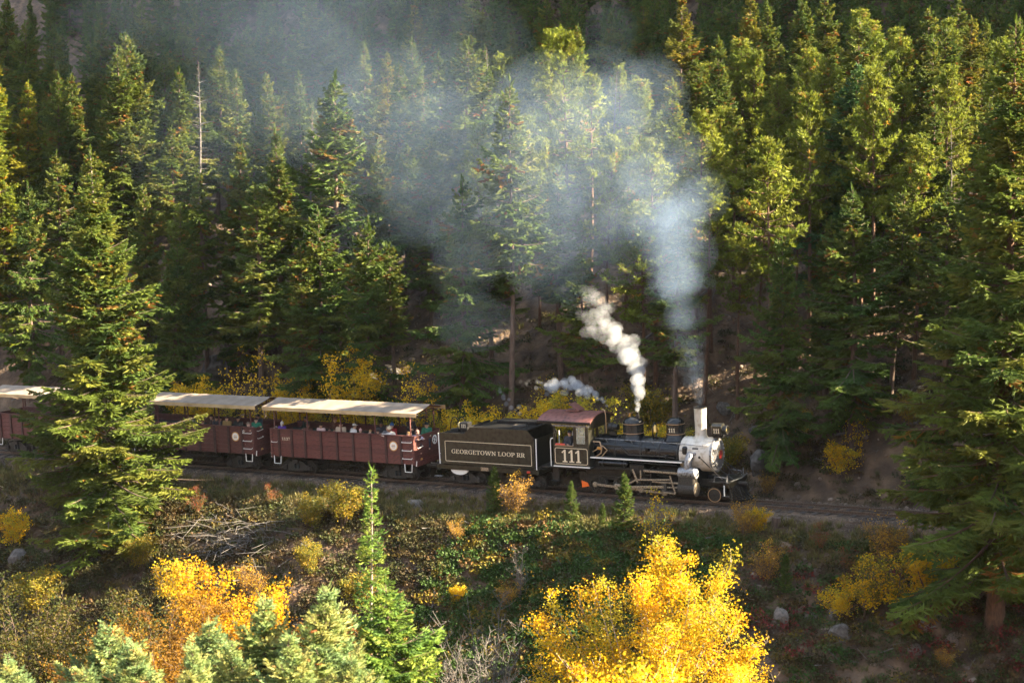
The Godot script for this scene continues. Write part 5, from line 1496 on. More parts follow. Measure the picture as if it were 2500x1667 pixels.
const FAR_TREES := [
	[-101.65, -55.24, 14.62, 3.87, "far_b", "dark far-hill fir above the rearmost coach's tail, foremost row up"],
	[-96.78, -55.03, 12.94, 3.94, "far_c", "dark far-hill fir above the rearmost coach's tail, second row up"],
	[-108.29, -60.33, 11.22, 4.71, "far_b", "dark far-hill fir above the rearmost coach's tail, third row up"],
	[-100.65, -59.49, 12.27, 4.74, "far_c", "dark far-hill fir above the rearmost coach's tail, fourth row up"],
	[-113.03, -66.35, 10.42, 4.19, "far_b", "dark far-hill fir above the rearmost coach's tail, fifth row up"],
	[-103.6, -63.12, 13.01, 1.18, "far_b", "dark far-hill fir above the rearmost coach's tail, sixth row up"],
	[-117.1, -70.28, 14.4, 4.59, "far_b", "dark far-hill fir above the rearmost coach's tail, seventh row up"],
	[-111.67, -71.78, 12.32, 1.95, "far_b", "dark far-hill fir above the rearmost coach's tail, eighth row up"],
	[-120, -76.48, 10.52, 3.53, "far_c", "dark far-hill fir above the rearmost coach's tail, ninth row up"],
	[-114.45, -74.49, 12.55, 4.02, "far_b", "dark far-hill fir above the rearmost coach's tail, tenth row up"],
	[-120, -84.65, 13.72, 5.19, "far_a", "dark far-hill fir above the rearmost coach's tail, eleventh row up"],
	[-120, -84.26, 12.03, 0.64, "far_c", "dark far-hill fir above the rearmost coach's tail, twelfth row up"],
	[-120, -88.46, 13.12, 0.59, "far_c", "dark far-hill fir above the rearmost coach's tail, thirteenth row up"],
	[-120, -88.81, 10.26, 3.96, "far_a", "dark far-hill fir above the rearmost coach's tail, topmost row up"],
	[-93.31, -55.05, 13.15, 1.13, "far_b", "dark far-hill fir above the rearmost coach, foremost row up"],
	[-85.26, -53.38, 11.52, 0.23, "far_b", "dark far-hill fir above the rearmost coach, second row up"],
	[-95.15, -59.93, 12.87, 3.72, "far_a", "dark far-hill fir above the rearmost coach, third row up"],
	[-100.6, -63.92, 13.49, 0.63, "far_a", "dark far-hill fir above the rearmost coach, fourth row up"],
	[-97.26, -65.46, 14.6, 0.99, "far_a", "dark far-hill fir above the rearmost coach, fifth row up"],
	[-104.5, -68.82, 13.61, 2.72, "far_a", "dark far-hill fir above the rearmost coach, sixth row up"],
	[-111.57, -74.79, 12.65, 2.15, "far_b", "dark far-hill fir above the rearmost coach, seventh row up"],
	[-106.39, -75.5, 12.07, 5.82, "far_a", "dark far-hill fir above the rearmost coach, eighth row up"],
	[-117.72, -84.52, 13.47, 4.06, "far_a", "dark far-hill fir above the rearmost coach, ninth row up"],
	[-112.58, -84.06, 12.03, 5.16, "far_b", "dark far-hill fir above the rearmost coach, tenth row up"],
	[-120, -88.5, 12.21, 3.03, "far_b", "dark far-hill fir above the rearmost coach, eleventh row up"],
	[-118.01, -89.82, 11.31, 3.91, "far_c", "dark far-hill fir above the rearmost coach, twelfth row up"],
	[-85.98, -56.24, 13.47, 2.52, "far_c", "dark far-hill fir behind the big spruce, foremost row up"],
	[-89.88, -58.73, 10.77, 2, "far_a", "dark far-hill fir behind the big spruce, second row up"],
	[-87.59, -61.27, 11.25, 4.15, "far_c", "dark far-hill fir behind the big spruce, third row up"],
	[-91.45, -63.05, 11.51, 3.33, "far_b", "dark far-hill fir behind the big spruce, fourth row up"],
	[-100.55, -70.57, 13.59, 2.08, "far_b", "dark far-hill fir behind the big spruce, fifth row up"],
	[-98.97, -71.6, 14.9, 1.93, "far_b", "dark far-hill fir behind the big spruce, sixth row up"],
	[-100.36, -74.64, 11.02, 0.67, "far_b", "dark far-hill fir behind the big spruce, seventh row up"],
	[-105.22, -81.28, 11.71, 1.29, "far_b", "dark far-hill fir behind the big spruce, eighth row up"],
	[-112.92, -89.68, 13.89, 4.95, "far_a", "dark far-hill fir behind the big spruce, ninth row up"],
	[-82.48, -56.93, 14.82, 3.84, "far_a", "dark far-hill fir beside the big spruce, foremost row up"],
	[-85.45, -60.96, 14.7, 1.59, "far_c", "dark far-hill fir beside the big spruce, second row up"],
	[-86.17, -63.81, 10.85, 5.67, "far_c", "dark far-hill fir beside the big spruce, third row up"],
	[-90.26, -70.15, 13.95, 1.47, "far_c", "dark far-hill fir beside the big spruce, fourth row up"],
	[-96.77, -76.55, 12.65, 3.14, "far_a", "dark far-hill fir beside the big spruce, fifth row up"],
	[-101.06, -81.04, 11.78, 3.61, "far_a", "dark far-hill fir beside the big spruce, sixth row up"],
	[-109.8, -91.99, 14.76, 6.2, "far_c", "dark far-hill fir beside the big spruce, seventh row up"],
	[-75.12, -55.46, 10.79, 6.27, "far_c", "dark far-hill fir above the middle coach's people, foremost row up"],
	[-81.82, -61.8, 14.41, 5.25, "far_a", "dark far-hill fir above the middle coach's people, second row up"],
	[-82.53, -65.64, 12.21, 3.56, "far_a", "dark far-hill fir above the middle coach's people, third row up"],
	[-89.31, -71.64, 14.28, 3.94, "far_a", "dark far-hill fir above the middle coach's people, fourth row up"],
	[-91.19, -76.45, 14.28, 4.88, "far_a", "dark far-hill fir above the middle coach's people, fifth row up"],
	[-97.51, -83.5, 11.16, 1.54, "far_c", "dark far-hill fir above the middle coach's people, sixth row up"],
	[-101.46, -88.95, 10.57, 2.62, "far_b", "dark far-hill fir above the middle coach's people, seventh row up"],
	[-72.88, -55.11, 10.3, 2.07, "far_b", "dark far-hill fir above the middle coach, foremost row up"],
	[-74.58, -59.69, 10.52, 1.67, "far_a", "dark far-hill fir above the middle coach, second row up"],
	[-77.25, -64.31, 13.33, 2.84, "far_c", "dark far-hill fir above the middle coach, third row up"],
	[-82.23, -68.33, 12.2, 0.85, "far_c", "dark far-hill fir above the middle coach, fourth row up"],
	[-89.27, -76.96, 14.05, 3.41, "far_c", "dark far-hill fir above the middle coach, fifth row up"],
	[-91.74, -83.66, 11.69, 0.4, "far_b", "dark far-hill fir above the middle coach, sixth row up"],
	[-97.6, -91.14, 13.12, 1.06, "far_c", "dark far-hill fir above the middle coach, seventh row up"],
	[-67.55, -53.97, 10.15, 6.23, "far_b", "dark far-hill fir above the gap between coaches, foremost row up"],
	[-74.04, -61.85, 11.19, 3.78, "far_a", "dark far-hill fir above the gap between coaches, second row up"],
	[-75.73, -64.72, 14.03, 5.87, "far_a", "dark far-hill fir above the gap between coaches, third row up"],
	[-79.27, -71.07, 12.44, 1.81, "far_b", "dark far-hill fir above the gap between coaches, fourth row up"],
	[-81.12, -75.26, 11.57, 1.51, "far_c", "dark far-hill fir above the gap between coaches, fifth row up"],
	[-87.86, -83.28, 12.67, 2.28, "far_a", "dark far-hill fir above the gap between coaches, sixth row up"],
	[-93.28, -89.09, 13.43, 1.17, "far_c", "dark far-hill fir above the gap between coaches, seventh row up"],
	[-63.54, -54.76, 14.21, 5.09, "far_b", "dark far-hill fir above the front coach's number, foremost row up"],
	[-65.91, -59.03, 14.12, 0.2, "far_a", "dark far-hill fir above the front coach's number, second row up"],
	[-70.6, -66.52, 11.92, 4.92, "far_c", "dark far-hill fir above the front coach's number, third row up"],
	[-76.91, -71.24, 10.32, 0.87, "far_c", "dark far-hill fir above the front coach's number, fourth row up"],
	[-76.45, -74.87, 14.99, 5.32, "far_b", "dark far-hill fir above the front coach's number, fifth row up"],
	[-85.52, -85, 13.21, 3.86, "far_c", "dark far-hill fir above the front coach's number, sixth row up"],
	[-88.69, -90.37, 13.17, 5.05, "far_a", "dark far-hill fir above the front coach's number, seventh row up"],
	[-60.24, -55.56, 12.5, 1, "far_b", "dark far-hill fir above the front coach's rear half, foremost row up"],
	[-62.54, -59.17, 10.88, 2.94, "far_a", "dark far-hill fir above the front coach's rear half, second row up"],
	[-66.1, -64.27, 10.68, 3.31, "far_a", "dark far-hill fir above the front coach's rear half, third row up"],
	[-68.44, -68.69, 11.68, 3.58, "far_a", "dark far-hill fir above the front coach's rear half, fourth row up"],
	[-72.13, -74.54, 11.2, 2.11, "far_a", "dark far-hill fir above the front coach's rear half, fifth row up"],
	[-79.25, -84.05, 14.9, 1.66, "far_c", "dark far-hill fir above the front coach's rear half, sixth row up"],
	[-82.26, -88.76, 11.24, 5.85, "far_a", "dark far-hill fir above the front coach's rear half, seventh row up"],
	[-55.7, -54.83, 11.39, 4.03, "far_a", "dark far-hill fir above the middle of the front coach, foremost row up"],
	[-57.84, -58.28, 11.14, 4.53, "far_a", "dark far-hill fir above the middle of the front coach, second row up"],
	[-63.89, -66.35, 14.24, 2.53, "far_b", "dark far-hill fir above the middle of the front coach, third row up"],
	[-64.44, -68.56, 10.74, 3.77, "far_b", "dark far-hill fir above the middle of the front coach, fourth row up"],
	[-68.88, -75.04, 10.49, 2.17, "far_c", "dark far-hill fir above the middle of the front coach, fifth row up"],
	[-76.85, -83.46, 13.69, 5.73, "far_c", "dark far-hill fir above the middle of the front coach, sixth row up"],
	[-52.61, -56.98, 14.2, 4.76, "far_b", "dark far-hill fir above the front coach's leaning passengers, foremost row up"],
	[-56.71, -61.41, 13.07, 3.05, "far_b", "dark far-hill fir above the front coach's leaning passengers, second row up"],
	[-59.69, -66.8, 11.38, 5.26, "far_c", "dark far-hill fir above the front coach's leaning passengers, third row up"],
	[-62.89, -70.89, 14.2, 2.57, "far_b", "dark far-hill fir above the front coach's leaning passengers, fourth row up"],
	[-64.93, -75.69, 13.95, 0.74, "far_a", "dark far-hill fir above the front coach's leaning passengers, fifth row up"],
	[-71.2, -82.61, 10.25, 5.68, "far_c", "dark far-hill fir above the front coach's leaning passengers, sixth row up"],
	[-75.57, -88.24, 11.35, 2.07, "far_c", "dark far-hill fir above the front coach's leaning passengers, seventh row up"],
	[-48.26, -54.26, 11.15, 2.71, "far_a", "dark far-hill fir above the front coach's end, foremost row up"],
	[-54.05, -61.67, 11.02, 2.01, "far_a", "dark far-hill fir above the front coach's end, second row up"],
	[-49.66, -59.08, 12.23, 1.86, "far_c", "dark far-hill fir above the front coach's end, third row up"],
	[-56.32, -64.8, 11.38, 5.65, "far_c", "dark far-hill fir above the front coach's end, fourth row up"],
	[-59.04, -71.78, 12.46, 2.36, "far_b", "dark far-hill fir above the front coach's end, fifth row up"],
	[-63.15, -75.61, 13.43, 4.72, "far_b", "dark far-hill fir above the front coach's end, sixth row up"],
	[-59.09, -74.8, 13.41, 5.54, "far_a", "dark far-hill fir above the front coach's end, seventh row up"],
	[-67.18, -82.5, 10.49, 1.53, "far_b", "dark far-hill fir above the front coach's end, eighth row up"],
	[-45.45, -53.28, 13.83, 1.52, "far_b", "dark far-hill fir above the tender's rear, foremost row up"],
	[-45.89, -58.71, 11.84, 6.11, "far_b", "dark far-hill fir above the tender's rear, second row up"],
	[-52.45, -64.66, 13.13, 4.36, "far_c", "dark far-hill fir above the tender's rear, third row up"],
	[-52.49, -68.34, 11.11, 5.71, "far_c", "dark far-hill fir above the tender's rear, fourth row up"],
	[-64.19, -84.62, 12.75, 1.92, "far_b", "dark far-hill fir above the tender's rear, fifth row up"],
	[-65.41, -88.29, 10.43, 5.9, "far_a", "dark far-hill fir above the tender's rear, sixth row up"],
	[-43.66, -56.39, 11.93, 6.28, "far_c", "dark far-hill fir above the tender, foremost row up"],
	[-47.87, -64.26, 14.2, 6.07, "far_c", "dark far-hill fir above the tender, second row up"],
	[-50.55, -69.16, 13.64, 2.32, "far_c", "dark far-hill fir above the tender, third row up"],
	[-54.31, -77.87, 10.58, 2.65, "far_a", "dark far-hill fir above the tender, fourth row up"],
	[-59.49, -84.87, 12.84, 1.39, "far_c", "dark far-hill fir above the tender, fifth row up"],
	[-38.95, -56.39, 10, 2.65, "far_a", "dark far-hill fir above the cab roof's rear, foremost row up"],
	[-37.8, -56.64, 12.35, 5.67, "far_a", "dark far-hill fir above the cab roof's rear, second row up"],
	[-41.1, -58.53, 11.81, 3.26, "far_a", "dark far-hill fir above the cab roof's rear, third row up"],
	[-43.37, -64.81, 10.37, 0.78, "far_c", "dark far-hill fir above the cab roof's rear, fourth row up"],
	[-43.45, -66.49, 10.21, 3.62, "far_b", "dark far-hill fir above the cab roof's rear, fifth row up"],
	[-47.16, -70.09, 14.22, 0, "far_a", "dark far-hill fir above the cab roof's rear, sixth row up"],
	[-51.31, -77.03, 12.51, 4.57, "far_a", "dark far-hill fir above the cab roof's rear, seventh row up"],
	[-53.35, -83.55, 14.05, 2.04, "far_a", "dark far-hill fir above the cab roof's rear, eighth row up"],
	[-52.25, -83.39, 13.8, 2.77, "far_b", "dark far-hill fir above the cab roof's rear, ninth row up"],
	[-31.74, -54.59, 10.37, 5.12, "far_b", "dark far-hill fir above the cab's front, foremost row up"],
	[-35.26, -60.34, 10.7, 0.89, "far_c", "dark far-hill fir above the cab's front, second row up"],
	[-32.67, -58.07, 14.55, 3.68, "far_a", "dark far-hill fir above the cab's front, third row up"],
	[-37.65, -65.28, 11.55, 1.92, "far_b", "dark far-hill fir above the cab's front, fourth row up"],
	[-40.41, -71.6, 11.04, 5.64, "far_b", "dark far-hill fir above the cab's front, fifth row up"],
	[-30.28, -56.11, 11.35, 2.04, "far_a", "dark far-hill fir above the steaming dome, foremost row up"],
	[-27.79, -54.33, 14.82, 5.87, "far_b", "dark far-hill fir above the steaming dome, second row up"],
	[-33.15, -63.08, 10.68, 5.52, "far_a", "dark far-hill fir above the steaming dome, third row up"],
	[-37.13, -71.87, 12.62, 1.85, "far_c", "dark far-hill fir above the steaming dome, fourth row up"],
	[-40.15, -76.27, 10.73, 5.63, "far_a", "dark far-hill fir above the steaming dome, fifth row up"],
	[-36.94, -74.82, 14.2, 1.98, "far_b", "dark far-hill fir above the steaming dome, sixth row up"],
	[-42.85, -81.68, 12.48, 5.65, "far_a", "dark far-hill fir above the steaming dome, seventh row up"],
	[-22.99, -53.47, 11.23, 1.08, "far_c", "dark far-hill fir above the white chimney, foremost row up"],
	[-21.57, -53.24, 13.99, 6.25, "far_a", "dark far-hill fir above the white chimney, second row up"],
	[-25.97, -59.93, 13.65, 3.35, "far_a", "dark far-hill fir above the white chimney, third row up"],
	[-28.5, -63.56, 10.23, 1.2, "far_a", "dark far-hill fir above the white chimney, fourth row up"],
	[-30.81, -70.42, 10.14, 4.08, "far_b", "dark far-hill fir above the white chimney, fifth row up"],
	[-32.7, -77.71, 10.48, 4.56, "far_b", "dark far-hill fir above the white chimney, sixth row up"],
	[-31.89, -77.81, 12.31, 6.04, "far_b", "dark far-hill fir above the white chimney, seventh row up"],
	[-36.59, -83.11, 12.99, 5.46, "far_c", "dark far-hill fir above the white chimney, eighth row up"],
	[-19.39, -55.24, 12.24, 5.52, "far_b", "dark far-hill fir above the grey boulder, foremost row up"],
	[-16.85, -55.93, 10.65, 4.37, "far_b", "dark far-hill fir above the grey boulder, second row up"],
	[-20.74, -60.95, 14.5, 2.61, "far_a", "dark far-hill fir above the grey boulder, third row up"],
	[-22.51, -66.23, 14.79, 1.4, "far_b", "dark far-hill fir above the grey boulder, fourth row up"],
	[-23.74, -70.25, 12.46, 0.76, "far_c", "dark far-hill fir above the grey boulder, fifth row up"],
	[-25.8, -75.31, 12.33, 1.23, "far_a", "dark far-hill fir above the grey boulder, sixth row up"],
	[-29.04, -82.13, 13.58, 4.52, "far_c", "dark far-hill fir above the grey boulder, seventh row up"],
	[-12.33, -53.47, 12.1, 4.17, "far_b", "dark far-hill fir above the yellow trackside sapling, foremost row up"],
	[-10.82, -54.08, 14.85, 2.34, "far_c", "dark far-hill fir above the yellow trackside sapling, second row up"],
	[-13.75, -59.41, 13.43, 3.29, "far_a", "dark far-hill fir above the yellow trackside sapling, third row up"],
	[-19.24, -71.83, 14.62, 3.7, "far_a", "dark far-hill fir above the yellow trackside sapling, fourth row up"],
	[-15.95, -69.89, 10.63, 6.14, "far_a", "dark far-hill fir above the yellow trackside sapling, fifth row up"],
	[-18.19, -75.82, 13.7, 4.19, "far_b", "dark far-hill fir above the yellow trackside sapling, sixth row up"],
	[-7.07, -54.22, 14.42, 0.83, "far_c", "dark far-hill fir above the big fir's outer twigs, foremost row up"],
	[-5.85, -54.58, 14.27, 0.57, "far_a", "dark far-hill fir above the big fir's outer twigs, second row up"],
	[-9.26, -61.45, 12.86, 2.77, "far_c", "dark far-hill fir above the big fir's outer twigs, third row up"],
	[-6.42, -59.53, 12.91, 0.46, "far_a", "dark far-hill fir above the big fir's outer twigs, fourth row up"],
	[-8.26, -66.02, 11.97, 0.04, "far_c", "dark far-hill fir above the big fir's outer twigs, fifth row up"],
	[-9.58, -69.27, 10.96, 1.79, "far_b", "dark far-hill fir above the big fir's outer twigs, sixth row up"],
	[-11, -74.06, 14.47, 2.66, "far_c", "dark far-hill fir above the big fir's outer twigs, seventh row up"],
	[-2.25, -53.4, 14.95, 0.55, "far_b", "dark far-hill fir above the big fir, foremost row up"],
	[-3.56, -58.32, 13.2, 6.21, "far_a", "dark far-hill fir above the big fir, second row up"],
	[-5.36, -66.62, 10.44, 1.54, "far_b", "dark far-hill fir above the big fir, third row up"],
	[-7.22, -71.7, 10.65, 4.61, "far_a", "dark far-hill fir above the big fir, fourth row up"],
	[-8.29, -76.82, 14.3, 1.17, "far_a", "dark far-hill fir above the big fir, fifth row up"],
	[-0.81, -54.03, 13.86, 6.2, "far_a", "dark far-hill fir above the big fir's far side, foremost row up"],
	[1.73, -54.19, 10.37, 3.91, "far_c", "dark far-hill fir above the big fir's far side, second row up"],
	[-1.09, -61.52, 13.64, 2.42, "far_b", "dark far-hill fir above the big fir's far side, third row up"],
	[0.32, -60.94, 12.9, 0.38, "far_a", "dark far-hill fir above the big fir's far side, fourth row up"],
	[-2.24, -65.89, 10.65, 3.49, "far_c", "dark far-hill fir above the big fir's far side, fifth row up"],
	[-0.57, -65.5, 14.55, 5.71, "far_b", "dark far-hill fir above the big fir's far side, sixth row up"],
	[-3.13, -68.09, 10.97, 4.13, "far_a", "dark far-hill fir above the big fir's far side, seventh row up"],
	[-2.36, -70.75, 11.61, 3.25, "far_c", "dark far-hill fir above the big fir's far side, eighth row up"],
	[-5.52, -75.62, 13, 5.19, "far_c", "dark far-hill fir above the big fir's far side, ninth row up"],
	[-3.62, -77.93, 14.02, 4.3, "far_c", "dark far-hill fir above the big fir's far side, tenth row up"],
	[-38.77, -61.92, 13.28, 4.67, "far_c", "dark far-hill fir above the red cab roof, foremost row up"],
	[-43.43, -69.25, 11.91, 1.09, "far_a", "dark far-hill fir above the red cab roof, second row up"],
	[-45.94, -74.76, 10.35, 0.7, "far_b", "dark far-hill fir above the red cab roof, third row up"],
	[-43.73, -74.15, 12.76, 1.48, "far_b", "dark far-hill fir above the red cab roof, fourth row up"],
	[-49.26, -84.72, 10.8, 3.44, "far_b", "dark far-hill fir above the red cab roof, fifth row up"],
	[-29.68, -61.85, 10.11, 4.94, "far_c", "dark far-hill fir above the sand dome, foremost row up"],
	[-30.85, -63.1, 14.15, 1.48, "far_b", "dark far-hill fir above the sand dome, second row up"],
	[-33.13, -68.8, 12.68, 3.42, "far_c", "dark far-hill fir above the sand dome, third row up"],
	[-38.71, -81.23, 14.73, 3.79, "far_b", "dark far-hill fir above the sand dome, fourth row up"],
	[-24.61, -62, 10.38, 0.22, "far_c", "dark far-hill fir above the engine's headlight, foremost row up"],
	[-25, -64.79, 13.15, 6.1, "far_a", "dark far-hill fir above the engine's headlight, second row up"],
	[-26.32, -70.06, 12, 3.6, "far_a", "dark far-hill fir above the engine's headlight, third row up"],
	[-32.91, -82.14, 13.28, 2.04, "far_c", "dark far-hill fir above the engine's headlight, fourth row up"],
	[-17.41, -60.81, 13.97, 0.11, "far_b", "dark far-hill fir above the bare track's start, foremost row up"],
	[-18.6, -63.8, 12.38, 5.06, "far_c", "dark far-hill fir above the bare track's start, second row up"],
	[-16.63, -63.04, 12.36, 2.77, "far_b", "dark far-hill fir above the bare track's start, third row up"],
	[-20.23, -68.26, 12.69, 5.38, "far_a", "dark far-hill fir above the bare track's start, fourth row up"],
	[-23.46, -75.72, 13, 0.46, "far_a", "dark far-hill fir above the bare track's start, fifth row up"],
	[-22.01, -76.8, 14.22, 3.57, "far_c", "dark far-hill fir above the bare track's start, sixth row up"],
	[-26.06, -81.06, 11.23, 3.64, "far_c", "dark far-hill fir above the bare track's start, seventh row up"],
	[-23.71, -81.63, 13.77, 1.49, "far_a", "dark far-hill fir above the bare track's start, eighth row up"],
	[-11.73, -61.48, 12.09, 0.34, "far_b", "dark far-hill fir above the end of visible track, foremost row up"],
	[-12.85, -63.72, 11.36, 0.27, "far_b", "dark far-hill fir above the end of visible track, second row up"],
	[-11.54, -65.79, 12.6, 5.15, "far_c", "dark far-hill fir above the end of visible track, third row up"],
	[-13.16, -71.26, 14.5, 3.3, "far_b", "dark far-hill fir above the end of visible track, fourth row up"],
	[-14.36, -74.78, 10.83, 4.81, "far_b", "dark far-hill fir above the end of visible track, fifth row up"],
]

const SHADE_TREES := [[18.0, -3.5, 15.0, "first past the bend"], [19.0, -9.0, 14.0, "second past the bend"], [20.0, -15.0, 13.0, "third past the bend"], [20.0, -4.0, 14.0, "fourth past the bend"], [20.0, 3.8, 13.0, "fifth past the bend"], [21.5, -3.2, 16.0, "sixth past the bend"], [24.0, -13.0, 15.0, "seventh past the bend"], [24.0, -7.0, 15.0, "eighth past the bend"], [26.0, -3.3, 15.0, "ninth past the bend"], [27.0, -19.0, 14.0, "tenth past the bend"], [28.0, -4.5, 15.0, "eleventh past the bend"], [29.0, 4.0, 17.0, "twelfth past the bend"], [30.0, -12.0, 15.0, "thirteenth past the bend"], [31.0, -3.2, 17.0, "fourteenth past the bend"], [33.0, -6.0, 16.0, "fifteenth past the bend"], [34.0, 3.6, 18.0, "sixteenth past the bend"], [35.0, -3.5, 15.0, "seventeenth past the bend"], [37.0, -10.0, 16.0, "eighteenth past the bend"], [39.0, 3.5, 18.0, "nineteenth past the bend"], [40.0, -15.0, 16.0, "twentieth past the bend"], [42.0, -6.0, 16.0, "twenty-first past the bend"], [44.0, -3.5, 18.0, "twenty-second past the bend"], [47.0, -9.0, 16.0, "twenty-third past the bend"]]
const ROCKS := [
	[0.7, -4.4, 0.85, 1.0, 3, "dark_rock", "large dark grey boulder behind the engine's pilot"],
	[2.9, -3.4, 0.30, 0.30, 1, "pale_rock", "tan stone on the bank beyond the rails ahead of the pilot"],
	[3.2, -2.9, 0.18, 0.16, 2, "pale_rock", "small tan stone just below the larger one beyond the rails"],
	[4.35, 1.75, 0.34, 0.24, 0, "pale_rock", "pale flat stone at the near rail beside the stump"],
	[4.7, 2.5, 0.20, 0.16, 4, "pale_rock", "small pink stone below the pale flat one"],
	[4.1, 2.7, 0.24, 0.14, 5, "pale_rock", "low flat stone under the pale one at the stump"],
	[6.9, 5.2, 0.26, 0.30, 1, "pale_rock", "pinkish stone alone in the middle of the bank"],
	[6.7, 6.6, 0.24, 0.24, 2, "pale_rock", "pale stone above the grey slabs"],
	[6.2, 7.7, 0.62, 0.60, 3, "rock", "tilted grey slab lowest of the stones by the birch"],
	[7.2, 6.95, 0.48, 0.36, 0, "rock", "grey block beside the tilted slab"],
	[6.8, 7.05, 0.26, 0.22, 5, "pale_rock", "small tan stone on top of the tilted slab"],
	[8.3, 6.9, 0.40, 0.40, 4, "rock", "grey block half hidden by the yellow bush"],
	[11.9, 7.4, 0.52, 0.50, 1, "pale_rock", "pale rough boulder below the golden bush"],
	[13.2, 7.4, 0.46, 0.42, 2, "pale_rock", "wide pale rock between the golden bush and the thick trunk"],
	[13.3, 7.0, 0.26, 0.22, 0, "pale_rock", "small pale rock on top of the wide one"],
	[11.2, 7.6, 0.18, 0.18, 5, "pale_rock", "small stone left of the pale rough boulder"],
	[12.0, 8.2, 0.34, 0.32, 4, "rock", "grey stone below the pale rough boulder"],
	[9.0, 8.0, 0.70, 0.50, 3, "dark_rock", "dark slab under the broad yellow-green bush"],
	[15.6, 6.9, 0.24, 0.20, 2, "pale_rock", "pale stone beyond the thick trunk"],
	[15.2, 7.9, 0.22, 0.18, 1, "pale_rock", "small flat stone below the thick trunk"],
	[16.4, 4.2, 0.34, 0.26, 0, "rock", "grey stone above and beyond the thick trunk"],
	[-36.3, 7.6, 0.95, 0.75, 3, "dark_rock", "large dark boulder at the far left below the yellow shrub"],
	[-35.2, 8.2, 0.5, 0.4, 1, "dark_rock", "smaller dark boulder leaning on the large one"],
	[-14.5, 2.7, 0.50, 0.42, 4, "rock", "grey rock on the bank below the front coach's end"],
	[-18.4, 6.6, 0.40, 0.32, 0, "rock", "grey rock between the olive shrubs"],
	[-36.1, -8.6, 1.3, 1.3, 3, "dark_rock", "big dark outcrop above the middle coach"],
	[-34.4, -9.5, 0.9, 1.2, 1, "rock", "brown outcrop beside the big dark one"],
	[-1.5, -21.0, 0.8, 1.0, 2, "rock", "grey rock high among the trunks above the pilot"],
	[-24.2, -7.4, 1.0, 1.2, 5, "dark_rock", "dark outcrop above the golden shrub"],
	[-22.8, -8.2, 0.8, 1.0, 0, "dark_rock", "second dark outcrop above the golden shrub, higher up"],
	[-23.9, 6.3, 0.30, 0.24, 2, "rock", "grey stone above the slash pile"],
	[-22.2, 5.9, 0.22, 0.18, 4, "rock", "small grey stone above the slash pile"],
	[-27.8, 9.4, 0.34, 0.26, 1, "dark_rock", "dark stone at the foot of the huge bright fir"],
	[-2.8, -8.4, 0.5, 0.5, 4, "dark_rock", "dark rock on the bank behind the sand dome"],
	[-0.6, -6.8, 0.45, 0.45, 1, "dark_rock", "dark rock on the bank behind the chimney"],
	[0.9, -8.2, 0.5, 0.5, 2, "dark_rock", "dark rock uphill of the large dark grey boulder"],
	[5.4, -8.8, 0.7, 0.5, 0, "dark_rock", "dark rock uphill of the airy yellow sapling"],
	[6.1, -3.1, 0.24, 0.2, 3, "pale_rock", "tan stone at the foot of the bank ahead of the engine"],
	[7.6, -3.4, 0.2, 0.16, 5, "pale_rock", "flat tan stone farther along beyond the rails"],
]


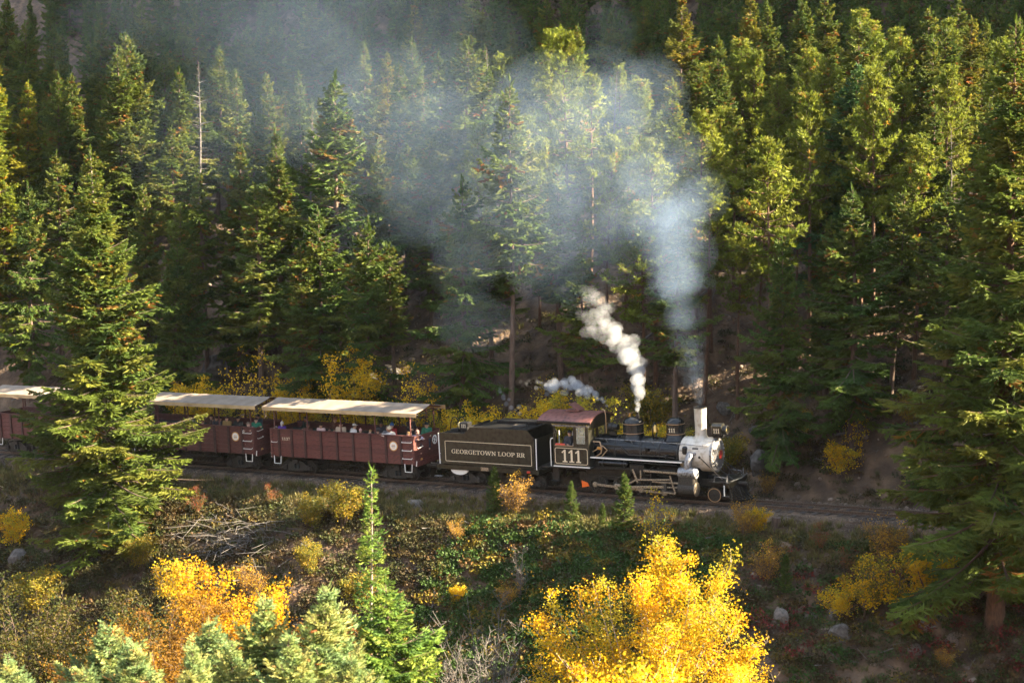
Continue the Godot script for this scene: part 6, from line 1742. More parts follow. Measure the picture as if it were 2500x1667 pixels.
func passengers() -> void:
	mat("skin_pale", Color(0.50, 0.30, 0.21).linear_to_srgb(), 0.6)
	mat("skin_brown", Color(0.27, 0.14, 0.085).linear_to_srgb(), 0.6)
	var P := {}
	for k in ["sit", "rail", "lean", "raise", "stand", "low"]:
		P[k] = pose(k)
	var brown := Color(0.05, 0.028, 0.018)
	var black := Color(0.012, 0.011, 0.011)
	var blond := Color(0.36, 0.22, 0.09)
	for e in [
		["sit", -24.0, 1.90, 0.62, 0.3, 0.85, Color(0.10, 0.05, 0.30), "mask", Color(0.65, 0.62, 0.58), "skin_pale", "child in a purple jacket, pale knit hat and blue face mask at the coach's rear"],
		["sit", -23.3, 1.90, -0.55, -0.4, 1.0, Color(0.015, 0.028, 0.02), "hair", black, "skin_brown", "dark haired passenger in a dark green coat near the coach number"],
		["low", -22.4, 1.86, 0.60, 0.9, 0.95, Color(0.11, 0.05, 0.035), "hair", brown, "skin_brown", "passenger in a brown top bent low right of the coach number"],
		["sit", -21.5, 1.90, 0.62, 0.2, 0.88, Color(0.55, 0.38, 0.36), "hair", brown, "skin_pale", "child in a pale pink top at the coach side"],
		["sit", -21.4, 1.92, -0.55, 0.0, 1.05, Color(0.13, 0.06, 0.04), "hair", Color(0.25, 0.12, 0.06), "skin_pale", "tall passenger in a russet coat on the far bench"],
		["sit", -20.3, 1.93, 0.55, 0.4, 1.0, Color(0.45, 0.35, 0.26), "long", brown, "skin_pale", "long haired woman in a beige top in the middle of the front coach"],
		["low", -19.6, 1.88, 0.62, 2.6, 1.0, Color(0.68, 0.66, 0.64), "cap", Color(0.66, 0.63, 0.58), "skin_pale", "passenger in a white shirt and white cap with the back turned"],
		["sit", -19.05, 1.83, 0.60, 0.3, 0.75, Color(0.40, 0.2, 0.2), "beanie", Color(0.62, 0.36, 0.34), "skin_pale", "small child in a pink knit hat"],
		["sit", -18.4, 1.86, 0.66, -0.3, 0.72, Color(0.62, 0.46, 0.42), "hair", blond, "skin_pale", "blond child in a cream top between the pink hat and the dark haired man"],
		["sit", -18.3, 1.92, -0.2, 0.4, 1.0, Color(0.05, 0.05, 0.06), "hair", black, "skin_brown", "dark haired man behind the blond child"],
		["sit", -17.95, 1.86, 0.66, 0.5, 0.72, Color(0.3, 0.12, 0.10), "hair", brown, "skin_pale", "child in a red top next to the blond child"],
		["low", -17.65, 1.88, 0.30, 0.9, 0.95, Color(0.18, 0.18, 0.20), "hair", Color(0.2, 0.17, 0.15), "skin_pale", "grey jacketed passenger beside the blue hat"],
		["sit", -17.45, 1.92, 0.10, 0.2, 1.0, Color(0.30, 0.03, 0.03), "beanie", Color(0.04, 0.12, 0.34), "skin_pale", "passenger in a blue knit hat and red jacket"],
		["lean", -16.85, 1.95, 0.62, -0.95, 1.0, Color(0.66, 0.63, 0.60), "beanie", Color(0.62, 0.56, 0.42), "skin_brown", "passenger in a white jacket leaning over the side with both arms out"],
		["stand", -16.55, 2.32, -0.30, 1.2, 1.0, Color(0.03, 0.028, 0.03), "hair", brown, "skin_pale", "standing conductor in a dark waistcoat near the coach's end"],
		["sit", -16.1, 1.80, 0.66, -0.5, 0.8, Color(0.60, 0.52, 0.46), "long", blond, "skin_pale", "blond child in a cream top near the coach's end"],
		["lean", -15.9, 1.84, 0.45, 1.0, 1.0, Color(0.34, 0.30, 0.40), "hair", Color(0.2, 0.12, 0.1), "skin_pale", "passenger in a lilac jacket bent forward at the coach's end"],
		["sit", -15.75, 1.93, -0.50, 0.6, 1.0, Color(0.02, 0.12, 0.07), "cap", Color(0.02, 0.03, 0.03), "skin_pale", "passenger in a green jacket and dark cap at the coach's end"],
		["sit", -30.2, 1.88, 0.55, 0.4, 1.0, Color(0.30, 0.27, 0.26), "hair", brown, "skin_pale", "passenger in a grey top beside the huge fir's twigs"],
		["sit", -29.75, 1.92, 0.45, 0.2, 1.0, Color(0.02, 0.035, 0.035), "hair", black, "skin_brown", "dark coated passenger second in the middle coach"],
		["low", -29.3, 1.80, 0.62, 0.5, 0.8, Color(0.10, 0.14, 0.25), "hair", Color(0.22, 0.1, 0.06), "skin_pale", "child leaning low on the middle coach's side"],
		["sit", -28.95, 1.92, 0.30, 0.0, 1.0, Color(0.07, 0.04, 0.03), "long", brown, "skin_pale", "long haired woman in a brown coat in the middle coach"],
		["sit", -28.5, 1.90, 0.40, -0.2, 0.95, Color(0.03, 0.03, 0.04), "long", Color(0.03, 0.018, 0.012), "skin_pale", "woman in a black top fifth in the middle coach"],
		["raise", -28.2, 1.91, 0.50, 0.2, 0.95, Color(0.05, 0.05, 0.06), "hair", black, "skin_brown", "passenger raising a hand to the face in the middle coach"],
		["sit", -27.7, 1.92, 0.55, 0.1, 1.0, Color(0.26, 0.17, 0.06), "long", brown, "skin_pale", "woman in a mustard jacket in the middle coach"],
		["sit", -27.1, 1.90, 0.35, 0.3, 1.0, Color(0.03, 0.03, 0.03), "hair", black, "skin_brown", "passenger in black beside the mustard jacket"],
		["lean", -26.15, 1.84, 0.62, 0.5, 1.0, Color(0.55, 0.52, 0.50), "hair", Color(0.18, 0.13, 0.1), "skin_pale", "passenger in a pale jacket leaning on the middle coach's side"],
		["sit", -26.3, 1.94, -0.35, 0.0, 1.0, Color(0.04, 0.05, 0.07), "hair", black, "skin_brown", "passenger in navy behind the pale jacket"],
		["rail", -25.75, 1.92, 0.55, 0.4, 1.0, Color(0.02, 0.15, 0.09), "hair", brown, "skin_pale", "passenger in a green jacket with an arm along the middle coach's end"],
		["stand", -7.05, 2.18, 0.55, 0.7, 1.0, Color(0.05, 0.05, 0.06), "cap", Color(0.03, 0.03, 0.035), "skin_pale", "engine driver in dark overalls at the cab window"],
	]:
		person(P, e)
const TAIL_TREES := [[-57.1, -7.6, 13.4, "first back from the rearmost coach"], [-61.1, -36.6, 13.0, "second back from the rearmost coach"], [-63.4, -5.7, 12.6, "third back from the rearmost coach"], [-65.3, -23.8, 15.4, "fourth back from the rearmost coach"], [-67.6, -17.8, 13.8, "fifth back from the rearmost coach"], [-70.5, -4.5, 13.5, "sixth back from the rearmost coach"], [-71.5, -25.3, 15.5, "seventh back from the rearmost coach"], [-75.5, -13.1, 12.1, "eighth back from the rearmost coach"], [-77.5, -12.0, 13.4, "ninth back from the rearmost coach"], [-79.6, -33.3, 15.6, "tenth back from the rearmost coach"], [-81.4, -37.9, 15.6, "eleventh back from the rearmost coach"], [-84.7, -32.6, 15.9, "twelfth back from the rearmost coach"], [-85.9, -10.2, 13.6, "thirteenth back from the rearmost coach"], [-88.7, -37.9, 14.0, "fourteenth back from the rearmost coach"]]


# ---------- ground ----------
func terrain() -> void:
	var us := []
	var qs := []
	var u := -150.0
	while u <= 160.0:
		us.append(u)
		u += 0.4 if u > -50 and u < 24 else 2.0
	var q := -170.0
	while q <= 135.0:
		qs.append(q)
		q += 0.32 if q > -20 and q < 17 else (1.0 if q > -68 and q < 60 else 4.0)
	var n1 := noise(0.35, 77, 4)
	var n2 := noise(0.06, 78, 3)
	var v := PackedVector3Array()
	for i in us.size():
		for j in qs.size():
			var p: Vector3 = O + TH * us[i] + LAT * qs[j]
			p.y = ground(p.x, p.z)
			var k := clampf((absf(qs[j]) - 1.4) / 2.5, 0.0, 1.0)
			p.y += k * (0.16 * n1.get_noise_2d(p.x, p.z) + 0.5 * n2.get_noise_2d(p.x, p.z) * clampf(absf(qs[j]) / 12.0 - 0.3, 0, 1))
			v.append(p)
	var m := qs.size()
	var nn := PackedVector3Array()
	nn.resize(v.size())
	for i in us.size():
		for j in m:
			var a := v[mini(i + 1, us.size() - 1) * m + j] - v[maxi(i - 1, 0) * m + j]
			var b := v[i * m + mini(j + 1, m - 1)] - v[i * m + maxi(j - 1, 0)]
			var c := b.cross(a).normalized()
			nn[i * m + j] = c if c.y > 0 else -c
	var idx := PackedInt32Array()
	for i in us.size() - 1:
		for j in m - 1:
			var a := i * m + j
			# u runs right, q towards the viewer: seen from above a -> a+m -> a+m+1 is clockwise
			idx.append_array([a, a + m, a + m + 1, a, a + m + 1, a + 1])
	var arr := []
	arr.resize(Mesh.ARRAY_MAX)
	arr[Mesh.ARRAY_VERTEX] = v
	arr[Mesh.ARRAY_NORMAL] = nn
	arr[Mesh.ARRAY_INDEX] = idx
	var mesh := ArrayMesh.new()
	mesh.add_surface_from_arrays(Mesh.PRIMITIVE_TRIANGLES, arr)
	tag(piece(mesh, "ground", M.ground, self), "brown soil slope cut by a railway shelf", "", "", "structure")


func scatter(called: String, label: String, mesh: Mesh, material: Material, places: Array, colours := PackedColorArray()) -> void:
	var mm := MultiMesh.new()
	mm.transform_format = MultiMesh.TRANSFORM_3D
	mm.use_colors = colours.size() > 0
	mm.mesh = mesh
	mm.instance_count = places.size()
	for i in places.size():
		mm.set_instance_transform(i, places[i])
		if colours.size():
			mm.set_instance_color(i, colours[i])
	var o := MultiMeshInstance3D.new()
	o.name = numbered(called)
	o.multimesh = mm
	o.material_override = material
	add_child(o, true)
	tag(o, label, "", "", "stuff")


func herb_mesh(seed_: int, n: int, spread: float, tall: float, leafsize: float) -> ArrayMesh:
	var r := RandomNumberGenerator.new()
	r.seed = seed_
	var b := Buf.new()
	for i in n:
		var a := r.randf() * TAU
		var d := spread * sqrt(r.randf())
		var p := Vector3(cos(a) * d, tall * r.randf_range(0.25, 1.0) * (1 - 0.5 * d / spread), sin(a) * d)
		var g := r.randf_range(0.6, 1.3)
		leaf(b, p, leafsize * r.randf_range(0.6, 1.4), Color(g, g * r.randf_range(0.85, 1.1), g * r.randf_range(0.7, 1.1)), r)
	return b.mesh()


func grass_mesh(seed_: int, n: int) -> ArrayMesh:
	var r := RandomNumberGenerator.new()
	r.seed = seed_
	var b := Buf.new()
	for i in n:
		var a := r.randf() * TAU
		var p := Vector3(cos(a), 0, sin(a)) * 0.10 * r.randf()
		var d := Vector3(cos(a) * r.randf_range(0.1, 0.7), 1, sin(a) * r.randf_range(0.1, 0.7)).normalized()
		var g := r.randf_range(0.6, 1.3)
		b.kite(p, p + d * r.randf_range(0.15, 0.4), d.cross(Vector3(r.randfn(0, 1), 0, r.randfn(0, 1))).normalized() * 0.016, Vector3.ZERO, Color(g, g, g * 0.9))
	return b.mesh()


func ground_cover() -> void:
	var r := RandomNumberGenerator.new()
	r.seed = 4
	# leafy undergrowth on the bank below the track
	var pl := [[], [], []]
	var cl := [PackedColorArray(), PackedColorArray(), PackedColorArray()]
	var patch := noise(0.12, 5, 3)
	var hue := noise(0.5, 6, 2)
	for i in 26000:
		var u := r.randf_range(-48, 26)
		var q := r.randf_range(3.0, 20.0)
		var thick := smoothstep(-16.0, -11.0, u) * (1.0 - smoothstep(2.5, 5.5, u))
		var want := 0.14 + 0.85 * thick * smoothstep(3.0, 4.6, q)
		if u > 3: want = 0.42 * smoothstep(2.5, 4.5, q)
		if u < -11: want = 0.42 * smoothstep(3.0, 5.0, q)
		if q > 14: want = 0.5
		want += 0.35 * patch.get_noise_2d(u * 3, q * 3)
		if r.randf() > want: continue
		var p := at_uq(u, q)
		var h := hue.get_noise_2d(u * 2, q * 2) + r.randfn(0, 0.22)
		var c := Color(0.045, 0.085, 0.018)
		if h > 0.48: c = Color(0.20, 0.15, 0.02)
		elif h > 0.32: c = Color(0.13, 0.072, 0.025)
		elif h > 0.12: c = Color(0.075, 0.075, 0.02)
		if u < -11 or (u > 3.5 and r.randf() < 0.6):
			c = c.lerp(Color(0.068, 0.046, 0.024), r.randf_range(0.4, 0.95))
		if u > 4 and r.randf() < 0.12: c = Color(0.16, 0.035, 0.03)
		var k := r.randi() % 3
		pl[k].append(Transform3D(Basis(Vector3.UP, r.randf() * TAU).scaled(Vector3(1, r.randf_range(0.7, 1.3), 1) * r.randf_range(0.6, 1.25)), p))
		cl[k].append(c * r.randf_range(0.7, 1.2))
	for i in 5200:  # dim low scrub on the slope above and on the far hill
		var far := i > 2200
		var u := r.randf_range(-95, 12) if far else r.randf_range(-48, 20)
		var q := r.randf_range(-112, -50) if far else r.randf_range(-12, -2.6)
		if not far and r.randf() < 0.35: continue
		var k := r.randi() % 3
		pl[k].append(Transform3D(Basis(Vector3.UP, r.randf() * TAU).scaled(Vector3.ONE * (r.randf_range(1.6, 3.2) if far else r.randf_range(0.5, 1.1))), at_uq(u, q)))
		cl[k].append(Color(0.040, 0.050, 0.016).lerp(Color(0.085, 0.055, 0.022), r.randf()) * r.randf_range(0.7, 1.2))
	for k in 3:
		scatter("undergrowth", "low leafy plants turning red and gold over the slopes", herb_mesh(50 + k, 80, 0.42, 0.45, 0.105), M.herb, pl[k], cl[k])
	# dry grass along the track and on the slope
	var gp := []
	var gc := PackedColorArray()
	for i in 9000:
		var u := r.randf_range(-48, 28)
		var q := r.randf_range(1.9, 4.6)
		if i > 5200: q = r.randf_range(-30.0, -3.0)
		if i > 7000: q = r.randf_range(4.5, 14.0)
		gp.append(Transform3D(Basis(Vector3.UP, r.randf() * TAU).scaled(Vector3.ONE * r.randf_range(0.5, 1.3)), at_uq(u, q)))
		gc.append(Color(0.20, 0.15, 0.06).lerp(Color(0.09, 0.10, 0.03), r.randf()) * r.randf_range(0.6, 1.2))
	scatter("grass", "dry grass growing beside the track and over the slope", grass_mesh(9, 16), M.herb, gp, gc)
	# ballast and loose stones
	var stone := rock_mesh(301, 0.75)
	var sm := BoxMesh.new()
	var b := Buf.new()
	b.box(Vector3.ZERO, Vector3(1.6, 1.0, 1.2), 0.42)
	var chip := b.mesh()
	var bp := []
	var bc := PackedColorArray()
	for i in 16000:
		var u := r.randf_range(-46, 24)
		var q := r.randf_range(-2.2, 2.9)
		if absf(absf(q) - 0.49) < 0.09: continue
		var p := at_uq(u, q)
		p.y += 0.02 if absf(q) > 1.2 else -0.02
		bp.append(Transform3D(Basis.from_euler(Vector3(r.randf() * 6, r.randf() * 6, r.randf() * 6)).scaled(Vector3.ONE * r.randf_range(0.022, 0.05)), p))
		var g := r.randf_range(0.35, 1.1)
		bc.append(Color(g, g * 0.96, g * 0.92))
	scatter("gravel", "grey brown ballast stones along the track", chip, M.gravel, bp, bc)
	var lp := []
	var lc := PackedColorArray()
	for i in 7000:
		var u := r.randf_range(-46, 26)
		var q := r.randf_range(2.0, 16.0) if i % 3 else r.randf_range(-14.0, -2.2)
		lp.append(Transform3D(Basis.from_euler(Vector3(r.randfn(0, 0.5), r.randf() * 6, r.randfn(0, 0.5))).scaled(Vector3.ONE * r.randf_range(0.5, 1.3)), at_uq(u, q) + Vector3(0, 0.03, 0)))
		lc.append([Color(0.22, 0.14, 0.03), Color(0.12, 0.07, 0.03), Color(0.12, 0.05, 0.03), Color(0.075, 0.05, 0.03)][r.randi() % 4] * r.randf_range(0.6, 1.2))
	scatter("fallen_leaves", "fallen autumn leaves strewn over the soil", herb_mesh(90, 6, 0.14, 0.02, 0.075), M.herb, lp, lc)
	bp = []
	bc = PackedColorArray()
	for i in 9000:
		var u := r.randf_range(-46, 24)
		var q := r.randf_range(-24.0, -2.4) if i % 2 else r.randf_range(2.6, 13.0)
		if q > 0 and u < 3 and r.randf() < 0.75: continue
		bp.append(Transform3D(Basis.from_euler(Vector3(r.randf() * 6, r.randf() * 6, r.randf() * 6)).scaled(Vector3.ONE * 0.04 * exp(r.randfn(0, 0.7))), at_uq(u, q)))
		var g := r.randf_range(0.5, 1.3)
		bc.append(Color(g, g * 0.92, g * 0.86))
	scatter("loose_stones", "small stones strewn over the soil slopes", chip, M.gravel, bp, bc)
	# fallen twigs and needles
	b = Buf.new()
	b.tube([Vector3(-0.5, 0, 0), Vector3(0, 0.06, 0.05), Vector3(0.5, 0, 0)], [0.016, 0.013, 0.006], 4)
	b.tube([Vector3(0, 0.05, 0.05), Vector3(0.3, 0.12, 0.25)], [0.010, 0.004], 3)
	var tw := b.mesh()
	bp = []
	for i in 2600:
		var u := r.randf_range(-50, 26)
		var q := r.randf_range(-26.0, -2.6) if i % 3 else r.randf_range(4.0, 14.0)
		bp.append(Transform3D(Basis.from_euler(Vector3(r.randfn(0, 0.3), r.randf() * 6, r.randfn(0, 0.5))).scaled(Vector3.ONE * r.randf_range(0.4, 1.6)), at_uq(u, q) + Vector3(0, 0.03, 0)))
	scatter("fallen_twigs", "dead twigs and sticks littering the forest slope", tw, M.dead_wood, bp)


func trees() -> void:
	var P := {}
	var base := {"h": 12.0, "r": 2.35, "pow": 0.74, "c0": 0.10, "nb": 6, "step": 0.38, "ds": 0.15, "tl": 0.56, "w": 0.135, "p0": -0.26, "p1": 0.65, "curl": 0.28, "droop": 0.12, "tr": 0.17, "pal": GREEN, "rust": 0.07, "sub": 3}
	for e in [["fir_a", 1, {}], ["fir_b", 2, {"r": 2.3, "rust": 0.14, "c0": 0.16}], ["fir_c", 3, {"r": 2.5, "gap": 0.22, "c0": 0.2, "p0": -0.15}], ["fir_wide", 4, {"r": 3.2, "nb": 7, "gap": 0.16}], ["fir_slim", 5, {"r": 1.65, "c0": 0.14}], ["fir_low", 6, {"r": 3.0, "c0": 0.13, "p0": -0.42, "nb": 7, "gap": 0.22, "droop": 0.2}], ["fir_low_b", 7, {"r": 2.8, "c0": 0.20, "p0": -0.4, "gap": 0.3, "droop": 0.2}], ["fir_high", 9, {"r": 2.3, "c0": 0.36, "p0": -0.2, "gap": 0.2, "bare": 0.08}], ["fir_high_b", 10, {"r": 2.0, "c0": 0.44, "p0": -0.1, "gap": 0.22, "bare": 0.1, "rust": 0.12}], ["fir_tall", 8, {"r": 1.7, "c0": 0.46, "h": 12.0, "tr": 0.13, "gap": 0.2, "p0": -0.1}], ["far_a", 11, {"ds": 0.24, "sub": 1, "w": 0.2}], ["far_b", 12, {"ds": 0.24, "sub": 1, "w": 0.2, "r": 1.7}], ["far_c", 13, {"ds": 0.24, "sub": 1, "w": 0.2, "r": 2.4}]]:
		var d := base.duplicate()
		d.merge(e[2], true)
		d.seed = e[1]
		P[e[0]] = fir(d)
	for k in 4:
		P["pine_" + ["a", "b", "c", "d"][k]] = pine({"seed": 30 + k, "h": 12.0, "r": [2.3, 2.7, 2.1, 2.5][k], "c0": [0.30, 0.38, 0.26, 0.34][k], "nb": 5, "step": 0.36, "ds": 0.24, "w": 0.25, "tr": 0.15, "pal": [Color(0.080, 0.110, 0.020), Color(0.098, 0.125, 0.024), Color(0.066, 0.098, 0.02)], "rust": 0.05, "gap": 0.16})
	for k in 2:
		P["pine_high" + ["", "_b"][k]] = pine({"seed": 40 + k, "h": 12.0, "r": [2.2, 1.8][k], "c0": [0.50, 0.58][k], "nb": 5, "step": 0.36, "ds": 0.24, "w": 0.25, "tr": 0.13, "pal": [Color(0.080, 0.110, 0.020), Color(0.098, 0.125, 0.024), Color(0.066, 0.098, 0.02)], "rust": 0.05, "gap": 0.16})
	for e in TREES:
		var s: float = e[2] / 12.0
		var pine_: bool = e[4].begins_with("pine")
		var x := stand(e[0], e[1], s, e[3], 0.1)
		var wide: float = 0.86 + 0.30 * fposmod(e[3] * 7.3, 1.0)
		x.basis = Basis(Vector3(cos(e[3] * 5.0), 0, sin(e[3] * 5.0)), 0.035 * sin(e[3] * 11.0)) * x.basis * Basis.from_scale(Vector3(wide, 1, wide))
		tree_of(P[e[4]], "pine_tree" if pine_ else "fir_tree", e[6], "tree", x, M.red_bark if pine_ else M.bark, M[e[5]], "conifers on the slope above the train")
	for e in FAR_TREES:
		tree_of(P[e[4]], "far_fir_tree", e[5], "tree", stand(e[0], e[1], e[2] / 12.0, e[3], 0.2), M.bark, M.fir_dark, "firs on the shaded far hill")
	var dead := fir({"seed": 95, "h": 11.0, "r": 1.5, "c0": 0.22, "nb": 5, "step": 0.5, "ds": 0.4, "tl": 0.2, "w": 0.03, "p0": -0.1, "p1": 0.4, "curl": -0.2, "droop": 0.0, "tr": 0.13, "pal": [Color(0.12, 0.09, 0.06)], "bare": 9.0, "gap": 0.3})
	for e in [[-14.0, -17.5, 0.95, "bare grey snag in the forest above the tender's front"], [2.5, -18.0, 0.9, "bare grey snag among the pines above the grey boulder"], [-33.0, -14.0, 1.05, "bare grey snag above the middle coach"], [-47.0, -21.0, 1.1, "bare grey snag behind the huge bright fir"], [-24.0, -22.0, 1.0, "bare grey snag in the smoke above the front coach"], [7.5, -13.0, 0.9, "bare grey snag beside the big dark fir's outer twigs"]]:
		var x := stand(e[0], e[1], e[2], e[0], 0.1)
		x.basis = Basis(Vector3.BACK, 0.05 * sin(e[0])) * x.basis
		tree_of(dead, "dead_tree", e[3], "tree", x, M.dead_wood, M.fir, "dead trees in the forest")
	# trees just out of view up the valley, whose shade falls across the train
	var r := RandomNumberGenerator.new()
	r.seed = 61
	for e in SHADE_TREES:
		tree_of(P[["fir_a", "fir_b", "fir_wide", "fir_low"][r.randi() % 4]], "fir_tree", "fir beside the track far ahead of the engine, %s" % e[3], "tree", stand(e[0], e[1], e[2] / 12.0, r.randf() * 6, 0.1), M.bark, M.fir, "firs farther along the track")
	for e in TAIL_TREES:
		tree_of(P[["fir_a", "fir_b", "fir_wide", "fir_high"][r.randi() % 4]], "fir_tree", "fir on the slope behind the train's tail, %s" % e[3], "tree", stand(e[0], e[1], e[2] / 12.0, r.randf() * 6, 0.1), M.bark, M.fir, "firs behind the train's tail")
	# the two great firs in front of the track
	var big := base.duplicate()
	big.merge({"seed": 71, "h": 20.5, "r": 4.8, "c0": 0.08, "nb": 9, "step": 0.36, "ds": 0.15, "tl": 0.8, "w": 0.11, "p0": -0.22, "p1": 0.55, "tr": 0.27, "gap": 0.10, "bare": 0.025, "rust": 0.05, "sub": 4, "pow": 0.85, "low": 0.75, "droop": 0.16, "inner": 0.2}, true)
	tree_of(fir(big), "fir_tree", "huge bright fir with a pale bare upper trunk standing in front of the coaches", "tree", stand(-30.1, 7.3, 1.0, 0.4, 0.1), M.pale_bark, M.fir_hero)
	big.merge({"seed": 72, "h": 23.5, "r": 5.0, "c0": 0.13, "p0": -0.30, "tr": 0.34, "gap": 0.10, "bare": 0.02, "pow": 0.85, "rust": 0.10, "nb": 7, "low": 0.8, "w": 0.11}, true)
	tree_of(fir(big), "fir_tree", "huge dark fir with a thick bare trunk on the stony bank ahead of the engine", "tree", stand(14.6, 6.1, 1.0, 1.4, 0.1), M.red_bark, M.fir_hero)
	# saplings by the track and the pale spruces in front
	var sap := base.duplicate()
	sap.merge({"h": 4.0, "r": 0.9, "c0": 0.04, "nb": 5, "step": 0.16, "ds": 0.09, "tl": 0.30, "w": 0.075, "p0": 0.0, "p1": 0.8, "tr": 0.05, "rust": 0.0, "sub": 2, "gap": 0.08}, true)
	sap.seed = 81
	var sp := fir(sap)
	for e in [[-10.0, 2.75, 2.0, "small dark fir beside an ochre bush in front of the tender's front truck"], [-5.7, 3.2, 1.75, "small dark fir below the orange flap under the cab"], [-2.7, 3.8, 2.4, "small dark fir in front of the engine's driving wheels"], [5.9, 6.3, 1.4, "small dark fir on the stony bank below the pilot"], [-3.9, 3.5, 1.1, "tiny dark fir between two larger ones below the driving wheels"]]:
		tree_of(sp, "fir_sapling", e[3], "tree", stand(e[0], e[1], e[2] / 4.0 * 1.15, e[0], 0.05), M.bark, M.fir_dark, "small firs on the bank below the track")
	sap.merge({"seed": 83, "h": 12.7, "r": 1.8, "c0": 0.25, "nb": 5, "step": 0.42, "ds": 0.085, "tl": 0.30, "w": 0.05, "p0": -0.05, "p1": 0.75, "tr": 0.10, "sub": 3, "gap": 0.3, "pow": 1.0, "curl": 0.35, "droop": 0.0}, true)
	tree_of(fir(sap), "young_spruce", "slender sunlit bright green young spruce in front of the front coach", "tree", stand(1.36, 30.34, 1.0, 0.3), M.pale_bark, M.fir_bright)
	sap.merge({"seed": 84, "h": 8.4, "r": 2.5, "c0": 0.12, "nb": 7, "step": 0.25, "ds": 0.085, "tl": 0.5, "w": 0.06, "p0": -0.45, "p1": 0.5, "tr": 0.14, "sub": 4, "gap": 0.08, "pow": 0.7, "droop": 0.15}, true)
	tree_of(fir(sap), "spruce_tree", "dense sunlit green spruce at the foot of the slender young spruce", "tree", stand(5.9, 36.27, 1.0, 0.3), M.bark, M.fir_bright)
	sap.merge({"seed": 85, "h": 7.2, "r": 2.5, "c0": 0.10, "nb": 6, "step": 0.25, "ds": 0.062, "tl": 0.46, "w": 0.034, "p0": 0.30, "p1": 0.95, "tr": 0.09, "sub": 4, "gap": 0.10, "pow": 0.8, "droop": -0.1}, true)
	var pale := fir(sap)
	sap.merge({"seed": 86, "r": 2.8}, true)
	var pale2 := fir(sap)
	for e in [[3.53, 40.94, 6.3, "pale green spruce top, leftmost of the row at the bottom edge"], [4.13, 39.45, 7.3, "pale green spruce top, middle of the row at the bottom edge"], [5.54, 38.62, 7.9, "tall pale spruce top beside the dense green spruce"], [6.4, 41.4, 6.0, "shorter pale spruce in front of the row's tall one"], [1.67, 43.19, 4.9, "low pale spruce top left of the orange brown bush"], [-0.6, 43.2, 5.1, "grey-green spruce top in the lower left corner"], [-1.9, 41.9, 5.2, "grey-green spruce beside the corner one"], [5.0, 41.6, 5.6, "squat pale spruce low between the pale row's tops"], [-1.2, 39.1, 7.0, "pale spruce behind the low pale one"], [2.6, 42.2, 5.6, "pale spruce low in front of the leftmost of the row"], [4.6, 42.6, 5.3, "pale spruce lowest in front of the row's middle one"], [0.4, 42.0, 4.9, "pale spruce between the corner ones and the low pale one"], [7.4, 40.2, 5.6, "pale spruce at the dense green spruce's right foot"]]:
		var o := tree_of(pale if e[0] > 4 else pale2, "spruce_tree", e[3], "tree", stand(e[0], e[1], e[2] / 7.2, e[0] * 3), M.bark, M.fir_pale, "spruce tops at the bottom edge")


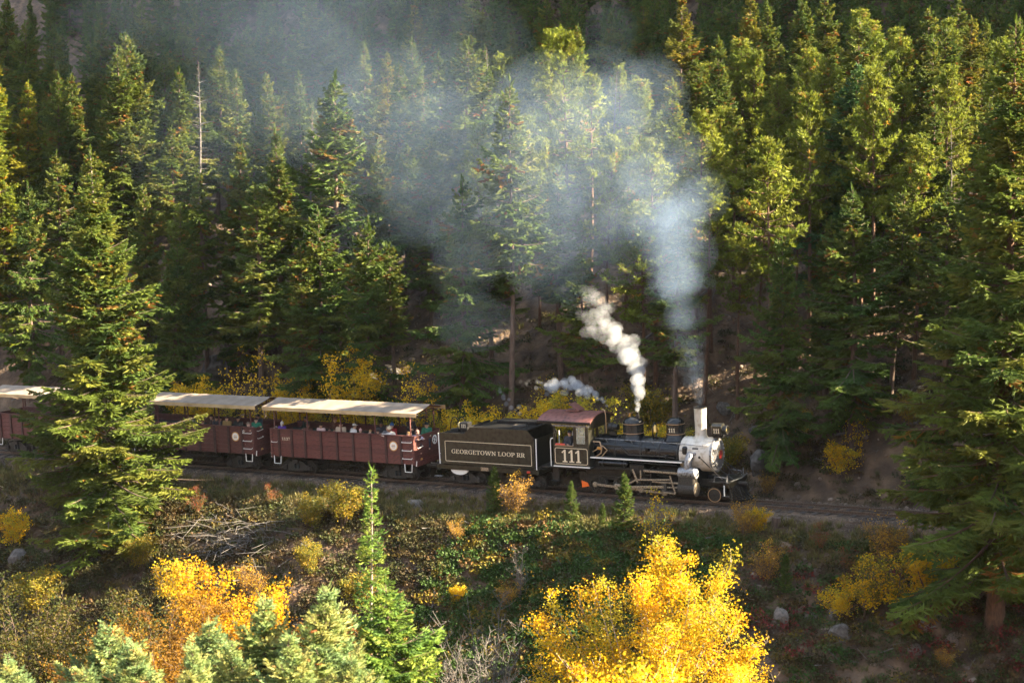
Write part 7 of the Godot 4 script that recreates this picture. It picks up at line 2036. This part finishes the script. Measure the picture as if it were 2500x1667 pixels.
func shrubs() -> void:
	var d := {"h": 2.6, "r": 1.2, "stems": 9, "branches": 12, "bl": 0.7, "leaves": 26, "leaf": 0.10, "tr": 0.03, "pal": YELLOW, "fuzz": 0.12}
	var mk := func(seed_: int, more: Dictionary) -> Array:
		var e := d.duplicate()
		e.merge(more, true)
		e.seed = seed_
		return leafy(e)
	# behind the train
	var yel: Array = mk.call(201, {})
	var thin: Array = mk.call(202, {"leaves": 9, "bare": 0.45, "stems": 8, "h": 3.2})
	var oli: Array = mk.call(203, {"pal": OLIVE + YELLOW, "leaves": 20})
	var och: Array = mk.call(204, {"pal": OCHRE, "leaves": 18, "bare": 0.2, "leaf": 0.075, "branches": 16})
	var olv: Array = mk.call(205, {"pal": OLIVE, "leaves": 26, "leaf": 0.085, "branches": 16})
	var tall: Array = mk.call(220, {"pal": GOLDEN, "h": 6.2, "r": 2.1, "stems": 12, "branches": 22, "bl": 1.2, "leaves": 24, "leaf": 0.12, "tr": 0.04, "from": 0.3})
	var airy: Array = mk.call(221, {"pal": GOLDEN, "h": 6.2, "r": 2.0, "stems": 10, "branches": 18, "bl": 1.1, "leaves": 13, "leaf": 0.12, "tr": 0.04, "bare": 0.35})
	var gold: Array = mk.call(222, {"pal": GOLDEN, "h": 4.2, "r": 1.9, "stems": 12, "branches": 18, "bl": 1.0, "leaves": 24, "leaf": 0.115, "tr": 0.035})
	var lime: Array = mk.call(223, {"h": 4.4, "r": 1.7, "stems": 11, "branches": 16, "bl": 0.9, "leaves": 20, "leaf": 0.11, "tr": 0.035, "pal": [Color(0.42, 0.36, 0.03), Color(0.28, 0.27, 0.03), Color(0.5, 0.38, 0.03)]})
	var G := "autumn shrubs behind the train"
	for e in [[tall, -22.4, -3.7, 1.05, "dense golden shrub above the front coach's canopy near its rear"], [airy, -28.6, -3.8, 1.08, "sparse twiggy yellow shrub above the middle coach's canopy"], [gold, -26.0, -3.6, 1.1, "small yellow shrub above the gap between the coaches"], [airy, -18.6, -3.9, 0.95, "thin yellow shrub above the front coach's middle"], [gold, -14.9, -3.1, 1.0, "bright golden shrub behind the front coach's end"], [gold, -12.9, -3.2, 0.95, "golden shrub behind the tender's rear lamp"], [lime, -16.8, -3.2, 0.9, "yellow-green shrub seen under the front coach's canopy end"], [och, -11.4, -3.6, 1.3, "orange brown shrub behind the tender's middle"], [gold, -10.6, -4.2, 1.0, "bright yellow shrub above the tender's middle"], [lime, -9.4, -3.6, 1.15, "olive shrub behind the cab roof's rear"], [lime, -7.4, -3.6, 1.2, "yellow-green shrub above the red cab roof"], [gold, -4.9, -3.0, 0.95, "golden shrub between the cab and the steaming dome"], [lime, -3.0, -3.0, 0.9, "yellow-green shrub behind the bell"], [olv, -6.0, -6.2, 1.5, "narrow green shrub on the bank above the cab"], [yel, 4.8, -3.9, 0.82, "low yellow shrub on the bare bank ahead of the engine"], [thin, 5.2, -5.0, 0.9, "airy yellow sapling above the low yellow shrub"], [och, 1.6, -3.0, 0.55, "low olive brown shrub just beyond the pilot"], [lime, -20.4, -3.0, 0.85, "yellow-green shrub seen through the front coach's middle"], [lime, -24.0, -3.1, 0.85, "olive shrub seen through the front coach's rear end"], [och, -28.0, -3.3, 1.1, "brown shrub seen through the middle coach"], [lime, -31.0, -3.2, 0.9, "olive shrub seen behind the middle coach's heads"], [thin, -12.2, -6.4, 0.9, "thin yellow sapling higher up behind the tender"], [olv, 1.9, -6.4, 0.7, "olive bush on the dark bank above the large boulder"], [olv, 7.4, -6.0, 0.8, "olive bush on the bank past the low yellow shrub"], [och, 9.4, -4.4, 0.7, "brown bush at the end of the visible track"], [olv, -1.0, -4.4, 0.9, "olive bush behind the chimney"], [olv, 3.4, -8.4, 0.8, "olive bush under the dark low-branched fir"], [gold, -33.2, -3.6, 1.1, "golden shrub behind the hidden end of the middle coach"]]:
		shrub_of(e[0], "shrub", e[4], stand(e[1], e[2], e[3], e[1] * 7, 0.05), M.bark, M.leaf, G)
	# on the bank below the track
	G = "shrubs on the bank below the track"
	var red: Array = mk.call(206, {"pal": REDDISH, "leaves": 16, "leaf": 0.08, "bare": 0.2})
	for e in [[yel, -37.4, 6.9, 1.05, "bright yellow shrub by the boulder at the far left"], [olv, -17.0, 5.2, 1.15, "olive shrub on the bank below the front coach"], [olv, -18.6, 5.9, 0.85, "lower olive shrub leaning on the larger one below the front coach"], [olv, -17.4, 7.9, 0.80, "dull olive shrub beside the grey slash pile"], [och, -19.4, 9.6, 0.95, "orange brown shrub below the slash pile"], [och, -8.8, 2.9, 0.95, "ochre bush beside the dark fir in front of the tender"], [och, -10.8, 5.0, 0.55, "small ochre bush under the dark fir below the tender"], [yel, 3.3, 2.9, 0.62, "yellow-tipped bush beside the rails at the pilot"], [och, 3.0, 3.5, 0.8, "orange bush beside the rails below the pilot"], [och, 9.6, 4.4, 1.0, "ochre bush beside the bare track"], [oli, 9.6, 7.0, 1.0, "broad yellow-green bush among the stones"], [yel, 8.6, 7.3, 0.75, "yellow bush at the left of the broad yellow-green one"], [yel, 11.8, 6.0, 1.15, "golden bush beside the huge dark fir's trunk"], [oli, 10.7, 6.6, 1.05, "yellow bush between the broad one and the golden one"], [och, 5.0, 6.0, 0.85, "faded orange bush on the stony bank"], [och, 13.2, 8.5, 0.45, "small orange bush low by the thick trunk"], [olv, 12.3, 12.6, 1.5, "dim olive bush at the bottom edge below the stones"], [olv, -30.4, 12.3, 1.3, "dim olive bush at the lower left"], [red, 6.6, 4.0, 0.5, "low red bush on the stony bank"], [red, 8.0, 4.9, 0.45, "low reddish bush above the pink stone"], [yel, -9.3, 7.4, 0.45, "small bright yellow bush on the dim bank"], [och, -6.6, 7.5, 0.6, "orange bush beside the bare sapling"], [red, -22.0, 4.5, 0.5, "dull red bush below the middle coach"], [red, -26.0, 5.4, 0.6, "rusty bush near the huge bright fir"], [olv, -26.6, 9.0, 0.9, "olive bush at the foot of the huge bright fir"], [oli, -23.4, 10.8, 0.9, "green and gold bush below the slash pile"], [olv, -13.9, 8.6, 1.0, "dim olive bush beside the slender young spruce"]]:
		shrub_of(e[0], "shrub", e[4], stand(e[1], e[2], e[3], e[1] * 5, 0.05), M.bark, M.leaf, G)
	# bare brush, and the tall shrubs in front
	var brush: Array = mk.call(207, {"pal": [Color(0.10, 0.07, 0.05), Color(0.13, 0.09, 0.06)], "bare": 0.85, "leaves": 6, "leaf": 0.05, "stems": 16, "branches": 16, "h": 3.4, "r": 1.4, "tr": 0.022, "dome": false})
	shrub_of(brush, "bare_brush", "grey brown leafless brush beside the yellow birch", stand(-2.6, 16.5, 1.9, 1.0), M.dead_wood, M.leaf)
	shrub_of(brush, "bare_brush", "leafless brush between the green spruce and the grey log", stand(-3.6, 19.0, 2.1, 2.6), M.dead_wood, M.leaf)
	var bs: Array = mk.call(208, {"pal": OCHRE, "bare": 0.9, "leaves": 5, "stems": 4, "branches": 16, "h": 2.6, "r": 0.5, "tr": 0.03})
	shrub_of(bs, "bare_sapling", "reddish leafless sapling standing on the leafy bank", stand(-6.2, 7.2, 1.1, 0.5), M.dead_wood, M.leaf)
	shrub_of(thin, "shrub", "half bare twigs with a few yellow leaves above the yellow birch", stand(-0.8, 4.6, 1.0, 0.5), M.dead_wood, M.leaf)
	var ob: Array = mk.call(209, {"pal": [Color(0.19, 0.095, 0.012), Color(0.15, 0.075, 0.012), Color(0.24, 0.13, 0.015)], "h": 9.8, "r": 4.0, "stems": 34, "branches": 40, "bl": 1.6, "leaves": 46, "leaf": 0.09, "tr": 0.06, "from": 0.4})
	shrub_of(ob, "shrub", "large rust brown shrub at the bottom edge beside the pale spruces", stand(-9.3, 28.0, 1.0, 0.5), M.bark, M.leaf)
	var oy: Array = mk.call(210, {"pal": [Color(0.50, 0.265, 0.008), Color(0.42, 0.20, 0.008), Color(0.46, 0.30, 0.012)], "h": 12.6, "r": 3.6, "stems": 30, "branches": 36, "bl": 1.4, "leaves": 44, "leaf": 0.10, "tr": 0.07, "from": 0.5})
	shrub_of(oy, "shrub", "tall amber shrub with a sunlit golden top behind the rust brown one", stand(-10.1, 23.8, 1.0, 0.5), M.bark, M.leaf)
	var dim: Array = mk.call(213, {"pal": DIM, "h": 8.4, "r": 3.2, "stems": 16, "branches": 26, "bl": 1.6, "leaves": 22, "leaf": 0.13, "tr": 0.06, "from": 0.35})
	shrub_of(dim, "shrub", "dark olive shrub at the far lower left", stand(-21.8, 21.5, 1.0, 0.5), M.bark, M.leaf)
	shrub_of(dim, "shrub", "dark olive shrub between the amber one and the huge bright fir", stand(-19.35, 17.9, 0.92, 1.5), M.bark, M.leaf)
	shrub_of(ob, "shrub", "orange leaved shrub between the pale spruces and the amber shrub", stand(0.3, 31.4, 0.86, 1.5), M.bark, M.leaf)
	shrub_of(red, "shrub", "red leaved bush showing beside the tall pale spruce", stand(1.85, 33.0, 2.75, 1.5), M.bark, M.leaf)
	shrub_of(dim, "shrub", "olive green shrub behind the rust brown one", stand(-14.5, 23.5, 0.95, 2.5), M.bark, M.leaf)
	# the yellow birch
	var bir: Array = mk.call(211, {"pal": YELLOW, "tips": [Vector3(0.9, 11.0, 0), Vector3(0.4, 11.4, -0.6), Vector3(-1.5, 10.2, 0.3), Vector3(-0.5, 10.4, 0.8), Vector3(2.8, 10.8, 0.2), Vector3(2.4, 9.6, 1.2), Vector3(-3.9, 8.8, 0.0), Vector3(-2.7, 9.4, -0.8), Vector3(3.5, 8.3, 0.5), Vector3(1.5, 9.9, 1.0), Vector3(-3.3, 7.7, 1.2), Vector3(0.1, 8.9, 2.0), Vector3(1.3, 8.3, -2.0), Vector3(4.0, 6.9, -0.4), Vector3(-3.8, 6.6, -0.6), Vector3(-1.8, 8.0, 1.9), Vector3(2.9, 7.7, 2.2), Vector3(0.8, 7.3, 2.8), Vector3(-2.6, 6.3, 2.2), Vector3(3.0, 5.9, 2.4)], "h": 12.6, "r": 4.3, "stems": 40, "branches": 36, "bl": 1.25, "leaves": 80, "leaf": 0.082, "tr": 0.07, "from": 0.35, "fuzz": 0.16, "bare": 0.06})
	var t := thing("birch_tree", "blazing yellow birch in the sun below the engine", "tree", stand(5.7, 19.27, 1.0, 0.0))
	piece(bir[0], "trunk", M.pale_bark, t)
	piece(bir[1], "crown", M.leaf, t)
	var b2: Array = mk.call(212, {"pal": YELLOW, "h": 9.0, "r": 4.0, "stems": 24, "branches": 34, "bl": 1.4, "leaves": 30, "leaf": 0.12, "tr": 0.05, "from": 0.4, "fuzz": 0.16})
	t = thing("birch_tree", "lower yellow birch in front, along the bottom edge", "tree", stand(11.0, 29.0, 1.0, 0.9))
	piece(b2[0], "trunk", M.pale_bark, t)
	piece(b2[1], "crown", M.leaf, t)


func rocks() -> void:
	var rm := []
	for k in 6:
		rm.append(rock_mesh(400 + k, 0.6 + 0.08 * k))
	for e in ROCKS:
		var x := stand(e[0], e[1], 1.0, e[0] * 3.7)
		x.basis = x.basis * Basis.from_scale(Vector3(e[2], e[3], e[2] * 0.85))
		x.origin.y += e[3] * 0.08
		var o := piece(rm[int(e[4])], "boulder", M[e[5]], self, x)
		tag(o, e[6], "rock", "rocks on the slope")
	# the slash pile, logs and a stump
	var r := RandomNumberGenerator.new()
	r.seed = 31
	var c := at_uq(-22.6, 7.0)
	var t := thing("brush_pile", "grey pile of dead branches on the dim bank", "brush pile", Transform3D(Basis(), c))
	for k in 120:
		var u := r.randfn(0, 1.3)
		var q := r.randfn(0, 0.7)
		var p: Vector3 = at_uq(-22.6 + u, 7.0 + q) - c + Vector3(0, r.randf_range(0.05, 0.45), 0)
		var a := r.randf() * PI
		var d := Vector3(cos(a), r.randfn(0, 0.22), sin(a)).normalized() * r.randf_range(0.6, 1.7)
		var b := Buf.new()
		var s := r.randf_range(0.008, 0.022)
		b.tube([p - d, p + Vector3(0, 0.14, 0) + d.cross(Vector3.UP) * r.randfn(0, 0.12), p + d], [s, s, s * 0.4], 5)
		part(b, "branch", M.dead_wood, t)
	for e in [[[Vector2(-9.3, 12.2), Vector2(-6.6, 12.0), Vector2(-4.4, 11.3)], 0.07, "fallen_log", "long grey fallen log low on the dim bank"], [[Vector2(-6.0, 12.6), Vector2(-4.9, 12.0), Vector2(-3.6, 11.8)], 0.05, "fallen_log", "short grey branch lying across the fallen log"], [[Vector2(-10.6, 7.3), Vector2(-10.1, 8.6)], 0.05, "fallen_log", "thin bleached branch standing out of the dim bank"], [[Vector2(-9.5, -9.5), Vector2(-6.2, -14.2)], 0.09, "fallen_log", "fallen trunk leaning up the sunlit slope above the engine"], [[Vector2(-12.4, -9.8), Vector2(-11.0, -12.4)], 0.06, "fallen_log", "short fallen trunk on the bare slope above the tender"], [[Vector2(3.6, -6.6), Vector2(7.8, -6.0)], 0.07, "fallen_log", "straight fallen pole on the bank ahead of the engine"], [[Vector2(-36.8, 7.6), Vector2(-34.0, 8.4)], 0.08, "fallen_log", "grey log by the boulder at the far left"]]:
		var pts := []
		var rad := []
		for w in e[0]:
			pts.append(at_uq(w.x, w.y) + Vector3(0, e[1] + 0.08, 0))
			rad.append(e[1] * (1 - 0.25 * rad.size()))
		var b := Buf.new()
		b.tube(pts, rad, 8)
		tag(part(b, e[2], M.dead_wood, self), e[3], "log", "fallen logs and branches")
	var b := Buf.new()
	b.lathe([Vector2(-0.2, 0.26), Vector2(0.1, 0.21), Vector2(0.42, 0.19), Vector2(0.44, 0.15), Vector2(0.40, 0)], at_uq(3.95, 2.2), Vector3(0.06, 1, 0.03), 14)
	tag(part(b, "tree_stump", M.bark, self), "dark tree stump beside the pale stones at the rails", "stump")


func fog(parent: Node3D, at: Vector3, size: Vector3, dens: float, col: Color, called: String) -> void:
	var f := FogVolume.new()
	f.shape = RenderingServer.FOG_VOLUME_SHAPE_ELLIPSOID
	f.size = size
	f.position = at
	var key := "fog_%s_%.4f" % [col.to_html(), dens]
	if not M.has(key):
		var m := FogMaterial.new()
		m.density = dens
		m.albedo = col
		M[key] = m
	f.material = M[key]
	f.name = called
	parent.add_child(f, true)


func plume(called: String, label: String, path: Array, col: Color, seed_: int) -> void:
	# path: [u, h, z, radius, density, puffs, spread]
	var t := thing(called, label, "", on_track(path[0][0]), "")
	tag(t, label, "", "", "stuff")
	var r := RandomNumberGenerator.new()
	r.seed = seed_
	for i in path.size() - 1:
		var a: Array = path[i]
		var b: Array = path[i + 1]
		for k in a[5]:
			var f: float = (k + 0.5) / a[5]
			var rad: float = lerpf(a[3], b[3], f) * r.randf_range(0.5, 1.25)
			var sp: float = lerpf(a[6], b[6], f)
			var p: Vector3 = Vector3(lerpf(a[0], b[0], f) - path[0][0], lerpf(a[1], b[1], f), lerpf(a[2], b[2], f)) + Vector3(r.randfn(0, sp), r.randfn(0, sp), r.randfn(0, sp))
			fog(t, p, Vector3(r.randf_range(1.5, 2.4), r.randf_range(1.5, 2.4), r.randf_range(1.5, 2.4)) * rad, snappedf(lerpf(a[4], b[4], f), 0.0005 if a[4] < 0.1 else 0.02), col, "puff")


func smoke() -> void:
	# u, h, z, radius, density, puffs to the next point, spread
	var grey := Color(0.74, 0.85, 1.0)
	plume("coal_smoke", "thin blue grey smoke rising from the white chimney and drifting over the trees", [[-0.46, 4.4, 0, 0.24, 0.035, 14, 0.06], [-0.75, 6.8, 0, 0.5, 0.010, 20, 0.22], [-1.4, 9.4, -0.2, 0.72, 0.012, 28, 0.5], [-1.8, 12.0, -0.6, 0.92, 0.012, 30, 0.8], [-2.9, 14.4, -1.2, 1.25, 0.0095, 28, 1.3], [-5.5, 15.2, -2.5, 1.7, 0.0055, 27, 2.1], [-9.0, 15.6, -4.0, 2.3, 0.0042, 24, 2.9], [-14.5, 15.6, -6.0, 3.0, 0.0030, 16, 3.6], [-21.0, 16.2, -9.0, 3.8, 0.0018, 12, 4.2], [-28.0, 19.0, -12.0, 4.6, 0.0011, 9, 4.6], [-36.0, 23.0, -16.0, 5.6, 0.0012, 6, 5.0], [-44.0, 26.0, -19.0, 6.5, 0.001, 5, 5.5], [-60.0, 28.0, -24.0, 7.0, 0.0008, 1, 5.0]], grey, 17)
	plume("steam_jet", "dense white steam blowing from the steam dome", [[-3.62, 3.98, 0.06, 0.10, 1.2, 9, 0.02], [-3.5, 4.9, 0, 0.24, 0.6, 20, 0.07], [-3.7, 6.0, -0.1, 0.31, 0.32, 34, 0.20], [-4.4, 7.1, -0.2, 0.34, 0.20, 34, 0.29], [-5.3, 8.1, -0.3, 0.30, 0.12, 26, 0.33], [-6.0, 8.9, -0.4, 0.30, 0.06, 12, 0.36], [-6.6, 9.5, -0.4, 0.22, 0.04, 1, 0.3]], Color(0.97, 0.98, 1), 18)
	plume("steam_wisp", "small white wisp of steam blown back over the cab roof", [[-5.0, 4.15, 0.3, 0.05, 1.6, 8, 0.03], [-5.6, 4.75, 0.3, 0.14, 1.1, 14, 0.08], [-6.7, 5.15, 0.25, 0.22, 0.9, 24, 0.15], [-7.9, 5.1, 0.2, 0.20, 0.7, 14, 0.15], [-8.8, 5.0, 0.2, 0.12, 0.2, 5, 0.14], [-9.8, 5.2, 0.2, 0.08, 0.1, 1, 0.1]], Color(0.97, 0.98, 1), 19)
	plume("steam_wisp", "faint steam curling up behind the tender's oil hatch", [[-11.0, 3.3, -1.6, 0.10, 0.8, 5, 0.08], [-11.6, 3.8, -1.7, 0.14, 0.7, 6, 0.12], [-12.2, 4.7, -1.8, 0.10, 0.5, 1, 0.1]], Color(0.97, 0.98, 1), 20)


func _ready() -> void:
	var cam := Camera3D.new()
	cam.name = "camera"
	cam.fov = 22.3456
	cam.position = Vector3(0, 18.7608, 0)
	cam.rotation_degrees = Vector3(-8.3, 0, 0)
	cam.near = 1.0
	cam.far = 1200.0
	var lens := CameraAttributesPhysical.new()
	lens.frustum_focal_length = 60.76
	lens.frustum_focus_distance = 92.0
	lens.exposure_aperture = 1.0
	lens.frustum_near = 1.0
	lens.frustum_far = 1200.0
	cam.attributes = lens
	add_child(cam)
	cam.current = true
	var env := Environment.new()
	env.background_mode = Environment.BG_SKY
	var sky := Sky.new()
	var psm := ProceduralSkyMaterial.new()
	psm.sky_top_color = Color(0.44, 0.49, 0.56)
	psm.sky_horizon_color = Color(0.73, 0.73, 0.73)
	psm.sky_curve = 0.18
	psm.ground_bottom_color = Color(0.10, 0.085, 0.07)
	psm.ground_horizon_color = Color(0.35, 0.36, 0.36)
	psm.sky_energy_multiplier = 0.85
	sky.sky_material = psm
	env.sky = sky
	env.tonemap_mode = Environment.TONE_MAPPER_LINEAR
	env.tonemap_exposure = 11.0
	env.sdfgi_enabled = true
	env.ssao_enabled = true
	env.ssil_enabled = true
	env.fog_enabled = true
	env.fog_density = 0.00003
	env.fog_light_color = Color(0.80, 0.86, 0.92)
	env.volumetric_fog_enabled = true
	env.volumetric_fog_density = 0.0
	var we := WorldEnvironment.new()
	we.name = "world"
	we.environment = env
	add_child(we)
	var sun := DirectionalLight3D.new()
	sun.name = "sun"
	sun.light_energy = 1.6
	sun.light_angular_distance = 0.5
	sun.light_color = Color(1.0, 0.925, 0.79)
	sun.shadow_enabled = true
	add_child(sun)
	var az := deg_to_rad(96.0)
	var el := deg_to_rad(33.0)
	sun.look_at_from_position(Vector3(sin(az) * cos(el), sin(el), -cos(az) * cos(el)), Vector3.ZERO)
	materials()
	terrain()
	railway()
	trees()
	locomotive()
	tender()
	coach(-19.87, "brown plank coach numbered under a cream canopy behind the tender", "1137", "coach_red")
	coach(-29.85, "brown plank coach under a cream canopy, middle of the three", "", "coach_red_old")
	coach(-39.83, "rearmost open coach mostly hidden behind the huge bright fir", "", "coach_red_old")
	passengers()
	shrubs()
	rocks()
	ground_cover()
	smoke()
